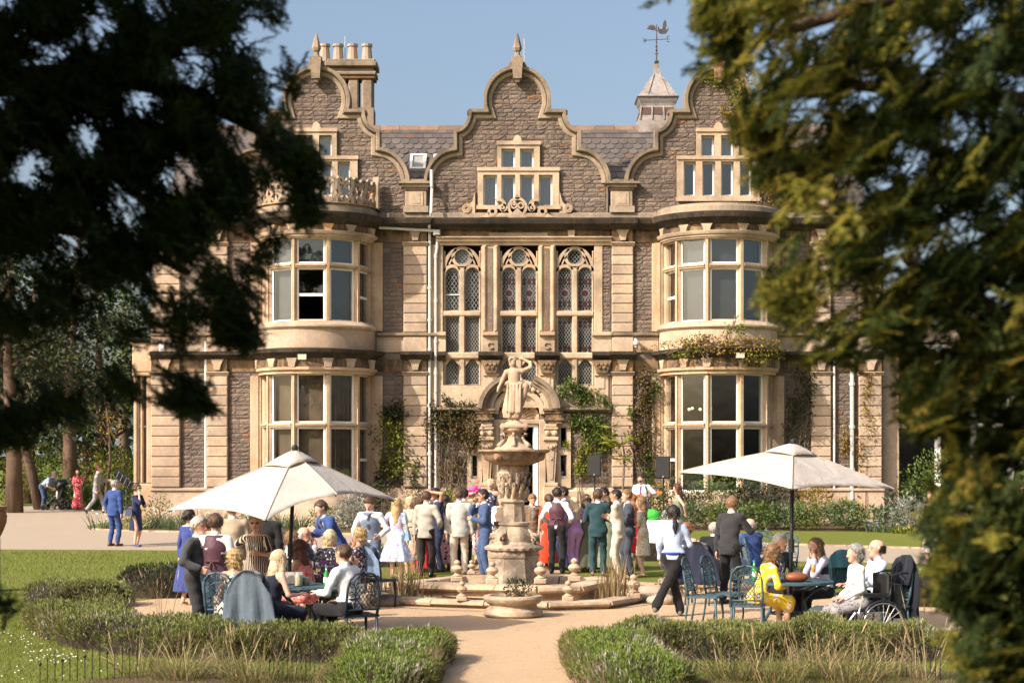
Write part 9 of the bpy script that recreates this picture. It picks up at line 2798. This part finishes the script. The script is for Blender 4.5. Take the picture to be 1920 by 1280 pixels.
# ================================================================ THE DARK YEWS NEAR THE CAMERA
def spray_template(seed,L=.145,nn=26):
 rg=np.random.default_rng(seed)
 V,F=[],[]
 def needle(p,d,l,w):
  s=np.cross(d,[0,0,1.0]);s/=np.linalg.norm(s)+1e-9
  s=s+rg.normal(size=3)*.25
  b=len(V);V.extend([p-s*w*.5,p+s*w*.5,p+d*l]);F.append((b,b+1,b+2))
 twigs=[(np.zeros(3),np.array([1,0,0.]),L)]
 for k in range(3):
  t=.2+.22*k;twigs.append((np.array([L*t,0,-.02*t]),np.array([.8,(.6 if k%2 else-.6),-.12]),L*(.62-.13*k)))
 for p,d,l in twigs:
  n=int(nn*l/L)
  for i in range(n):
   t=i/n;q=p+d*l*t+np.array([0,0,-.16*l*t*t])
   sd=1 if i%2 else-1
   perp=np.array([-d[1],d[0],0])*sd
   needle(q,d*.55+perp*.85+np.array([0,0,rg.normal()*.22]),.025*(1-.35*t)*rg.uniform(.8,1.15),.0092)
  b=len(V);s=np.array([0,0,.0025]);V.extend([p-s,p+s,p+d*l-np.array([0,0,.16*l])]);F.append((b,b+1,b+2))
 return np.array(V),np.array(F)
SPR=[spray_template(s)for s in range(5)]
def sprays(P,D,sc):
 """place sprays at P along D, with droop"""
 out=[]
 D=unit(D);side=unit(np.cross(D,np.array([0,0,1.0])+.35*rand_dirs(len(P))));up=np.cross(side,D)
 k=RNG.integers(0,len(SPR),len(P))
 for t in range(len(SPR)):
  m=k==t
  if not m.any():continue
  V,F=SPR[t]
  A=np.stack([D[m],side[m],up[m]],1)*sc[m][:,None,None]
  W_=np.einsum('vk,nkj->nvj',V,A)+P[m][:,None,:]
  n=m.sum()
  out.append((W_.reshape(-1,3),(F[None]+(np.arange(n)*len(V))[:,None,None]).reshape(-1,3)))
 return join_np(out)
def yew(root_xyz,polys,n,mats,trunk,limbs,label,mass,seed):
 """polys: picture areas the boughs fill, each with its weight and depth range"""
 global RNG
 RNG=np.random.default_rng(seed)
 root=root_at('yew_tree',root_xyz);tag(root,label,'yew tree','dark yews framing the view')
 m=MB();m.tube(trunk,[.36,.32,.26,.16],10);m.build('trunk',M['bark'],root,smooth=True)
 for pts,r in limbs:
  m=MB();q=ev_path([Vector(p)for p in pts],5);m.tube(q,[r*(1-.7*i/(len(q)-1))for i in range(len(q))],6);m.build('limb',M['bark'],root,smooth=True)
 PP,DD=[],[]
 for poly,w,(d0,d1),dv in polys:
  k=int(n*w);got=[]
  xs=[p[0]for p in poly];ys_=[p[1]for p in poly]
  while len(got)<k:
   Q=np.stack([RNG.uniform(min(xs),max(xs),4000),RNG.uniform(min(ys_),max(ys_),4000)],1)
   Q=Q[inside(Q,poly)]
   # loose boughs: more leaves along sloping bands, fewer between them
   f=np.sin(Q[:,0]*.021+Q[:,1]*.034+seed)+.8*np.sin(Q[:,0]*.045-Q[:,1]*.026+2*seed)+.5*np.sin(Q[:,0]*.08+Q[:,1]*.09)
   Q=Q[RNG.uniform(size=len(Q))<np.clip(.46+.52*f,.03,1)]
   got+=[tuple(q)for q in Q]
  Q=np.array(got[:k]);d=RNG.uniform(d0,d1,k)
  PP.append(np.stack([(Q[:,0]-960)*d/FPX,d,CAM_Z+(HOR-Q[:,1])*d/FPX],1));DD.append(np.array(dv)[None]+RNG.normal(size=(k,3))*.5)
 P,D=np.concatenate(PP),np.concatenate(DD)
 sc=RNG.uniform(.55,1.1,len(P))
 P=P-unit(D)*.1
 if len(mats)==1:groups=[(np.ones(len(P),bool),mats[0],'foliage')]
 else:
  pick=RNG.uniform(size=len(P))<np.clip(.34+.42*(960+P[:,0]*FPX/P[:,1]-1500)/360,.32,.8)  # dark needles take over to the right, painting that side's shade
  groups=[(pick,mats[0],'foliage'),(~pick,mats[1],'sunlit_tips')]
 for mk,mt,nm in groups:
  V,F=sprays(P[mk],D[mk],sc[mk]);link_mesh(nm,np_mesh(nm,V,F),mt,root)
 V=[];FF=[]
 parts=[]
 for(c_,r_,k)in mass:
  k=int(k*1.7)
  u=rand_dirs(k);rr=RNG.uniform(.2,1,(k,1))**.5
  parts.append(leaf_np(np.array(c_)+u*rr*np.array(r_),rand_dirs(k)+np.array([0,0,-.4]),RNG.uniform(.08,.2,k),.05))
 V,F=join_np(parts)
 link_mesh('crown',np_mesh('crown',V,F),mats[0],root)
left=[(-60,-60),(515,-60),(530,50),(500,110),(515,170),(558,120),(565,205),(535,260),(562,300),(588,335),(575,365),(540,385),(540,435),(515,465),(515,525),(470,600),(425,625),(385,680),(365,670),(330,655),(290,610),(260,655),(200,625),(120,650),(60,625),(-60,650)]
leftd=[(-60,-60),(455,-60),(480,200),(455,420),(400,490),(300,515),(-60,520)]
leftlow=[(-60,740),(120,740),(230,740),(235,790),(200,810),(120,790),(60,830),(-60,840)]
tipl=[(225,720),(330,690),(400,745),(410,760),(380,770),(300,770)]
yew((-3.3,5.3,0),[([(-760,-500),(-50,-500),(-50,640),(-760,900)],.16,(5.2,7.2),(.6,0,-.45)),(left,.40,(5.6,6.8),(.75,0,-.42)),(leftd,.40,(5.6,7.4),(.7,0,-.45)),(leftlow,.032,(6,7),(.8,0,-.5)),(tipl,.02,(5.6,6),(.9,0,-.4)),([(-20,1100),(20,1108),(22,1130),(-20,1140)],.0012,(5,5.2),(.8,0,-.3)),([(560,280),(618,300),(600,400),(570,420)],.02,(5.6,6),(.8,0,-.6)),([(505,560),(505,620),(440,660),(400,640)],.02,(5.6,6),(.8,0,-.6))],6900,[G_YEW],
[(-3.3,5.3,-.1),(-3.25,5.3,1.6),(-3.1,5.4,3.6),(-3.0,5.4,6.5)],
[([(-3.2,5.3,2.8),(-2.4,6.2,3.3),(-1.7,6.8,3.3),(-1.3,6.9,3.15)],.05),([(-3.1,5.3,3.2),(-2.1,6.1,3.7),(-1.4,6.3,3.8),(-.9,6.3,3.6)],.08)],
'dark yew tree in shadow filling the left side of the picture',[((-3.9,4.1,5.2),(2.0,2.0,2.0),15000),((-4.6,3.4,3.2),(1.7,1.6,1.7),7000),((-2.6,5.0,6.1),(1.6,1.6,1.2),7000)],5)  # crown masses out of frame, added to shade the visible boughs
right=[(1375,-60),(1980,-60),(1980,890),(1770,880),(1735,840),(1690,800),(1650,730),(1610,700),(1560,670),(1500,670),(1470,620),(1425,580),(1435,545),(1460,510),(1445,460),(1460,400),(1445,320),(1410,235),(1420,170),(1400,110),(1370,60)]
rightd=[(1520,-60),(1980,-60),(1980,860),(1810,830),(1740,690),(1620,600),(1560,420),(1540,200)]
rlow=[(1790,900),(1980,880),(1980,1300),(1830,1290),(1770,1210),(1750,1140),(1740,1060),(1720,990),(1740,940)]
rlowd=[(1820,980),(1980,940),(1980,1260),(1810,1200),(1760,1120),(1770,1040)]
yew((3.3,5.0,0),[([(1970,-450),(2650,-450),(2650,1250),(1970,1250)],.2,(4.4,6.4),(-.6,0,-.4)),(right,.33,(4.3,6.2),(-.72,0,-.42)),(rightd,.24,(4.4,6.4),(-.7,0,-.4)),([(1640,590),(1900,590),(1900,850),(1730,810),(1665,720)],.06,(4.4,5.6),(-.7,0,-.4)),(rlow,.14,(4.3,5.4),(-.75,0,-.35)),(rlowd,.08,(4.4,5.6),(-.7,0,-.3)),([(1300,-30),(1380,-30),(1370,40),(1345,60),(1300,50)],.010,(4.6,5.2),(-.6,0,-.6)),
([(1205,-40),(1270,-40),(1262,0),(1225,5)],.003,(4.8,5.2),(-.3,0,-.9)),([(1290,120),(1345,75),(1400,90),(1380,130),(1330,130),(1296,140)],.006,(4.6,5.2),(-.6,0,-.6)),([(1385,255),(1420,220),(1440,300),(1430,350),(1395,340)],.014,(4.6,5.0),(-.6,0,-.7)),([(1435,560),(1460,540),(1490,610),(1430,625)],.008,(4.5,5),(-.8,0,-.4))],7000,[G_YEW,G_YEWSUNTIP],
[(3.3,5.0,-.1),(3.25,5.0,1.6),(3.1,5.1,3.6),(3.0,5.2,6.5)],
[([(3.2,5.0,3.1),(2.2,5.0,3.45),(1.5,5.0,3.45),(.95,5.0,3.5)],.05),([(3.2,5.0,2.1),(2.0,5.0,2.25),(1.5,5.0,2.6),(1.15,5.0,3.0)],.06),([(3.2,5.0,2.0),(1.7,4.9,2.5),(1.35,4.9,2.85),(.9,4.8,2.72)],.045),([(3.1,5.1,4.0),(1.9,5.0,3.9),(1.2,4.9,3.75),(.7,4.9,3.6)],.05)],
'yew tree with sunlit yellow-green tips filling the right side of the picture',[((3.9,5.4,4.4),(1.7,1.7,2.6),9000),((3.2,5.6,2.2),(1.1,1.4,1.5),4000)],9)
